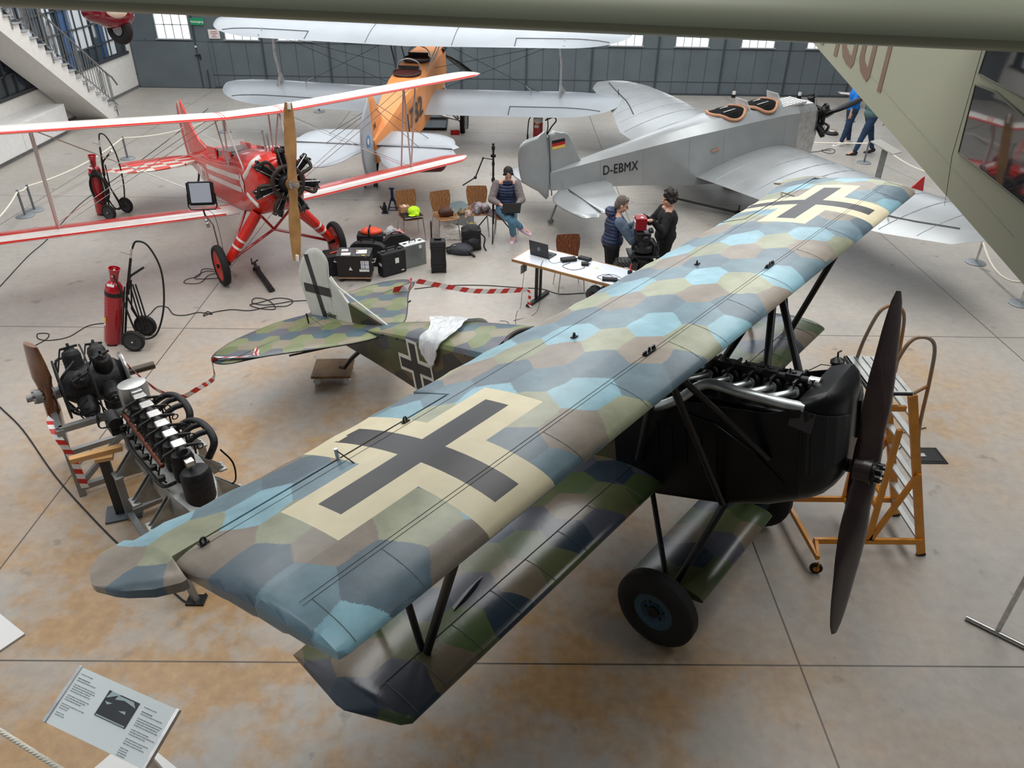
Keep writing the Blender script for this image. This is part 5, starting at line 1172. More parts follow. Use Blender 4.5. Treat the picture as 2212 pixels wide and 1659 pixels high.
figure('person','walking person in grey green shirt and dark jeans beside the monoplane propeller',J,(-1,0,-.1),dict(top=('shirt',TEAL,TEAL),legs=('jeans',DN2),shoe=BLKM,hair=HB,one=True,w=1.12),hands=dict(L=((-.3,0,-1),(0,-1,0)),R=((.2,0,-1),(0,1,0))),hair='short',sleeve=.9)
w4=V(8.98,20.75,0)
J=dict(head=w4+V(.05,0,1.60),neck=w4+V(.05,0,1.46),chest=w4+V(.05,0,1.26),pelvis=w4+V(.05,0,.94),shL=w4+V(.05,.18,1.36),shR=w4+V(.05,-.18,1.36),elL=w4+V(.1,.25,1.10),elR=w4+V(-.08,-.24,1.10),wrL=w4+V(.05,.25,.86),wrR=w4+V(-.06,-.20,.86),
 hipL=w4+V(.05,.1,.9),hipR=w4+V(.05,-.1,.9),knL=w4+V(.1,.1,.48),knR=w4+V(-.02,-.1,.48),anL=w4+V(.18,.1,.09),anR=w4+V(-.10,-.1,.08),toL=w4+V(.05,.1,.04),toR=w4+V(-.24,-.1,.03))
figure('person','walking person in bright blue shirt with a red backpack half hidden by another walker',J,(-1,0,-.1),dict(top=('shirt',BLUET,BLUET),legs=('jeans',DN2),shoe=WHITE,hair=HB,one=True),hands=dict(L=((0,0,-1),(0,-1,0)),R=((0,0,-1),(0,1,0))),hair='short',sleeve=.3)
# ------------------------------------------------------------ chairs
PLY=G('plywood_veneer'); p_=PLY.tc.outputs['Object']; X,Y,Z=PLY.sep(p_)
gr=PLY.m('SINE',PLY.m('ADD',PLY.m('MULTIPLY',X,150.),PLY.m('MULTIPLY',PLY.noise(PLY.v('MULTIPLY',p_,(3,1,2.2)),2.4,3,.5),34.)))
PLY.L.new(PLY.ramp(gr,[(0,srgb(128,86,52)),(1,srgb(158,114,74))]),PLY.P.inputs['Base Color']); PLY.P.inputs['Roughness'].default_value=.38
PLYD=G('plywood_dark'); p_=PLYD.tc.outputs['Object']; X,Y,Z=PLYD.sep(p_)
gr=PLYD.m('SINE',PLYD.m('ADD',PLYD.m('MULTIPLY',X,150.),PLYD.m('MULTIPLY',PLYD.noise(PLYD.v('MULTIPLY',p_,(3,1,2.2)),2.4,3,.5),40.)))
PLYD.L.new(PLYD.ramp(gr,[(0,srgb(96,54,34)),(1,srgb(126,78,50))]),PLYD.P.inputs['Base Color']); PLYD.P.inputs['Roughness'].default_value=.38
def chair(loc,rz,label,m):
    t=thing('stacking_chair',label,'chair',loc,(0,0,rz),'bentwood chairs')
    # one plywood shell: path in (y,z), width varies
    path=[(-.23,.425),(-.20,.445),(-.10,.45),(.05,.44),(.14,.445),(.18,.475),(.205,.54),(.225,.64),(.25,.76),(.265,.84)]
    wd=[.36,.40,.42,.41,.37,.34,.34,.385,.40,.36]
    P_=spline([(0,a,b) for a,b in path],4); W_=[interp(list(enumerate(wd)),i/4) for i in range(len(P_))]
    b=MB(); rows=[]
    for i,(p,w_) in enumerate(zip(P_,W_)):
        q=P_[min(i+1,len(P_)-1)]-P_[max(i-1,0)]; n=Vector((0,-q.z,q.y)).normalized()*.006; r=[]
        for k in range(9): u=k/4-1; r.append(p+Vector((u*w_/2,0,0))+n*(1+1.2*0)+Vector((0,-.018*(u*u) if p.z>.5 else 0,.012*u*u if p.z<.5 else 0)))
        for k in range(8,-1,-1): u=k/4-1; r.append(p+Vector((u*w_/2,0,0))-n+Vector((0,-.018*(u*u) if p.z>.5 else 0,.012*u*u if p.z<.5 else 0)))
        rows.append(r)
    k=18; b.loft(rows[:22]); so=b.build('seat',m,t,ang=50)
    b=MB(); b.loft(rows[21:]); b.build('backrest',m,t,ang=50)
    for sx in (-1,1):
        for y0,y1,x1 in ((-.13,-.21,.215),(.10,.22,.215)):
            MB().tube([(sx*.15,y0,.432),(sx*.18,y0+(y1-y0)*.4,.425),(sx*x1,y1,0.0)],.0095,8).build('leg',STEEL,t)
    MB().tube([(-.17,-.14,.425),(.17,-.14,.425)],.009,8).tube([(-.17,.11,.425),(.17,.11,.425)],.009,8).tube([(0,-.14,.425),(0,.11,.425)],.009,8).build('frame',STEEL,t)
    return t
D=math.radians
chair((-1.74,13.63,0),D(24),'wooden shell chair holding the neon green cap, leftmost of the row',PLY.M)
chair((-1.10,13.62,0),D(26),'wooden shell chair holding the brown bag, second in the row',PLY.M)
chair((-.52,13.92,0),D(4),'wooden shell chair draped with a grey scarf, third in the row',PLY.M)
chair((.02,13.70,0),D(-4),'wooden shell chair under the seated person',PLYD.M)
chair((1.05,11.48,0),D(8),'wooden shell chair standing behind the white table',PLYD.M)
# things on the chairs
t=thing('sleeve_case','flat black laptop sleeve on the leftmost chair','laptop sleeve',(-1.70,13.52,.462),(0,0,D(24))); MB().box((0,0,.018),(.36,.27,.035)).build('case',BLKM,t,bevel=.015); MB().tube([(-.17,-.137,.018),(.17,-.137,.018)],.004,6).build('zip',ALU,t)
CARD=mat('cardboard',srgb(182,140,110),.8,var=.08)
t=thing('cardboard_box','small brown cardboard box behind the green cap on the leftmost chair','box',(-1.84,13.66,.50),(0,0,D(24))); MB().box((0,0,.055),(.17,.14,.11)).build('carton',CARD,t,smooth=False,bevel=.003); MB().box((0,0,.112),(.04,.142,.002)).build('tape',WHITE,t)
NEON=mat('neon_green',srgb(196,246,40),.7,bump=.3)
t=thing('neon_cap','neon green fabric cap lying on the black sleeve','cap',(-1.66,13.55,.50),(0,0,D(10))); b=MB(); b.ball((0,0,.05),(.12,.11,.09),18,12); b.cap((-.02,-.06,.02),(.05,-.10,.02),.05,.04); b.build('crown',NEON,t,remesh=.008,sm=2,disp=(.02,.05)); MB().ball((-.04,-.11,.012),(.07,.06,.008)).build('brim',NEON,t)
BRL=mat('brown_leather',srgb(74,42,30),.55,bump=.4,bscale=30)
t=thing('brown_shoulder_bag','brown leather shoulder bag on the second chair','bag',(-1.08,13.58,.455),(0,0,D(15))); b=MB(); b.ball((0,0,.085),(.15,.10,.085),18,12); b.box((0,0,.06),(.25,.15,.09)); b.build('body',BRL,t,remesh=.01,sm=6); MB().tube(spline([(.10,-.03,.14),(.16,-.08,.07),(.19,-.10,.01),(.13,-.14,.01),(.05,-.12,.02)],5),.008,6).build('strap',mat('tan_strap',srgb(176,150,110),.7),t); MB().box((.13,-.05,.10),(.02,.05,.05)).build('buckle',ALU,t)
def cloth(name,label,cat,c,w,d,h,m,seed,rz=0,drop=None,m2=None):
    random.seed(seed); b=MB(); n=14; C_=Vector(c)
    for k in range(16):
        a=random.uniform(0,2*PI); r=random.uniform(0,.8); x=w/2*r*math.cos(a); y=d/2*r*math.sin(a); b.ball((x,y,random.uniform(.2,1)*h*.5),(w*random.uniform(.12,.25),d*random.uniform(.12,.25),h*random.uniform(.25,.5)),10,7,Matrix.Rotation(random.uniform(0,3),3,'Z'))
    if drop: b.cap((drop[0]*.4,drop[1]*.4,.02),drop,.05,.03); b.cap((drop[0]*.5+.05,drop[1]*.5,.02),(drop[0]+.06,drop[1],drop[2]+.04),.05,.03)
    t=thing(name,label,cat,c,(0,0,rz)); b.build('folds',m,t,remesh=.009,sm=3,disp=(.03,.05)); return t
SCG=mat('scarf_grey',srgb(168,162,168),.9,col2=srgb(92,72,72),vscale=9)
t=cloth('grey_scarf','grey patterned scarf heaped over the third chair','scarf',(-.48,13.85,.455),.42,.34,.20,SCG,3,drop=(.30,-.16,-.05))
cloth('rust_scarf','rust and white knitted cloth hanging from the left edge of the third chair','cloth',(-.68,13.78,.455),.16,.16,.06,mat('rust_knit',srgb(130,70,54),.9,col2=srgb(190,180,172),vscale=24),8,drop=(-.04,-.12,-.06))
# behind and below the chairs
t=thing('glass_display_plinth','low glass display box standing behind the chairs','display case',(-.92,14.55,0),(0,0,D(40))); MB().box((0,0,.28),(.52,.52,.04)).build('top',mat('green_glass',srgb(120,140,142),.1,spec=.8),t); MB().box((0,0,.13),(.44,.44,.26)).build('body',mat('glass_body',srgb(164,170,166),.2,spec=.8),t,smooth=False)
cloth('flower_bunch','bunch of dried beige flowers between the second and third chairs','flowers',(-.80,14.02,.34),.24,.16,.14,mat('dry_flowers',srgb(150,130,100),.9,col2=srgb(96,88,60),vscale=40),12)
t=thing('white_carrier_bag','white carrier bag slumped under the second chair','bag',(-1.0,13.68,0)); b=MB(); b.box((0,0,.10),(.42,.26,.2)); b.cap((-.1,0,.2),(.1,0,.22),.06,.04); b.build('bag',mat('thin_plastic',srgb(214,210,205),.4),t,remesh=.012,sm=4,disp=(.04,.07)); MB().tube(spline([(-.08,-.05,.24),(0,-.1,.32),(.08,-.05,.25)],5),.006,5).build('handle',WHITE,t)
t=thing('green_bouquet','small green bouquet standing beside the carrier bag','flowers',(-.62,13.55,0)); random.seed(2); b=MB(); 
for k in range(26): b.ball((random.uniform(-.08,.08),random.uniform(-.07,.07),random.uniform(.24,.36)),random.uniform(.012,.026),6,5)
b.build('blooms',mat('bouquet_green',srgb(140,160,70),.8,col2=srgb(190,150,150),vscale=30),t); b=MB(); b.lathe([(.04,0),(.05,.12),(.08,.24),(.06,.25)],n=12); b.build('wrap',mat('wrap_grey',srgb(120,120,118),.6),t)
t=thing('steel_bottle','brushed steel drinking bottle on the floor left of the black backpack','bottle',tuple(gp(988,512))); MB().lathe([(.034,0),(.036,.01),(.036,.19),(.028,.21)],n=20).build('flask',STEEL,t); MB().lathe([(.028,.21),(.028,.25),(.02,.255)],n=16).build('cap',BLKM,t)
NYL=mat('black_nylon',srgb(24,25,28),.6,bump=.4,bscale=50); NYG=mat('grey_nylon',srgb(52,55,62),.65,bump=.4,bscale=40)
t=thing('black_backpack','black backpack standing upright in front of the third chair','backpack',tuple(gp(1018,537)),(0,0,D(8))); b=MB(); b.box((0,0,.20),(.34,.24,.36)); b.ball((0,0,.36),(.18,.13,.10),14,9); b.ball((.02,-.12,.14),(.14,.07,.12),14,9); b.build('body',NYL,t,remesh=.013,sm=8,disp=(.02,.08)); 
b=MB(); b.tube(spline([(.17,-.05,.3),(.24,-.08,.22),(.22,-.1,.08),(.26,-.14,.0)],5),.014,6); b.build('strap',NYL,t); MB().box((0,-.135,.27),(.28,.015,.02)).build('flap_edge',BLKM,t)
t=thing('grey_backpack','dark grey backpack lying flat on the floor','backpack',tuple(gp(1000,540)+V(-.02,-.14,0)),(0,0,D(-12))); b=MB(); b.ball((0,0,.08),(.22,.17,.10),18,10); b.box((0,0,.06),(.34,.24,.10)); b.build('body',NYG,t,remesh=.012,sm=6,disp=(.02,.07)); b=MB(); b.tube(spline([(.15,-.08,.10),(.25,-.16,.05),(.27,-.12,.015),(.15,-.04,.03)],5),.018,6); b.tube(spline([(-.15,.03,.10),(-.28,.02,.06),(-.33,-.04,.02)],5),.016,6); b.build('strap',NYL,t); MB().box((-.10,-.08,.165),(.035,.03,.004)).build('badge',ALU,t)
t=thing('camera_pouch','small black camera pouch between trolley case and grey backpack','pouch',tuple(gp(971,548)),(0,0,.2)); b=MB(); b.ball((0,0,.055),(.065,.055,.058),12,8); b.build('pouch',BLKM,t,remesh=.008,sm=3); MB().tube(spline([(0,0,.1),(.04,.06,.13),(.10,.05,.10)],4),.006,5).build('strap',BLKM,t)
# ------------------------------------------------------------ cases
def label_on(t,c,s,R=None,m=WHITE,name='sticker'): return MB().box(c,s,R).build(name,m,t,smooth=False)
t=thing('trolley_case','upright black trolley case with raised pull handle','case',tuple(gp(948,586)),(0,0,D(6))); b=MB(); b.box((0,0,.30),(.25,.20,.53)); bo=b.build('shell',BLKM,t,bevel=.018)
for z in (.12,.18,.44,.49): MB().box((0,0,z),(.262,.212,.018)).build('rib',BLKM,t,bevel=.004)
MB().tube([(-.10,.09,.55),(-.10,.09,.86)],.012,8).tube([(-.10,.09,.86),(-.10,.02,.86)],.014,8).build('pull_handle',BLK,t)
MB().box((0,0,.585),(.12,.05,.03)).build('carry_handle',BLK,t,bevel=.008)
for x in (-.11,.11): MB().cyl((x-.015,-.06,.035),(x+.015,-.06,.035),.035,14).build('castor',RUB,t)
MB().box((.10,-.105,.30),(.02,.012,.42)).build('latch_rail',BLK,t)
t=thing('aluminium_case','silver aluminium equipment case with white lid edge','case',tuple(gp(893,572)),(0,0,D(38))); b=MB(); b.box((0,0,.20),(.42,.18,.40)); b.build('shell',mat('case_silver',srgb(140,146,146),.35,.6,var=.06),t,bevel=.006); MB().box((0,0,.405),(.425,.185,.02)).build('lid_edge',mat('case_pale',srgb(216,222,222),.35,.2),t,bevel=.005); MB().tube([(-.06,0,.42),(-.055,0,.45),(.055,0,.45),(.06,0,.42)],.010,8).build('handle',BLK,t)
for x in (-.15,.15): MB().box((x,0,.418),(.06,.04,.008)).build('latch',BLKM,t)
for x in (-.208,.208): MB().box((x,-.088,.2),(.012,.012,.4)).build('corner_trim',ALU,t)
label_on(t,(.10,-.0915,.34),(.05,.003,.06))
t=thing('black_hard_case','black hard case with white stickers standing in front of the silver case','case',tuple(gp(848,590)),(0,0,D(38))); b=MB(); b.box((0,0,.21),(.46,.19,.40)); b.build('shell',BLKM,t,bevel=.022); MB().box((0,-.01,.21),(.47,.012,.41)).build('lid_seam',BLK,t,bevel=.004); MB().tube([(-.09,0,.42),(-.08,0,.46),(.08,0,.46),(.09,0,.42)],.014,8).build('handle',BLK,t)
for x in (-.16,.16): MB().box((x,0,.415),(.05,.06,.03)).build('latch',BLK,t,bevel=.004)
label_on(t,(.05,-.0965,.25),(.07,.003,.09)); label_on(t,(-.2315,-.02,.22),(.003,.09,.05)); label_on(t,(.15,-.0965,.06),(.05,.003,.02))
t=thing('tripod_case','long black plastic case with built in handle leaning behind the hard case','case',tuple(gp(798,572)),(0,0,D(-4))); b=MB(); pr=[(-.28,0),(.28,0),(.30,.05),(.30,.34),(.22,.40),(.10,.42),(-.10,.42),(-.22,.40),(-.30,.34),(-.30,.05)]; b.prism(pr,-.07,.07,Matrix(((1,0,0,0),(0,0,-1,0),(0,1,0,0),(0,0,0,1)))); b.build('shell',BLKM,t,bevel=.015); MB().tube(spline([(-.12,0,.41),(-.08,0,.455),(.08,0,.455),(.12,0,.41)],4),.012,8).build('handle',BLK,t); label_on(t,(.02,-.072,.33),(.07,.003,.015))
t=thing('curved_black_case','black case with curved top edge between hard case and silver case','case',tuple(gp(856,560)+V(.0,.12,0)),(0,0,D(24))); b=MB(); b.prism([(-.24,0),(.24,0),(.25,.32),(.12,.42),(-.12,.42),(-.25,.32)],-.05,.05,Matrix(((1,0,0,0),(0,0,-1,0),(0,1,0,0),(0,0,0,1)))); b.build('shell',BLKM,t,bevel=.015); MB().tube(spline([(-.1,0,.41),(-.06,0,.45),(.06,0,.45),(.1,0,.41)],4),.012,8).build('handle',BLK,t)
ORB=mat('orange_coated',srgb(236,84,52),.4,bump=.2); 
t=thing('orange_black_roll_bag','orange and black roll top bag behind the long black case','bag',tuple(gp(808,552)+V(-.05,.05,0)),(0,0,D(2))); b=MB(); b.box((0,0,.20),(.44,.24,.40)); b.build('body',BLKM,t,remesh=.014,sm=6); b=MB(); b.ball((.03,0,.43),(.19,.12,.07),16,10); b.build('roll_top',ORB,t,disp=(.03,.06)); MB().box((0,-.0,.44),(.03,.26,.14)).build('strap',BLKM,t,bevel=.01)
t=cloth('pink_jacket','pink padded jacket heaped behind the black case','jacket',tuple(gp(862,545)+V(0,.10,.0)),.42,.34,.40,mat('pink_cloth',srgb(226,150,150),.85,var=.1),5)
t=cloth('grey_jacket','light grey cloth bundle on top of the pink jacket','cloth',tuple(gp(850,548)+V(-.05,.12,.30)),.30,.24,.18,mat('grey_cloth',srgb(176,176,178),.85,var=.1),6)
CRT=G('black_print'); q=CRT.noise(CRT.tc.outputs['Object'],22,2,.4); CRT.L.new(CRT.ramp(q,[(.56,srgb(28,26,28)),(.58,srgb(150,145,150)),(.60,srgb(28,26,28))]),CRT.P.inputs['Base Color']); CRT.P.inputs['Roughness'].default_value=.5
t=thing('transport_crate','black plywood transport crate with shipping labels','crate',tuple(gp(768,606)+V(0,.12,0)),(0,0,D(1))); MB().box((0,0,.26),(.54,.36,.36)).build('body',mat('crate_black',srgb(34,28,28),.55,var=.15),t,bevel=.004); MB().box((0,0,.448),(.55,.37,.02)).build('lid',CRT.M,t); MB().box((0,0,.07),(.54,.36,.02)).build('plywood_base',CARD,t)
for x in (-.22,.22): MB().box((x,0,.03),(.06,.34,.06)).build('skid',BLKM,t)
for x,y,w_,h in ((-.16,.06,.11,.09),(-.12,-.10,.15,.11),(.12,.0,.17,.15)): label_on(t,(x,y,.4595),(w_,h,.003),Matrix.Rotation(.08,3,'Z'))
label_on(t,(.05,.02,.4615),(.03,.06,.002),None,RED,'red_stamp'); label_on(t,(.17,-.15,.4595),(.05,.02,.003),None,mat('yellow_tag',srgb(240,220,60),.5))
b=MB(); 
for i in (0,1):
    for k in (0,1): b.box((.15+.07*i,-.1815,.34-.07*k),(.062,.003,.062))
b.build('handling_label',mat('label_grey',srgb(206,210,220),.5),t,smooth=False)
b=MB(); b.box((.142,-.184,.34),(.005,.002,.03)).box((.156,-.184,.34),(.005,.002,.03)); MX=Matrix(((1,0,0,0),(0,0,-1,0),(0,1,0,0),(0,0,0,1))); b.prism([(.21,.352),(.23,.352),(.22,.338)],.183,.1845,MX); b.prism([(.138,.262),(.162,.262),(.15,.276)],.183,.1845,MX); b.build('handling_symbols',BLK,t,smooth=False)
label_on(t,(.17,-.1815,.205),(.16,.003,.04)); b=MB(); b.prism([(-.08,.21),(-.02,.21),(-.055,.27)],.181,.184,Matrix(((1,0,0,0),(0,0,-1,0),(0,1,0,0),(0,0,0,1)))); b.build('triangle_mark',WHITE,t,smooth=False)
for s in (-1,1): MB().tube([(s*.28,-.07,.30),(s*.33,-.07,.31),(s*.33,.07,.31),(s*.28,.07,.30)],.010,6).build('handle',ALU,t)
t=thing('small_black_case','black case half hidden behind the crate on its left','case',tuple(gp(715,596)+V(.04,.14,0)),(0,0,D(20))); MB().box((0,0,.18),(.30,.34,.36)).build('shell',BLKM,t,bevel=.02); MB().tube([(-.05,-.05,.37),(.12,.0,.38)],.012,8).build('orange_handle',ORB,t)
# jack and axle stand
BLU2=mat('workshop_blue',srgb(36,56,92),.4,.2)
t=thing('axle_stand','blue three legged axle stand on the floor left of the chairs','axle stand',tuple(gp(849,452))); b=MB(); b.cyl((0,0,.18),(0,0,.42),.03,12); b.box((0,0,.43),(.10,.05,.02)); b.build('column',BLU2,t)
for k in range(4): a=PI/4+PI/2*k; MB().bar((.02*math.cos(a),.02*math.sin(a),.26),(.13*math.cos(a),.13*math.sin(a),0.005),.018,.018).build('leg',BLU2,t)
b=MB(); 
for k in range(4): a=PI/4+PI/2*k; a2=a+PI/2; b.bar((.12*math.cos(a),.12*math.sin(a),.01),(.12*math.cos(a2),.12*math.sin(a2),.01),.012)
b.build('foot_ring',BLU2,t)
t=thing('bottle_jack','dark blue bottle jack on the floor beside the axle stand','jack',tuple(gp(831,462)+V(0,.05,0))); MB().box((0,0,.012),(.12,.11,.024)).build('base',BLU2,t); MB().lathe([(.045,.02),(.045,.14),(.03,.16),(.022,.17),(.022,.22)],n=16).build('cylinder',BLKM,t); MB().tube([(-.03,0,.05),(-.09,0,.14)],.014,8).build('lever_socket',BLKM,t)
# boom light stand beside the seated person
sp=V(-.22,13.75,0); t=thing('boom_stand','tall black stand with jointed boom arm beside the seated person','stand',tuple(sp)); MB().tube([(0,0,.25),(0,0,1.62)],.019,10).build('column',BLK,t); MB().lathe([(.03,1.05),(.035,1.08),(.03,1.12)],n=12).build('clamp',BLKM,t)
for a in (.5,2.6,4.7): MB().tube([(0,0,.55),(.42*math.cos(a),.42*math.sin(a),.02)],.012,6).build('leg',BLK,t)
b=MB(); b.tube([(0,0,1.45),(-.18,-.02,1.48)],.008,6); b.tube([(-.18,-.02,1.48),(-.32,-.05,1.14)],.012,6); b.tube([(-.32,-.05,1.14),(-.55,-.08,1.0)],.012,6); b.ball((-.32,-.05,1.14),.03); b.ball((-.18,-.02,1.48),.02); b.build('boom_arm',BLK,t)
b=MB(); b.lathe([(.03,1.62),(.032,1.68),(.018,1.70),(.03,1.74)],n=10); b.box((0,0,1.52),(.09,.05,.05)); b.box((0,0,1.38),(.05,.06,.06)); b.build('head_clamp',BLK,t)
# ------------------------------------------------------------ table
TA=V(.12,10.92,0); ru=D(-32.6); U=V(math.cos(ru),math.sin(ru),0); W_=V(-U.y,U.x,0)
t=thing('folding_table','long white folding table with wooden edge and black legs','table',tuple(TA),(0,0,ru))
MB().box((1.0,.325,.728),(1.99,.64,.024)).build('table_top',mat('laminate_white',srgb(214,220,230),.3,spec=.6),t); b=MB(); 
for y in (0,.65): b.box((1.0,y,.722),(2.02,.02,.042))
for x in (0,2.0): b.box((x,.325,.722),(.02,.64,.042))
b.build('wooden_edge',WOOD,t,bevel=.003)
for x in (.28,1.72):
    MB().box((x-.03,.325,.37),(.035,.05,.66)).build('leg',BLK,t); MB().box((x+.04,.325,.37),(.03,.04,.66)).build('leg',BLK,t); MB().box((x,.325,.02),(.07,.62,.04)).build('foot_bar',BLK,t,bevel=.006); MB().box((x,.325,.69),(.06,.5,.03)).build('leg_mount',BLK,t)
MB().box((.18,.04,.62),(.015,.16,.13)).build('hanging_plate',GREYM,t)
TT=lambda x,y,z=.742: TA+U*x+W_*y+V(0,0,z)
laptop('laptop','dark open laptop on the left end of the white table',TT(.30,.42),ru+D(180)-D(2),100,logo=True)
def cable(name,label,pts,r=.004,m=None,n=6,cat='cable',group=None):
    o=MB().tube(spline(pts,n),r,6).build(name,m or BLKM); tag(o,label,cat,group); return o
def brick(name,label,c,s,rz): t=thing(name,label,'power adapter',tuple(c),(0,0,rz)); MB().box((0,0,s[2]/2),s).build('housing',BLKM,t,bevel=.008); MB().cyl((s[0]/2-.005,0,s[2]/2),(s[0]/2+.03,0,s[2]/2),.008,8).build('cable_boot',BLK,t); return t
brick('power_supply','large black power supply box in the middle of the white table',TT(.74,.42),(.24,.11,.05),ru+D(50)); brick('power_supply','flat black device at the far table edge behind the large supply',TT(.92,.60),(.20,.09,.04),ru); brick('battery_charger','small teal topped charger on the table right of the supply',TT(1.02,.42),(.11,.09,.04),ru+D(30)); brick('power_brick','black power brick in a loop of cable at the right end of the table',TT(1.58,.12),(.22,.08,.04),ru+D(25))
t=thing('sticky_note','small yellow green sticky note on the white table','note',tuple(TT(1.22,.42)),(0,0,ru)); MB().box((0,0,.001),(.06,.05,.002)).build('paper',mat('note_green',srgb(200,226,150),.6),t)
t=thing('red_tool_clamp','small red and black clamp standing at the far table edge','clamp',tuple(TT(1.72,.50))); MB().tube([(0,0,0),(.0,0,.12),(.01,0,.16)],.010,6).build('grip',RED,t); MB().box((0,0,.03),(.07,.03,.05)).build('jaw',BLKM,t,bevel=.006)
cable('cable','thin black cable curling across the table between laptop and power supply',[TT(.45,.36,.746),TT(.5,.25,.746),TT(.6,.2,.746),TT(.66,.3,.746),TT(.72,.38,.75)],.003)
cable('cable','black cable loop in front of the large power supply with an orange plug',[TT(.80,.36,.747),TT(.76,.2,.746),TT(.86,.14,.746),TT(.98,.16,.746),TT(1.06,.3,.747),TT(1.02,.40,.75)],.004)
cable('cable','black cable loops around the power brick at the right table end',[TT(1.46,.08,.75),TT(1.38,.12,.75),TT(1.42,.24,.752),TT(1.56,.30,.76),TT(1.7,.26,.752),TT(1.76,.14,.75),TT(1.68,.08,.752),TT(1.60,.2,.758),TT(1.5,.26,.76),TT(1.44,.15,.755)],.004)
cable('hanging_cable','thin cable hanging off the front table edge down to the floor',[TT(.42,.2,.746),TT(.50,.0,.75),TT(.52,-.03,.7),TT(.52,-.03,.2),TT(.50,-.15,.01),TT(.35,-.5,.006)],.0035)
cable('hanging_cable','pair end of cable hanging from the left table end over the foot bar',[TT(.22,.0,.7),TT(.20,-.02,.3),TT(.2,-.06,.02),TT(.25,-.25,.006),TT(.45,-.6,.006),TT(.62,-.75,.006)],.0035)
cable('hanging_cable','short cable curled on the floor in front of the table leg',[TT(.18,-.62,.006),TT(.28,-.58,.006),TT(.38,-.66,.006),TT(.5,-.78,.006)],.0035)
# cable reel
c=gp(1283,655)+V(0,.02,0); t=thing('cable_reel','grey cable reel with red socket hub under the right end of the table','cable reel',tuple(c),(0,0,D(-28)))
DG=mat('reel_grey',srgb(92,104,106),.5)
for y in (-.055,.055): MB().lathe([(.03,-.004),(.125,-.004),(.13,0),(.125,.004),(.03,.004)],(0,y,.15),(0,1,0),32).build('flange',DG,t)
MB().cyl((0,-.05,.15),(0,.05,.15),.10,28).build('wound_cable',BLKM,t); MB().cyl((0,-.062,.15),(0,-.03,.15),.062,24).build('socket_hub',mat('hub_dark',(.05,.03,.03),.5),t); b=MB()
for a in (.5,2.6,4.7): b.cyl((.03*math.cos(a),-.068,.15+.03*math.sin(a)),(.03*math.cos(a),-.06,.15+.03*math.sin(a)),.017,12)
b.build('socket',RED,t); MB().tube([(-.1,-.08,.01),(.1,-.08,.01),(.1,.08,.01),(-.1,.08,.01),(-.1,-.08,.01)],.009,6).tube([(-.08,0,.01),(0,0,.15),(0,0,.31),(.0,.05,.31)],.009,6).build('frame',STEEL,t)
# ------------------------------------------------------------ camera rig between the standing people
rc=V(2.10,10.98,0); t=thing('camera_rig','tall black motorised camera rig with red box on top between the two standing people','camera rig',tuple(rc)); t.scale=(1.3,1.3,1)
RB=mat('rig_black',(.015,.015,.017),.35,.3,var=.3)
for a in (.4,1.97,3.54,5.1): MB().tube([(.05*math.cos(a),.05*math.sin(a),.5),(.34*math.cos(a),.34*math.sin(a),.05)],.022,8).build('leg',RB,t)
MB().lathe([(.05,.1),(.12,.3),(.15,.5),(.15,.58),(.10,.62),(.10,.78)],n=20).build('column',RB,t)
b=MB(); b.box((0,0,.84),(.36,.26,.03)); b.box((0,0,.74),(.26,.20,.04)); b.box((.12,.02,.93),(.04,.24,.18)); b.build('slide_plate',RB,t,bevel=.005)
MB().lathe([(.10,.87),(.13,.90),(.13,.97),(.09,.99),(.09,1.06)],n=24).build('turntable',RB,t)
b=MB(); b.box((-.02,0,1.12),(.17,.15,.14)); b.cyl((.0,-.14,1.12),(.0,-.07,1.12),.04,16); b.box((.07,0,1.20),(.05,.10,.05)); b.build('camera_body',RB,t,bevel=.012)
MB().box((-.06,.02,1.31),(.13,.14,.18)).build('red_box',mat('red_anodised',srgb(140,20,34),.4,.3),t,bevel=.006); MB().cyl((-.05,.0,1.40),(-.05,.0,1.404),.018,14).build('white_button',WHITE,t); MB().box((-.13,.0,1.30),(.02,.10,.12)).build('side_knobs',ALU,t,bevel=.006)
for x,y,z in ((-.20,-.16,.62),(.12,-.14,.60),(.10,-.30,.42)): MB().lathe([(.001,0),(.06,0),(.066,.006),(.06,.014),(.001,.014)],(x,y,z),(-.3,-1,.5),24).build('hand_wheel',ALU,t)
BEL=G('ribbed_bellows'); Xb,Yb,Zb=BEL.sep(BEL.tc.outputs['Object']); BEL.P.inputs['Base Color'].default_value=(.02,.02,.022,1); BEL.L.new(BEL.ramp(BEL.m('SINE',BEL.m('MULTIPLY',BEL.m('ADD',Xb,Zb),150.)),[(.3,(.012,.012,.012)),(.7,(.10,.10,.10))]),BEL.P.inputs['Base Color'])
MB().loft([[(-.42,-.12,.30),(-.10,-.16,.30),(-.10,.10,.30),(-.42,.06,.30)],[(-.30,-.10,.74),(-.06,-.13,.74),(-.06,.08,.74),(-.30,.05,.74)]]).build('bellows',BEL.M,t,smooth=False)
b=MB(); b.tube(spline([(-.1,-.08,1.2),(-.16,-.14,1.0),(-.10,-.2,.85),(.02,-.18,.78)],5),.006,5); b.tube(spline([(.1,-.05,1.1),(.16,-.12,.95),(.1,-.2,.7)],5),.006,5); b.build('rig_cable',BLKM,t)
# tow bar on the floor
a=gp(1445,446); e_=gp(1592,470); t=thing('tow_bar','long black tow bar on wheels lying on the floor behind the standing people','tow bar',tuple(a)); d=e_-a
MB().tube([V(0,0,.20),V(d.x,d.y,.10)],.022,8).build('bar',BLK,t); MB().cyl((d.x-.04,d.y,.07),(d.x+.05,d.y,.07),.07,18).build('wheel',RUB,t); MB().tube([(d.x,d.y,.08),(d.x+.03,d.y+.05,.24)],.014,6).build('coupling',BLK,t)
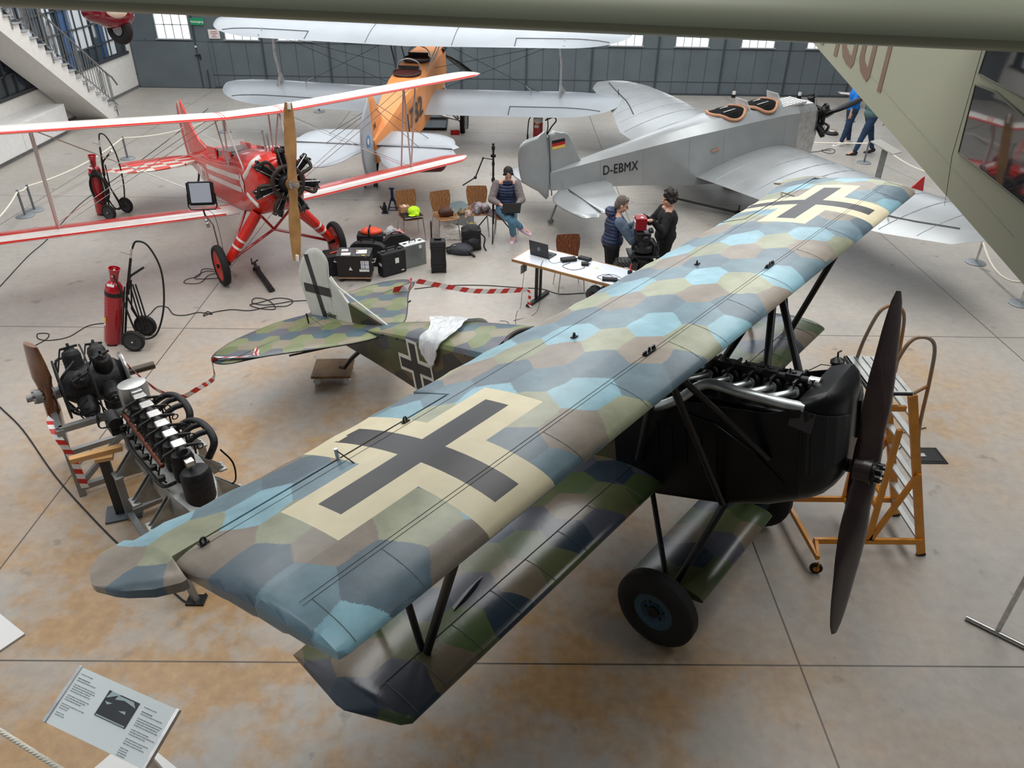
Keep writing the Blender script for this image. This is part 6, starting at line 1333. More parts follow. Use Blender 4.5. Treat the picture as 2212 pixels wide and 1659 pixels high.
# ------------------------------------------------------------ extinguishers on trolleys
def co2(name,label,loc,rz,kind,lean=0.):
    t=thing(name,label,'fire extinguisher',tuple(loc),(0,0,rz),None)
    EXR=mat('extinguisher_red',srgb(168,16,32),.25,coat=.5,var=.06)
    h=.98
    MB().lathe([(.05,.01),(.10,.02),(.114,.05),(.115,h-.14),(.105,h-.07),(.075,h-.02),(.045,h+.0),(.04,h+.03)],n=32).build('cylinder',EXR,t)
    b=MB(); b.lathe([(.052,h+.02),(.06,h+.12),(.075,h+.19),(.068,h+.19),(.052,h+.12),(.045,h+.03)],n=24); b.build('valve_guard',EXR,t)
    MB().lathe([(.02,h+.02),(.022,h+.14),(.03,h+.15),(.015,h+.17)],n=14).cyl((0,0,h+.10),(.0,-.07,h+.10),.016,10).build('valve',STEEL,t)
    MB().lathe([(.117,h-.20),(.119,h-.17),(.117,h-.14)],n=32,cap=False).build('strap_band',BLK,t)
    MB().lathe([(.117,.45),(.1172,.70)],n=6,cap=False)
    b=MB(); 
    for k in range(4):
        a=-2.3+.14*k; 
        for i in range(5): b.box((.1165*math.cos(a),.1165*math.sin(a),.70-.05*i),(.003,.012,.03),Matrix.Rotation(a,3,'Z'))
    b.build('instruction_print',mat('label_pink',srgb(200,90,95),.5),t)
    a=-2.3; MB().box((.1165*math.cos(a),.1165*math.sin(a),.40),(.003,.05,.07),Matrix.Rotation(a,3,'Z')).build('yellow_label',mat('label_yellow',srgb(226,200,60),.5),t); MB().box((.1165*math.cos(a),.1165*math.sin(a),.33),(.003,.04,.04),Matrix.Rotation(a,3,'Z')).build('white_label',WHITE,t)
    MB().box((.06*math.cos(-1.8),.085*math.sin(-1.8),h-.035),(.09,.004,.035),Matrix.Rotation(-.5,3,'X')).build('shoulder_label',WHITE,t)
    # trolley: frame behind (+x side)
    b=MB(); b.tube([(.14,.05,.02),(.15,.06,.95),(.19,.06,1.08),(.42,.06,1.32)],.016,8); b.tube([(.14,-.05,.02),(.15,-.04,.95)],.012,8); b.tube([(.15,.06,.75),(.42,.06,.22)],.012,8); b.tube([(.15,.0,.16),(.42,.0,.20)],.012,8); b.box((.06,0,.012),(.20,.20,.02)); b.tube([(.18,.10,1.0),(.20,.10,.55),(.40,.10,.25)],.012,8); b.build('trolley_frame',BLK,t)
    MB().tube([(.36,.06,1.26),(.43,.06,1.33)],.019,10).build('hand_grip',ALU,t)
    MB().cyl((.40,-.22,.155),(.40,.22,.155),.012,8).build('axle',BLK,t)
    for s in (-1,1):
        w_=spoked_wheel(t,(.40,s*.23,.155),.155,.07,mat('wheel_black',(.045,.045,.048),.5)); MB().cyl((.40,s*.265,.155),(.40,s*.275,.155),.014,8).build('hub_clip',ALU,w_)
    # hose: big arc up and coils
    b=MB(); b.tube(spline([(0.02,-.06,h+.10),(.10,-.10,h-.02),(.22,-.10,.60),(.34,-.08,.30),(.46,-.06,.22),(.60,-.04,.36),(.66,-.03,.80),(.60,-.02,1.30),(.42,0,1.60),(.26,.02,1.62),(.20,.04,1.48)],8),.013,8); b.build('hose',RUB,t)
    MB().tube([(.20,.04,1.50),(.19,.04,1.36)],.018,8).build('nozzle_joint',STEEL,t); MB().tube([(.19,.04,1.36),(.17,.05,1.08),(.16,.05,.80)],[.018,.02,.026],10).build('snow_horn',BLK,t); MB().tube([(.19,.04,1.40),(.06,.02,1.42)],.006,5).build('trigger_lever',GREYM,t)
    if kind:
        b=MB(); 
        for k in range(4):
            ll=[]
            for i in range(22): an=2*PI*i/21; ll.append((.16+.02*k+(.16+.02*k)*math.sin(an)*1.0,-.14-.015*k,.62+(.34-.02*k)*math.cos(an)))
            b.tube(ll,.012,6)
        b.build('hose_coil',RUB,t)
    else:
        b=MB()
        for k in range(3): b.tube(spline([(.20+.03*k,.02*k,.98),(.28+.03*k,.03*k,.7),(.40+.03*k,.03*k,.30)],5),.012,6)
        b.build('hose_coil',RUB,t)
    if lean:
        for c in t.children:
            if c.name.split('.')[0] not in('wheel','axle'): c.data.transform(Matrix.Rotation(lean,4,'Y'))
    return t
co2('fire_extinguisher','tall red wheeled fire extinguisher in the foreground left, upright beside the engines',V(-5.49,9.50,0),D(2),0,D(15))
co2('fire_extinguisher','red wheeled fire extinguisher with coiled hose behind the red biplane wing',gp(222,462),D(-18),1,D(6))
t=thing('fire_extinguisher','red wheeled fire extinguisher with bare steel shoulder between silver tail and silver wing','fire extinguisher',tuple(gp(1161,319)+V(0,.08,0)),(0,0,D(-10))); t.scale=(1.08,1.08,1.08); EXR=MATS['extinguisher_red']
MB().lathe([(.10,.01),(.115,.04),(.115,.58)],n=28).build('cylinder',EXR,t); MB().lathe([(.116,.58),(.115,.66),(.08,.76),(.045,.80)],n=28).build('steel_shoulder',STEEL,t); MB().lathe([(.05,.80),(.055,.90),(.072,.98),(.06,.98),(.045,.9)],n=20).build('valve_guard',EXR,t); label_on(t,(-.02,-.117,.50),(.10,.003,.06)); label_on(t,(-.02,-.117,.565),(.07,.003,.03),None,MATS['label_yellow'])
b=MB(); b.tube(spline([(.02,-.04,.86),(.18,-.04,.80),(.24,-.02,.5),(.18,0,.2)],6),.013,6); b.tube(spline([(-.02,0,.72),(-.20,-.02,.66),(-.24,-.02,.35),(-.24,-.02,.1)],6),.013,6); b.build('hose',RUB,t); MB().tube(spline([(.12,.02,.10),(.30,.02,.45),(.42,.02,.62),(.36,.02,.70),(.16,.02,.62)],6),.016,8).build('trolley_frame',BLK,t); MB().tube([(-.24,-.02,.02),(-.24,-.02,.28)],.022,8).build('snow_horn',BLK,t)
for s in (-1,1): spoked_wheel(t,(.14,s*.16+.02,.11),.11,.05,MATS['wheel_black'])
# ------------------------------------------------------------ LED panel light on a stand
pb=gp(487,606)+V(-.02,.10,0); t=thing('led_panel_light','square led panel light on a metal stand in front of the red biplane','studio light',tuple(pb))
LED=G('led_array'); Xl,Yl,Zl=LED.sep(LED.tc.outputs['Object']); LED.L.new(LED.ramp(LED.m('SINE',LED.m('MULTIPLY',Zl,300.)),[(.2,srgb(150,156,172)),(.8,srgb(190,196,206))]),LED.P.inputs['Base Color'])
Rt=Matrix.Rotation(D(8),3,'Z')@Matrix.Rotation(D(-12),3,'X')
zc=1.52; cc=V(-.02,-.28,zc)
MB().box(cc,(.35,.05,.35),Rt).build('housing',BLK,t,bevel=.006); MB().box(cc+Rt@V(0,-.028,.01),(.30,.006,.29),Rt).build('led_face',LED.M,t,smooth=False)
b=MB(); b.tube([cc+Rt@V(*v) for v in ((-.20,0,.0),(-.21,0,-.19),(-.18,0,-.24),(.18,0,-.24),(.21,0,-.19),(.20,0,.0))],.011,8); b.tube([cc+Rt@V(-.19,-.01,.16),cc+Rt@V(-.19,-.01,-.16)],.012,6); b.tube([cc+Rt@V(.19,-.01,.16),cc+Rt@V(.19,-.01,-.16)],.012,6); b.build('yoke',BLK,t)
q=cc+Rt@V(0,0,-.24); MB().tube([q,V(q.x,q.y+.02,1.18)],.014,8).build('spigot',BLK,t)
b=MB(); b.tube([V(q.x,q.y+.02,1.2),V(0,-.1,.95),V(0,-.02,.30),V(0,0,.12)],.012,8); b.ball((q.x,q.y+.02,1.10),.03); b.box((q.x+.01,q.y+.04,1.02),(.05,.03,.07)); b.build('stand_tube',STEEL,t)
for a in (.3,2.3,4.4): MB().tube([(0,0,.3),(.16*math.cos(a),.16*math.sin(a),.01)],.009,6).build('stand_leg',ALU,t)
MB().tube(spline([q+V(.05,0,0),V(.05,-.1,1.1),V(.06,-.05,.7),V(.03,0,.4),V(-.02,0,.28)],6),.004,5).build('power_lead',BLK,t)
# folded tripod on the floor
a=gp(548,577); e_=gp(588,632); d=e_-a; t=thing('folded_tripod','folded black tripod lying on the floor right of the red biplane wheel','tripod',tuple(a)); dn=d.normalized(); sd=V(-dn.y,dn.x,0)
for k in (-1,0,1): MB().tube([dn*.18+sd*.03*k+V(0,0,.05+.02*(k==0)),d+sd*.035*k+V(0,0,.035)],.018,8).build('leg',BLKM,t)
MB().tube([dn*.02+sd*.02+V(0,0,.08),dn*.2+V(0,0,.06)],.028,10).tube([sd*-.02+V(0,0,.06),sd*.10+V(0,0,.09)-dn*.06],.013,6).tube([dn*.06-sd*.03+V(0,0,.08),-dn*.09+sd*0+V(0,0,.12)],.013,6).build('pan_head',BLKM,t); b=MB(); b.box(dn*.22+V(0,0,.06),(.10,.10,.06)); b.box(d*.92+V(0,0,.04),(.11,.07,.05),Matrix.Rotation(-.9,3,'Z')); b.build('leg_locks',BLK,t,bevel=.008)
# ------------------------------------------------------------ floor cables
F=lambda pts,z=.007:[gp(x,y)+V(0,0,z) for x,y in pts]
cable('floor_cable','black cable loops on the floor left of the red biplane wheel',F([(480,585),(440,582),(430,597),(405,604),(398,612),(420,614),(436,610),(450,596),(470,590),(445,587),(420,602),(455,603),(485,600)],.01),.006)
cable('floor_cable','long black cable with a coiled heap running towards the wheeled extinguisher',F([(663,650),(630,652),(600,657),(570,660),(545,655),(552,645),(580,650),(595,668),(565,668),(540,660),(560,655),(600,645),(632,650),(620,662),(580,664),(540,672),(500,670),(460,676),(440,684),(448,674),(458,680),(430,676),(400,682),(375,680),(362,665),(340,664),(320,683),(300,684)],.010),.007,n=5)
cable('floor_cable','black cable curving behind the rotary engine to its wooden propeller',F([(232,698),(190,705),(150,728),(110,736),(84,733),(82,722),(105,722),(100,734),(70,752),(60,775),(68,795),(88,802)]),.007)
cable('floor_cable','dark cable running diagonally across the lower left floor under the camouflaged wing',F([(0,880),(50,930),(120,1030),(200,1120),(268,1188),(330,1240),(380,1285),(405,1303),(432,1298),(445,1283)]),.009)
cable('floor_cable','dark cable running from lower left to the foot of the red wing strut',F([(0,620),(60,555),(100,520),(150,465),(190,428),(280,365),(380,290),(450,235)]),.008)
cable('floor_cable','black cable running from table leg past the barrier tape to the cable reel',F([(895,625),(960,618),(1040,617),(1120,622),(1170,625),(1210,636),(1265,634),(1290,640)]),.007)
cable('floor_cable','short cable heap on the floor between the monoplane nose and the walkers',F([(1745,330),(1772,327),(1790,322),(1803,325),(1798,332),(1782,330),(1775,325),(1795,326)]),.008)
t=thing('floor_uplight','round black floor uplight with cable by the monoplane nose','floor light',tuple(gp(1796,290))); MB().lathe([(.17,0),(.18,.04),(.14,.07),(.05,.09)],n=24).build('housing',BLKM,t); MB().ball((0,0,.08),(.08,.08,.03)).build('lens',mat('pale_lens',srgb(210,180,170),.3),t)
# ------------------------------------------------------------ rope barriers
ROPE=mat('white_rope',srgb(226,222,208),.8,bump=.6,bscale=90)
def post(loc,label,h=.95,silver=False,base_r=.17):
    t=thing('barrier_post',label,'barrier post',tuple(loc)); m=ALU if silver else mat('post_grey',srgb(112,118,124),.45,.4); b=MB(); b.lathe([(base_r,0),(base_r,.015),(base_r*.9,.025),(.02,.03)],n=28); b.build('base',mat('post_base',srgb(140,146,152),.4,.3),t); MB().cyl((0,0,.02),(0,0,h),.022,12).build('pole',m,t); return t
def rope(a,b_,sag,label,r=.016,name='barrier_rope'):
    a=Vector(a);b_=Vector(b_); pts=[a+(b_-a)*k/14+V(0,0,-sag*4*(k/14)*(1-k/14)) for k in range(15)]; o=MB().tube(pts,r,8).build(name,ROPE); tag(o,label,'rope'); return o
A=gp(55,467);B=gp(75,455);C_=gp(276,343); hA=.52
post(A,'grey barrier post standing nearest at the left edge',hA); post(B,'grey barrier post just behind the nearest one at the left edge',hA); post(C_,'grey barrier post behind the red tailplane',hA)
rope(A+V(0,0,hA-.03),gp(-40,560)+V(0,0,.45),.12,'white rope running from the nearest left post out of the picture'); rope(A+V(0,0,hA-.03),B+V(0,0,hA-.03),.03,'short white rope between the two close left posts'); rope(B+V(0,0,hA-.03),C_+V(0,0,hA-.03),.12,'white rope sagging behind the wheeled extinguisher'); rope(C_+V(0,0,hA-.03),gp(487,285)+V(0,0,.47),.14,'white rope running from the far left post towards the red fin')
post(gp(487,285),'grey barrier post behind the red biplane cabane struts',.5); post(gp(690,242),'grey barrier post under the left lower silver wing',.5); post(gp(1341,248),'grey barrier post behind the tip of the monoplane wing',.5)
P1=gp(2107,568);P2=gp(2203,657); post(P1,'silver barrier post under the monoplane wing tip at right',.42,True); post(P2,'silver barrier post at the right picture edge',.42,True)
rope(P1+V(0,0,.40),P2+V(.0,0,.40),.25,'white rope sagging between the two right barrier posts',.018)
post(gp(1866,352),'grey barrier post behind the metal sign stand at right',.5); rope(gp(1866,352)+V(0,0,.48),gp(1640,305)+V(0,0,.02),.02,'thin white rope between the monoplane nose and the right sign stand'); rope(gp(1890,352)+V(0,0,.48),gp(2010,405)+V(0,0,.3),.1,'white rope leading right from the metal sign stand')
t=thing('sign_stand','metal sign stand seen edge on behind the monoplane wing','sign stand',tuple(gp(1893,395)),(0,0,D(-55))); MB().box((0,0,.40),(.14,.03,.8)).build('post',GREYM,t,bevel=.004); MB().box((0,0,.82),(.62,.36,.02),Matrix.Rotation(.25,3,'Y')).build('sign_panel',mat('panel_beige',srgb(170,168,160),.5),t); MB().box((0,0,.01),(.4,.4,.02)).build('base',GREYM,t)
t=thing('metal_stand','brushed metal T shaped stand foot at the right picture edge','stand',tuple(gp(2152,1368))); a=gp(2085,1338)-gp(2152,1368); e_=gp(2250,1420)-gp(2152,1368); MB().tube([V(a.x,a.y,.022),V(e_.x,e_.y,.022)],.022,14).build('foot',STEEL,t); MB().tube([V(.0,.0,.03),V(-.08,-.1,.95)+V(.0,.0,0)],.022,14).build('upright',STEEL,t); q=gp(2225,1235,.75)-gp(2152,1368); 
# ------------------------------------------------------------ information board bottom left
z1,z2=1.06,.92
TL=gp(168,1436,z1);TR=gp(383,1534,z1);BL=gp(95,1560,z2);BR=gp(318,1665,z2)
c=(TL+TR+BL+BR)/4; xx=((TR-TL)+(BR-BL))/2; yy=((TL-BL)+(TR-BR))/2; wv,hv=xx.length,yy.length
t=thing('information_board','slanted information board with text columns and a photograph at bottom left','sign',tuple(c)); Mf=frame((0,0,0),xx,yy)
b=MB(); b.box((0,0,-.006),(wv*.96,hv,.010)); b.v=[tuple(Mf@Vector(v)) for v in b.v]; b.build('panel',mat('board_white',srgb(232,242,244),.3,spec=.6),t)
for s in (-1,1): b=MB(); b.box((s*wv*.485,0,-.008),(wv*.035,hv*1.02,.03)); b.v=[tuple(Mf@Vector(v)) for v in b.v]; b.build('side_rail',ALU,t,bevel=.003)
b=MB(); b.box((0,0,.0),(.30*wv,.44*hv,.002)); b.v=[tuple(Mf@(Vector(v)+Vector((.02*wv,.13*hv,.001)))) for v in b.v]; b.build('photograph',mat('photo_grey',srgb(52,58,62),.4),t,smooth=False)
b=MB()
for poly in ([(-.12,.22),(-.03,.22),(-.13,.10),(-.14,.1)],[(-.05,.20),(.10,.20),(.14,.12),(.02,.16),(-.06,.12)],[(.02,-.02),(.08,.02),(.09,-.03)],[(-.13,.04),(-.06,.05),(-.1,.0)],[(-.14,-.19),(.14,-.19),(.14,-.21),(-.14,-.21)]):
    n0=b.pts([Mf@Vector((.02*wv+x*wv,.13*hv+y*hv,.0035)) for x,y in poly]); b.face([n0+i for i in range(len(poly))])
b.build('photograph_highlights',mat('photo_light',srgb(170,190,196),.4),t,smooth=False)
random.seed(4); b=MB()
for x0,y0,n in ((-.44,.40,20),(.22,.33,22)):
    for i in range(n):
        if i in (1,4,9,13,17): continue
        L_=(.22 if i>2 else .12)*random.uniform(.7,1.)*wv if i<n-5 else .07*wv
        y_=y0*hv-i*.038*hv; h_=.016*hv if i not in(2,) else .022*hv
        xs_=x0*wv
        while xs_<x0*wv+L_:
            l2=random.uniform(.008,.03)*wv; k=.002; b.box((xs_+l2/2,y_,k),(l2,h_*.6,.0008)); xs_+=l2+.005*wv
b.v=[tuple(Mf@Vector(v)) for v in b.v]; b.build('printed_text',mat('print_grey',srgb(112,118,122),.6),t,smooth=False)
fb=gp(335,1665,.01)-c
MB().tube([V(0,0,-.03),V(.12,.12,-c.z+.05)],.03,12).build('pedestal',ALU,t)
b=MB(); Rb=Matrix.Rotation(D(-33),3,'Z'); b.box(gp(330,1650,.02)-c+V(-.10,-.05,0),(.52,.34,.012),Rb); b.build('base_plate',mat('base_white',srgb(226,226,226),.4),t)
t=thing('white_floor_plate','white base plate on the floor at the left picture edge','base plate',tuple(gp(-25,1375,.0)),(0,0,D(-33))); MB().box((0,0,.012),(.48,.36,.012)).build('plate',MATS['base_white'],t); MB().box((0,0,.004),(.44,.32,.008)).build('underside',BLKM,t)
# thick rope bottom left
b=MB(); a=gp(-30,1560,.75);e_=gp(175,1690,.72); dd=e_-a
for s in range(3):
    pts=[]
    for i in range(90):
        f=i/89; an=f*60+s*2.09; p=a+dd*f; n=dd.normalized().cross(V(0,0,1)).normalized(); m_=n.cross(dd.normalized()); pts.append(p+n*.0085*math.cos(an)+m_*.0085*math.sin(an))
    b.tube(pts,.0095,6)
o=b.build('twisted_rope',ROPE); tag(o,'thick twisted white rope crossing the bottom left corner','rope')
# ------------------------------------------------------------ dolly under the tail skid, plastic sheet
t=thing('wooden_dolly','small plywood dolly on white castors carrying the camouflaged tail skid','dolly',tuple(gp(722,815,.0)),(0,0,D(3))); PW2=mat('dolly_plywood',srgb(150,122,92),.7,col2=srgb(124,98,72),vscale=5); MB().box((0,0,.135),(.50,.46,.035)).build('deck',PW2,t,bevel=.003)
for x in (-.19,.19):
    for y in (-.17,.17): MB().cyl((x,y-.012,.05),(x,y+.012,.05),.048,18).box((x,y,.105),(.05,.04,.02)).build('castor',WHITE,t); b=MB(); [b.cyl((x+dx,y+dy,.152),(x+dx,y+dy,.156),.010,8) for dx in (-.03,.03) for dy in (-.03,.03)]; b.build('bolt',GREYM,t)
Tm=FOK.matrix_basis.copy(); Tm=Matrix.Translation(FOK.location)@FOK.rotation_euler.to_matrix().to_4x4()
pts=[]; b=MB(); NX,NY=20,26; rows=[]
random.seed(3)
for i in range(NX+1):
    r=[]
    for k in range(NY+1):
        f=-1+2*k/NY; x=-4.06-.06*math.sin(5*f)-(.50+.22*f)*i/NX
        hw=interp([(-5.1,.19),(-4.5,.28),(-3.9,.36)],x); base=.40-(-3.9-x)*.065
        if abs(f)<.7: y=f/.7*(hw+.02); z=base+.115*math.sqrt(max(0,1-(y/(hw+.03))**2))+.02
        else: y=math.copysign(hw+.03+.02*random.random(),f); z=base-(abs(f)-.7)/.3*((.05+.20*math.sin(PI*min(1,i/NX*.9))) if f<0 else .12)
        r.append(Tm@V(x+random.uniform(-.012,.012),y+random.uniform(-.006,.006),z+random.uniform(0,.03)))
    rows.append(b.pts(r))
for i in range(NX):
    for k in range(NY): b.face((rows[i]+k,rows[i]+k+1,rows[i+1]+k+1,rows[i+1]+k))
PLS=mat('clear_plastic',srgb(222,226,230),.25,alpha=.72,bump=.6,bscale=16,spec=.8)
o=b.build('plastic_sheet',PLS,sub=1); q=o.modifiers.new('t','SOLIDIFY'); q.thickness=.003; tag(o,'crumpled clear white plastic sheet draped over the camouflaged rear fuselage','plastic sheet')
# ------------------------------------------------------------ barrier tape
TR_=mat('tape_red',srgb(206,50,44),.4); TW_=mat('tape_white',srgb(232,230,230),.4)
def tape(label,pts,wv=.07,wdir=(0,0,1),n=8,per=.10,twist=None):
    P_=spline(pts,n); L=[0]
    for a,b_ in zip(P_,P_[1:]): L.append(L[-1]+(b_-a).length)
    tot=L[-1]; k=max(4,int(tot/(per/2))); b=MB()
    def at(s):
        s=min(max(s,0),tot)
        for i in range(len(L)-1):
            if s<=L[i+1]: f=(s-L[i])/(L[i+1]-L[i]+1e-9); return P_[i]+(P_[i+1]-P_[i])*f
        return P_[-1]
    for i in range(k):
        s0,s1=i*tot/k,(i+1)*tot/k; sl=tot/k*.55
        w0=Vector(wdir) if not twist else Vector(twist(s0/tot)); w1_=Vector(wdir) if not twist else Vector(twist(s1/tot))
        v=[at(s0-sl/2)-w0*wv/2,at(s1-sl/2)-w1_*wv/2,at(s1+sl/2)+w1_*wv/2,at(s0+sl/2)+w0*wv/2]; nn=(v[1]-v[0]).cross(v[2]-v[0]).normalized()*.0006
        a=b.pts([p+nn for p in v]+[p-nn for p in v]); m_=(i//1)%2
        for f in ((0,1,2,3),(7,6,5,4),(0,4,5,1),(1,5,6,2),(2,6,7,3),(3,7,4,0)): b.face([a+j for j in f],m_)
    o=b.build('barrier_tape',[TR_,TW_],smooth=False); tag(o,label,'barrier tape'); return o
tip=Tm@V(-6.63,-1.5,.27); kn=Tm@V(-6.2,-1.2,.285)
tape('red and white tape sagging from the near camouflaged tailplane tip to the rotary engine stand',[kn,Tm@V(-6.35,-1.32,.275),tip,tip+V(-.02,-.03,-.22),gpd(430,838,7.2),gpd(392,858,7.1),gpd(350,848,7.05),gpd(312,822,7.0),gpd(272,785,7.0)],.075,(0,-.35,.93),per=.16,twist=lambda f:(.0,-.9,.35) if f<.22 else (.0,-.3,.95))
t=tape('knotted bunch of red and white tape on the near camouflaged tailplane',[kn+V(-.05,.02,.02),kn+V(.02,.0,.05),kn+V(.04,-.02,.02),kn+V(-.03,-.03,.045),kn+V(.02,.02,.07)],.05,(0,.6,.6),per=.05)
k2=Tm@V(-6.2,1.2,.30); k3=Tm@V(-6.45,1.45,.27)
lg=TT(.28,.02,.30)
tape('red and white tape stretched from the far camouflaged tailplane to the table leg',[Tm@V(-6.35,1.0,.29),k2,k3,k3+(lg-k3)*.25+V(0,0,-.05),k3+(lg-k3)*.5+V(0,0,-.09),k3+(lg-k3)*.75+V(0,0,-.06),lg],.085,(0,-.15,.98),per=.24)
tape('loose end of red and white tape hanging from the table leg',[lg,lg+V(.03,-.02,-.1),lg+V(.01,-.03,-.2),lg+V(.06,-.04,-.29)],.05,(.9,.2,0),per=.09)
# ------------------------------------------------------------ engines on display stands
EBL=mat('engine_black_dull',(.014,.014,.016),.5,.2,var=.4,vscale=25,bump=.3,bscale=60); EAL=mat('cast_aluminium',srgb(150,152,150),.45,.7,var=.2,vscale=9,bump=.2,bscale=40)
STAND=mat('stand_aluminium',srgb(150,152,154),.4,.6,var=.06)
def vee_engine():
    hub=V(-4.59,6.56,1.05); ax=V(.82,.58,0).normalized(); rz=math.atan2(ax.y,ax.x)
    t=thing('twin_row_engine','black multi cylinder aero engine with wooden propeller stub on aluminium stand','aircraft engine',(hub.x,hub.y,0),(0,0,rz))
    H=1.05
    MB().lathe([(.06,.10),(.12,.14),(.19,.22),(.21,.45),(.19,.66),(.13,.72)],(0,0,H),(1,0,0),24).build('crankcase',EBL,t)
    # cylinders: two rows of radiating water jackets
    for row,x,ph in ((0,.30,.0),(1,.54,.45)):
        for k in range(5):
            a=ph-1.15+2*PI*k/5+.25; d=V(0,math.sin(a),math.cos(a)); c=V(x,0,H); b=MB()
            pr=[(.075,.15)]+[(.088 if i%2 else .092,.18+.016*i) for i in range(10)]+[(.075,.36),(.05,.375),(.045,.39)]
            b.lathe(pr,c,d,18); co=b.build('cylinder',EBL,t)
            b=MB(); s_=V(0,d.z,-d.y); tp=c+d*.40; b.bar(tp-V(.08,0,0)-s_*.03,tp+V(.08,0,0)+s_*.03,.02); b.cyl(tp+s_*.03,tp+s_*.03+d*.04,.014,8); b.cyl(tp-s_*.03,tp-s_*.03+d*.03,.014,8); b.tube([tp-V(.08,0,0),c-V(.16,0,0)+d*.18],.008,6); b.build('valve_gear',BLKM,co)
    b=MB(); b.torus((.12,0,H),.30,.012,(1,0,0),40,6); b.torus((.40,0,H-.0),.40,.010,(1,0,0),40,6,-.4,2.2); b.build('spark_ring',BLKM,t)
    MB().lathe([(.10,.70),(.225,.71),(.235,.73),(.225,.745),(.10,.75)],(0,0,H),(1,0,0),40).build('flywheel_disc',STEEL,t)
    b=MB(); b.cyl((.75,0,H),(1.02,0,H),.042,18); b.build('output_shaft',mat('shaft_brown',srgb(84,76,70),.4,.7),t); b=MB(); [b.cyl((.80+.04*k,-.045,H),(.80+.04*k,-.03,H),.008,8) for k in range(5)]; b.build('shaft_holes',BLK,t)
    MB().cyl((-.12,0,H),(.14,0,H),.045,14).build('propeller_shaft',GREYM,t)
    b=MB(); b.cyl((-.12,0,H),(-.06,0,H),.075,20); 
    for k in range(8): a=2*PI*k/8; b.cyl((-.145,.06*math.cos(a),H+.06*math.sin(a)),(-.05,.06*math.cos(a),H+.06*math.sin(a)),.012,6)
    b.cyl((-.2,0,H),(-.1,0,H),.035,12); b.cyl((.04,0,H),(.06,0,H),.08,20); b.build('propeller_hub',GREYM,t)
    # truncated wooden blades
    rings=[]; WD=mat('walnut_gloss',srgb(128,78,44),.18,coat=.8,col2=srgb(92,52,28),vscale=3)
    for r,c_,th,be in ((-.66,.12,.030,18),(-.64,.22,.034,18),(-.45,.27,.040,26),(-.25,.26,.050,38),(-.08,.16,.065,60),(0,.15,.075,80),(.08,.16,.065,100),(.2,.25,.050,130),(.38,.27,.040,142),(.56,.24,.032,150),(.58,.21,.025,152)):
        be=math.radians(be); rings.append([V(-.01,0,H)+V(c_/2*math.cos(an)*math.sin(be)*.8+th*math.sin(an)*math.cos(be),c_/2*math.cos(an)*math.cos(be)-th*math.sin(an)*math.sin(be)*.8-.05*r,r) for an in [2*PI*j/16 for j in range(16)]])
    MB().loft(rings).build('propeller_blade',WD,t)
    # pipework
    b=MB()
    for k in range(5): a=-1.15+2*PI*k/5+.5; b.tube(spline([(.12,.12*math.sin(a),H+.12*math.cos(a)),(.16,.30*math.sin(a),H+.30*math.cos(a)),(.30,.34*math.sin(a+.35),H+.34*math.cos(a+.35))],4),.014,6)
    b.build('inlet_pipe',EBL,t)
    # stand
    b=MB(); L=[(-.02,-.38),(-.02,.34),(.78,-.38),(.78,.34)]
    for x,y in L: MB().box((x,y,.42),(.07,.07,.84)).build('stand_leg',STAND,t,bevel=.003)
    for (x0,y0),(x1,y1) in ((L[0],L[1]),(L[2],L[3]),(L[0],L[2]),(L[1],L[3])):
        for z in (.10,.83): b.bar((x0,y0,z),(x1,y1,z),.06)
    b.bar((-.02,-.38,.12),(.78,-.38,.82),.05); b.build('stand_rail',STAND,t)
    return t,rz,hub
E1,rz1,hub1=vee_engine()
M1=Matrix.Translation((hub1.x,hub1.y,0))@Matrix.Rotation(rz1,4,'Z')
tape('red and white tape wound down the near leg of the rotary engine stand',[M1@V(-.06,.3,.95),M1@V(-.07,-.1,.88),M1@V(-.06,-.40,.80),M1@V(0.0,-.43,.5),M1@V(.02,-.43,.1)],.07,(.8,.5,0),per=.13,twist=lambda f:(0.,0.,1.) if f<.35 else (.82,.57,0.))
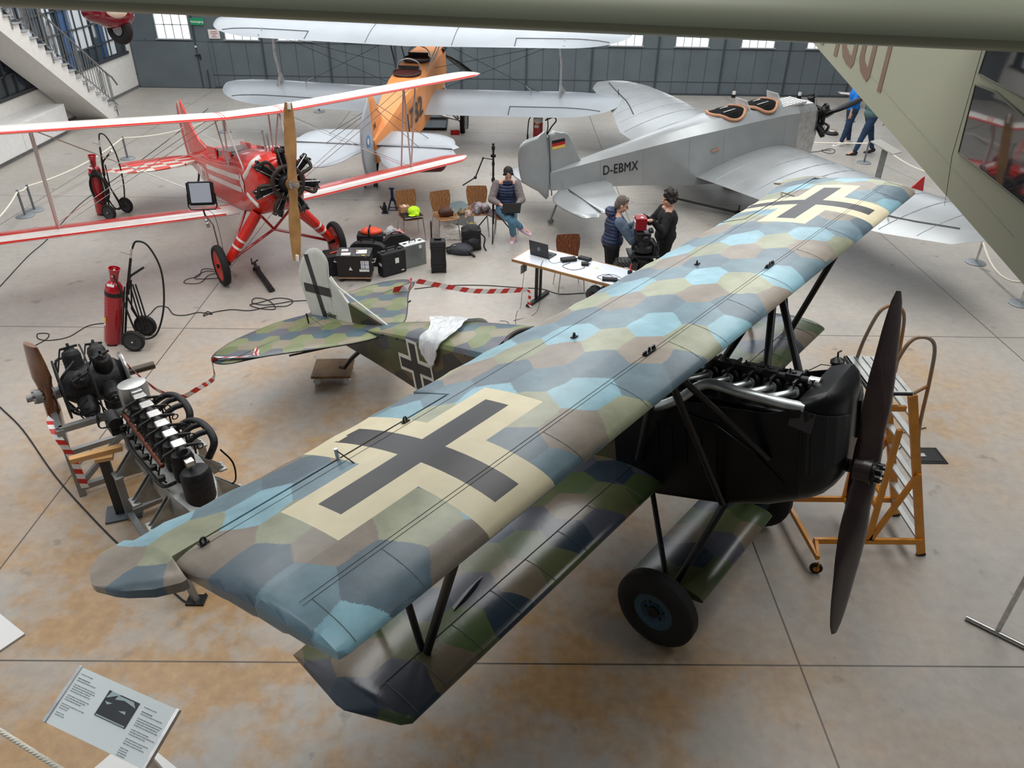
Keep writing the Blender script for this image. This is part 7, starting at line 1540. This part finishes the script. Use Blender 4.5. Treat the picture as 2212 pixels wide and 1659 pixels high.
def inline_engine():
    c=V(-3.17,5.85,0); rz=math.radians(-49.5)
    t=thing('inline_six_engine','inline six cylinder aero engine with silver camshaft covers and curved black manifolds','aircraft engine',(c.x,c.y,0),(0,0,rz)); t.scale=(.93,1.14,1)
    H=1.24
    # crankcase
    b=MB(); rings=[]
    for x,w_,z0,z1 in ((-.72,.10,.62,.78),(-.66,.18,.50,.86),(.60,.18,.50,.86),(.70,.17,.48,.82),(.86,.12,.52,.74),(.94,.05,.58,.68)):
        rings.append([(x,-w_,z1),(x,-w_*1.15,(z0+z1)/2),(x,-w_*.7,z0),(x,w_*.7,z0),(x,w_*1.15,(z0+z1)/2),(x,w_,z1)])
    b.loft(rings); b.build('crankcase',EAL,t,ang=30,bevel=.008)
    for x in (-.42,.12,.60):
        for s in (-1,1):
            b=MB(); b.prism([(0,0),(.22,.03),(.22,.06),(.03,.30),(0,.30)],-.035,-.023,Matrix.Translation((x,s*.16,.50))@Matrix(((0,0,1,0),(s,0,0,0),(0,1,0,0),(0,0,0,1)))); b.prism([(0,0),(.22,.03),(.22,.06),(.03,.30),(0,.30)],.023,.035,Matrix.Translation((x,s*.16,.50))@Matrix(((0,0,1,0),(s,0,0,0),(0,1,0,0),(0,0,0,1)))); b.box((x,s*.36,.55),(.16,.07,.02)); b.build('mounting_arm',EAL,t,bevel=.004)
    for k in range(6):
        x=-.56+.215*k; b=MB(); b.lathe([(.085,.86),(.09,.90),(.09,1.08),(.075,1.13),(.04,1.14)],(x,0,0),n=18); co=b.build('cylinder',EBL,t)
        b=MB(); b.box((x,0,H-.015),(.12,.10,.05)); b.build('camshaft_cover',STEEL,co,bevel=.008)
        b=MB()
        b.bar((x+.05,-.06,H-.02),(x+.05,.06,H-.02),.02)
        for s in (-1,1): b.bar((x+.05,s*.05,H-.02),(x+.05,s*.14,H-.05),.02); b.torus((x+.06,s*.14,H-.075),.025,.006,(1,.2,0),12,6); b.cyl((x+.05,s*.10,1.10),(x+.05,s*.10,H-.03),.008,6)
        b.build('valve_rocker',BLKM,co)
    MB().cyl((-.66,0,H-.03),(.64,0,H-.03),.033,14).build('camshaft_tube',EBL,t)
    MB().lathe([(.05,.86),(.10,.92),(.12,1.10),(.125,1.22),(.115,1.29),(.06,1.30)],(-.76,0,0),n=24).build('timing_case',mat('case_alu',srgb(172,174,174),.35,.7,var=.12),t)
    MB().box((-.66,0,H+.0),(.12,.09,.06)).build('camshaft_drive',STEEL,t,bevel=.01)
    for x0 in (-.44,.18):
        b=MB(); b.tube(spline([(x0-.14,.09,1.10),(x0-.10,.20,1.16),(x0+.0,.26,1.17),(x0+.18,.28,1.16),(x0+.30,.27,1.08),(x0+.31,.20,.95)],6),.031,12)
        for q in (-.0,.16): b.tube(spline([(x0+q,.08,1.08),(x0+q,.18,1.14),(x0+q+.03,.26,1.16)],4),.027,10)
        b.build('intake_manifold',EBL,t)
    MB().tube([(-.50,-.16,1.12),(.56,-.16,1.10)],.020,10).build('copper_pipe',mat('copper_brown',srgb(96,52,38),.4,.7),t)
    b=MB()
    for k in range(6): x=-.56+.215*k; b.tube(spline([(x,-.16,1.11),(x+.02,-.20,1.0),(x+.02,-.16,.9)],4),.008,6); b.cyl((x+.1,-.20,1.0),(x+.1,-.20,1.04),.03,12)
    b.tube(spline([(-.55,-.20,.98),(-.2,-.23,.93),(.2,-.22,.92),(.55,-.20,.9),(.66,-.12,.95)],6),.018,8); b.build('oil_pipe',EBL,t)
    MB().lathe([(.05,.60),(.115,.66),(.12,1.04),(.10,1.07),(.03,1.08)],(.76,.02,0),n=24).build('oil_tank',EBL,t); MB().box((.74,-.0,1.15),(.07,.06,.05)).cyl((.74,0,1.07),(.74,0,1.14),.02,10).build('end_fitting',STEEL,t)
    b=MB(); b.box((-.62,-.24,1.0),(.22,.10,.14)); b.cyl((-.72,-.24,1.06),(-.50,-.24,1.06),.06,14); 
    for k in range(5): b.tube(spline([(-.70+.04*k,-.26,1.08),(-.72+.03*k,-.33,1.10),(-.66,-.34,.98),(-.5,-.2,1.06)],4),.007,5)
    b.build('magneto',EBL,t,bevel=.006)
    b=MB(); b.tube(spline([(-.6,.1,1.0),(-.5,-.12,1.02),(-.7,-.10,.96)],4),.03,8); b.build('water_pump',EBL,t)
    for x,y in ((-.42,-.36),(-.42,.36),(.60,-.36),(.60,.36)): MB().bar((x,y,.54),(x+(.0),y,.0),.06).build('stand_leg',STAND,t)
    b=MB(); b.bar((-.42,-.36,.08),(.60,-.36,.08),.05); b.bar((-.42,.36,.08),(.60,.36,.08),.05); b.bar((.60,-.36,.08),(.60,.36,.08),.05); b.bar((-.42,-.36,.08),(-.42,.36,.08),.05); b.build('stand_rail',STAND,t)
    b=MB(); b.tube(spline([(.5,.3,1.0),(.56,.36,.85),(.62,.34,.7),(.55,.3,.6)],5),.008,6); b.build('hanging_lead',BLK,t)
    return t
inline_engine()
# support trestle between the two engines
t=thing('support_trestle','timber topped black support post on a grey floor plate between the engines','support stand',tuple(gp(270,1108)),(0,0,D(20)))
MB().box((0,0,.012),(.34,.26,.024)).build('floor_plate',mat('plate_grey',srgb(90,98,104),.5),t); MB().box((-.03,.0,.36),(.09,.07,.70)).build('column',mat('column_dark',(.03,.032,.035),.5),t,bevel=.004); PINE=mat('pine_timber',srgb(204,158,104),.6,var=.08,vscale=6); MB().box((-.08,.02,.76),(.46,.07,.05),Matrix.Rotation(.15,3,'Z')).build('timber_beam',PINE,t); MB().box((-.02,.02,.715),(.16,.14,.04)).build('timber_block',PINE,t)
t=thing('wing_support_stand','silver support stand foot visible under the camouflaged wing tip','support stand',tuple(gp(425,1298))); MB().bar((-.16,.10,.62),(0,0,.0),.05).build('leg',STAND,t); MB().box((0,0,.01),(.16,.12,.02)).build('foot',BLK,t)
# ------------------------------------------------------------ yellow work platform
def ladder():
    t=thing('yellow_platform_ladder','yellow platform ladder with aluminium steps and tubular hoop handrails','platform ladder',(0,0,0))
    YE=mat('ladder_yellow',srgb(214,138,24),.4,coat=.2,var=.08); TR=mat('step_aluminium',srgb(178,180,178),.4,.7,var=.1)
    xb,xt=4.08,3.46; y0,y1=5.45,6.02; zt=1.84; X=lambda z:xb+(xt-xb)*z/zt
    for y in (y0,y1): MB().bar((X(0.03),y,.03),(X(zt),y,zt),.075,.03,up=(0,1,0)).build('stringer',YE,t); MB().bar((X(0),y,.0),(X(.03),y,.03),.08,.035,up=(0,1,0)).build('rubber_foot',BLK,t)
    for k in range(7): z=.22+.235*k; b=MB(); b.box((X(z)-.01,(y0+y1)/2,z),(.055,y1-y0-.03,.02)); b.box((X(z)+.03,(y0+y1)/2,z-.012),(.006,y1-y0-.03,.03)); b.build('step',TR,t)
    b=MB(); b.box((3.27,(y0+y1)/2,zt+.03),(.34,y1-y0+.04,.03)); po=b.build('platform',TR,t); b=MB(); [b.box((3.17+.075*k,(y0+y1)/2,zt+.048),(.006,y1-y0,.006)) for k in range(4)]; b.build('platform_groove',GREYM,po)
    b=MB(); b.bar((3.10,y0-.02,zt+.03),(3.10,y1+.02,zt+.03),.03); b.bar((3.10,y0-.02,zt+.03),(3.44,y0-.02,zt+.03),.025); b.build('platform_edge',BLK,t)
    b=MB(); 
    for y in (y0,y1): b.bar((3.14,y,zt-.13),(3.44,y,zt-.13),.03,.05); b.bar((3.14,y,zt-.15),(3.14,y,zt+.02),.05,.03)
    b.build('platform_bracket',YE,t); 
    for y in (y0,y1):
        hp=[(3.20,y,zt+.04),(3.22,y,zt+.25),(3.28,y,zt+.50),(3.38,y,zt+.56),(3.50,y,zt+.48),(3.56,y,zt+.15),(3.62,y,zt-.35),(3.74,y,1.06),(3.72,y,.98)]
        b=MB(); b.tube(spline(hp,5),.016,8); b.tube([(3.46,y,zt+.02),(3.565,y,zt+.10)],.014,8); b.build('hoop_handrail',mat('rail_ochre',srgb(178,120,52),.4,.2,col2=srgb(150,140,128),vscale=3),t)
    # base frame
    b=MB()
    for y in (y0-.02,y1+.02): b.bar((4.02,y,.20),(2.98,y,.20),.03,.06,up=(0,0,1)); b.bar((3.75,y,1.02),(3.52,y,.22),.03,.05); b.bar((3.50,y,.22),(3.44,y,1.5),.03,.05)
    b.bar((3.5,y0,.22),(3.5,y1,.22),.05,.03); b.bar((3.50,y0,.75),(3.50,y1,.75),.05,.03); b.bar((3.48,y0,.62),(3.48,y1,.62),.05,.03); b.build('base_frame',YE,t)
    MB().bar((2.96,y0-.22,.17),(2.90,y1+.14,.17),.035,.05).build('front_bar',YE,t)
    MB().bar((3.0,y1+.02,.20),(2.90,y1+.14,.17),.03,.05).bar((3.0,y0-.02,.20),(2.96,y0-.22,.17),.03,.05).build('corner_bar',YE,t)
    for x,y in ((2.96,y0-.24),(2.90,y1+.14)):
        wo=MB().lathe([(.02,-.016),(.05,-.018),(.058,-.01),(.06,0),(.058,.01),(.05,.018),(.02,.016)],(x,y,.06),(.3,1,0),20).build('castor',RUB,t); MB().lathe([(.001,-.020),(.03,-.020),(.03,.020),(.001,.020)],(x,y,.06),(.3,1,0),14).build('castor_disc',YE,wo); MB().bar((x,y-.025,.05),(x,y-.02,.15),.03,.008).build('castor_fork',YE,t)
    return t
ladder()
t=thing('floor_socket_hatch','open floor socket hatch with dark frame behind the ladder','floor hatch',tuple(gp(2003,985)),(0,0,D(0))); MB().box((0,0,.005),(.34,.30,.010)).build('frame',BLK,t); MB().box((0,0,.011),(.26,.22,.004)).build('sockets',mat('socket_dark',(.03,.03,.032),.3),t); b=MB(); b.box((-.06,0,.015),(.06,.06,.006)); b.build('socket_plate',ALU,t)
cable('floor_cable','black cable heap on the floor seen between the ladder steps',F([(1995,985),(1960,980),(1945,945),(1925,935),(1915,960),(1935,975),(1950,955),(1930,925),(1905,930),(1920,905),(1945,935),(2000,925)],.01),.006)
# orange aircraft ground gear: mirror panels, chock, tail dolly
MIR=mat('mirror_panel',(.72,.74,.75),.06,1.)
t=thing('viewing_mirror','framed floor mirror lying under the orange fuselage','mirror',tuple(gp(935,272)),(0,0,D(2))); MB().box((0,0,.05),(.75,.95,.02)).build('mirror_glass',MIR,t); b=MB(); b.box((0,-.49,.05),(.8,.04,.04)); b.box((0,.49,.05),(.8,.04,.04)); b.box((-.39,0,.05),(.04,1,.04)); b.box((.39,0,.05),(.04,1,.04)); b.box((0,0,.02),(.7,.9,.04)); b.build('frame',BLKM,t)
t=thing('viewing_mirror','narrow framed floor mirror just behind the larger one','mirror',tuple(gp(940,255)),(0,0,D(2))); MB().box((0,0,.05),(.75,.40,.02)).build('mirror_glass',MIR,t); b=MB(); b.box((0,-.22,.05),(.8,.04,.04)); b.box((0,.22,.05),(.8,.04,.04)); b.box((0,0,.02),(.7,.36,.04)); b.build('frame',BLKM,t)
t=thing('wheel_chock','red wheel chock in front of the orange biplane right wheel','wheel chock',tuple(gp(983,290)),(0,0,D(4))); MB().prism([(-.10,0),(.10,0),(.04,.11),(-.02,.11)],-.12,.12,Matrix(((0,0,1,0),(1,0,0,0),(0,1,0,0),(0,0,0,1)))).build('wedge',RED,t,smooth=False); MB().tube([(.12,0,.05),(.2,.25,.05)],.012,6).build('tie_bar',RED,t)
t=thing('tail_dolly','small wooden dolly with castors under the orange biplane tail','dolly',tuple(gp(802,405)+V(0,.1,0))); MB().box((0,0,.12),(.34,.30,.03)).build('deck',CARD,t); 
for x in (-.13,.13): MB().cyl((x-.012,-.1,.05),(x+.012,-.1,.05),.05,14).box((x,-.1,.09),(.04,.04,.05)).build('castor',BLKM,t)
# small red and white aircraft parts far right
t=thing('red_white_model_wing','red and white glider model on thin stand far behind the monoplane propeller','model aircraft',tuple(gp(1834,232))); b=MB(); wing(b,frange(-.42,.42,8),lambda y:.28-.12*abs(y),lambda y:-.25+.1*abs(y),lambda y:.75+.08*abs(y),lambda y:.12,.03); b.v=[(v[1],-v[0]*.6,v[2]-.35) for v in b.v]; b.build('wing',RWHITE,t); MB().tube([(-.2,-.35,.40),(0,.0,.43),(.2,.4,.38)],[.03,.06,.02],12).build('fuselage',RACER,t); MB().tube([(0,0,0),(0,0,.40)],.015,8).build('stand',GREYM,t); MB().lathe([(.2,0),(.2,.02),(.02,.03)],n=20).build('base',GREYM,t)
t=thing('red_ball_light','pinkish red round balloon light behind the walkers','lamp',tuple(gp(1836,262))); MB().ball((0,0,1.28),(.24,.2,.28),18,12).build('globe',mat('ball_pink',srgb(206,70,90),.5),t); MB().tube([(0,0,0),(0,0,1.05)],.015,6).build('pole',GREYM,t); MB().lathe([(.15,0),(.15,.02),(.02,.03)],n=16).build('base',GREYM,t)
t=thing('red_wing_tip','dark red pointed wing tip rising behind the silver wing at right','aircraft part',tuple(gp(1972,415))); b=MB(); b.prism([(-.15,.0),(.22,.0),(.16,.36),(.12,.34)],-.015,.015,Matrix(((1,0,0,0),(0,0,-1,0),(0,1,0,0),(0,0,0,1)))); b.build('fin',RED,t,bevel=.005); MB().tube([(0,0,0),(0,0,.02)],.08,12).build('base',GREYM,t)
for i,x in enumerate((7.52,9.7)):
    t=thing('bollard','small white capped bollard at the foot of the hangar door, %s'%('nearer the monoplane cockpit' if i==0 else 'nearer the monoplane propeller'),'bollard',(x,26.6,0)); MB().cyl((0,0,0),(0,0,.10),.07,12).build('base',BLK,t); MB().cyl((0,0,.10),(0,0,.20),.06,12).build('cap',WHITE,t)
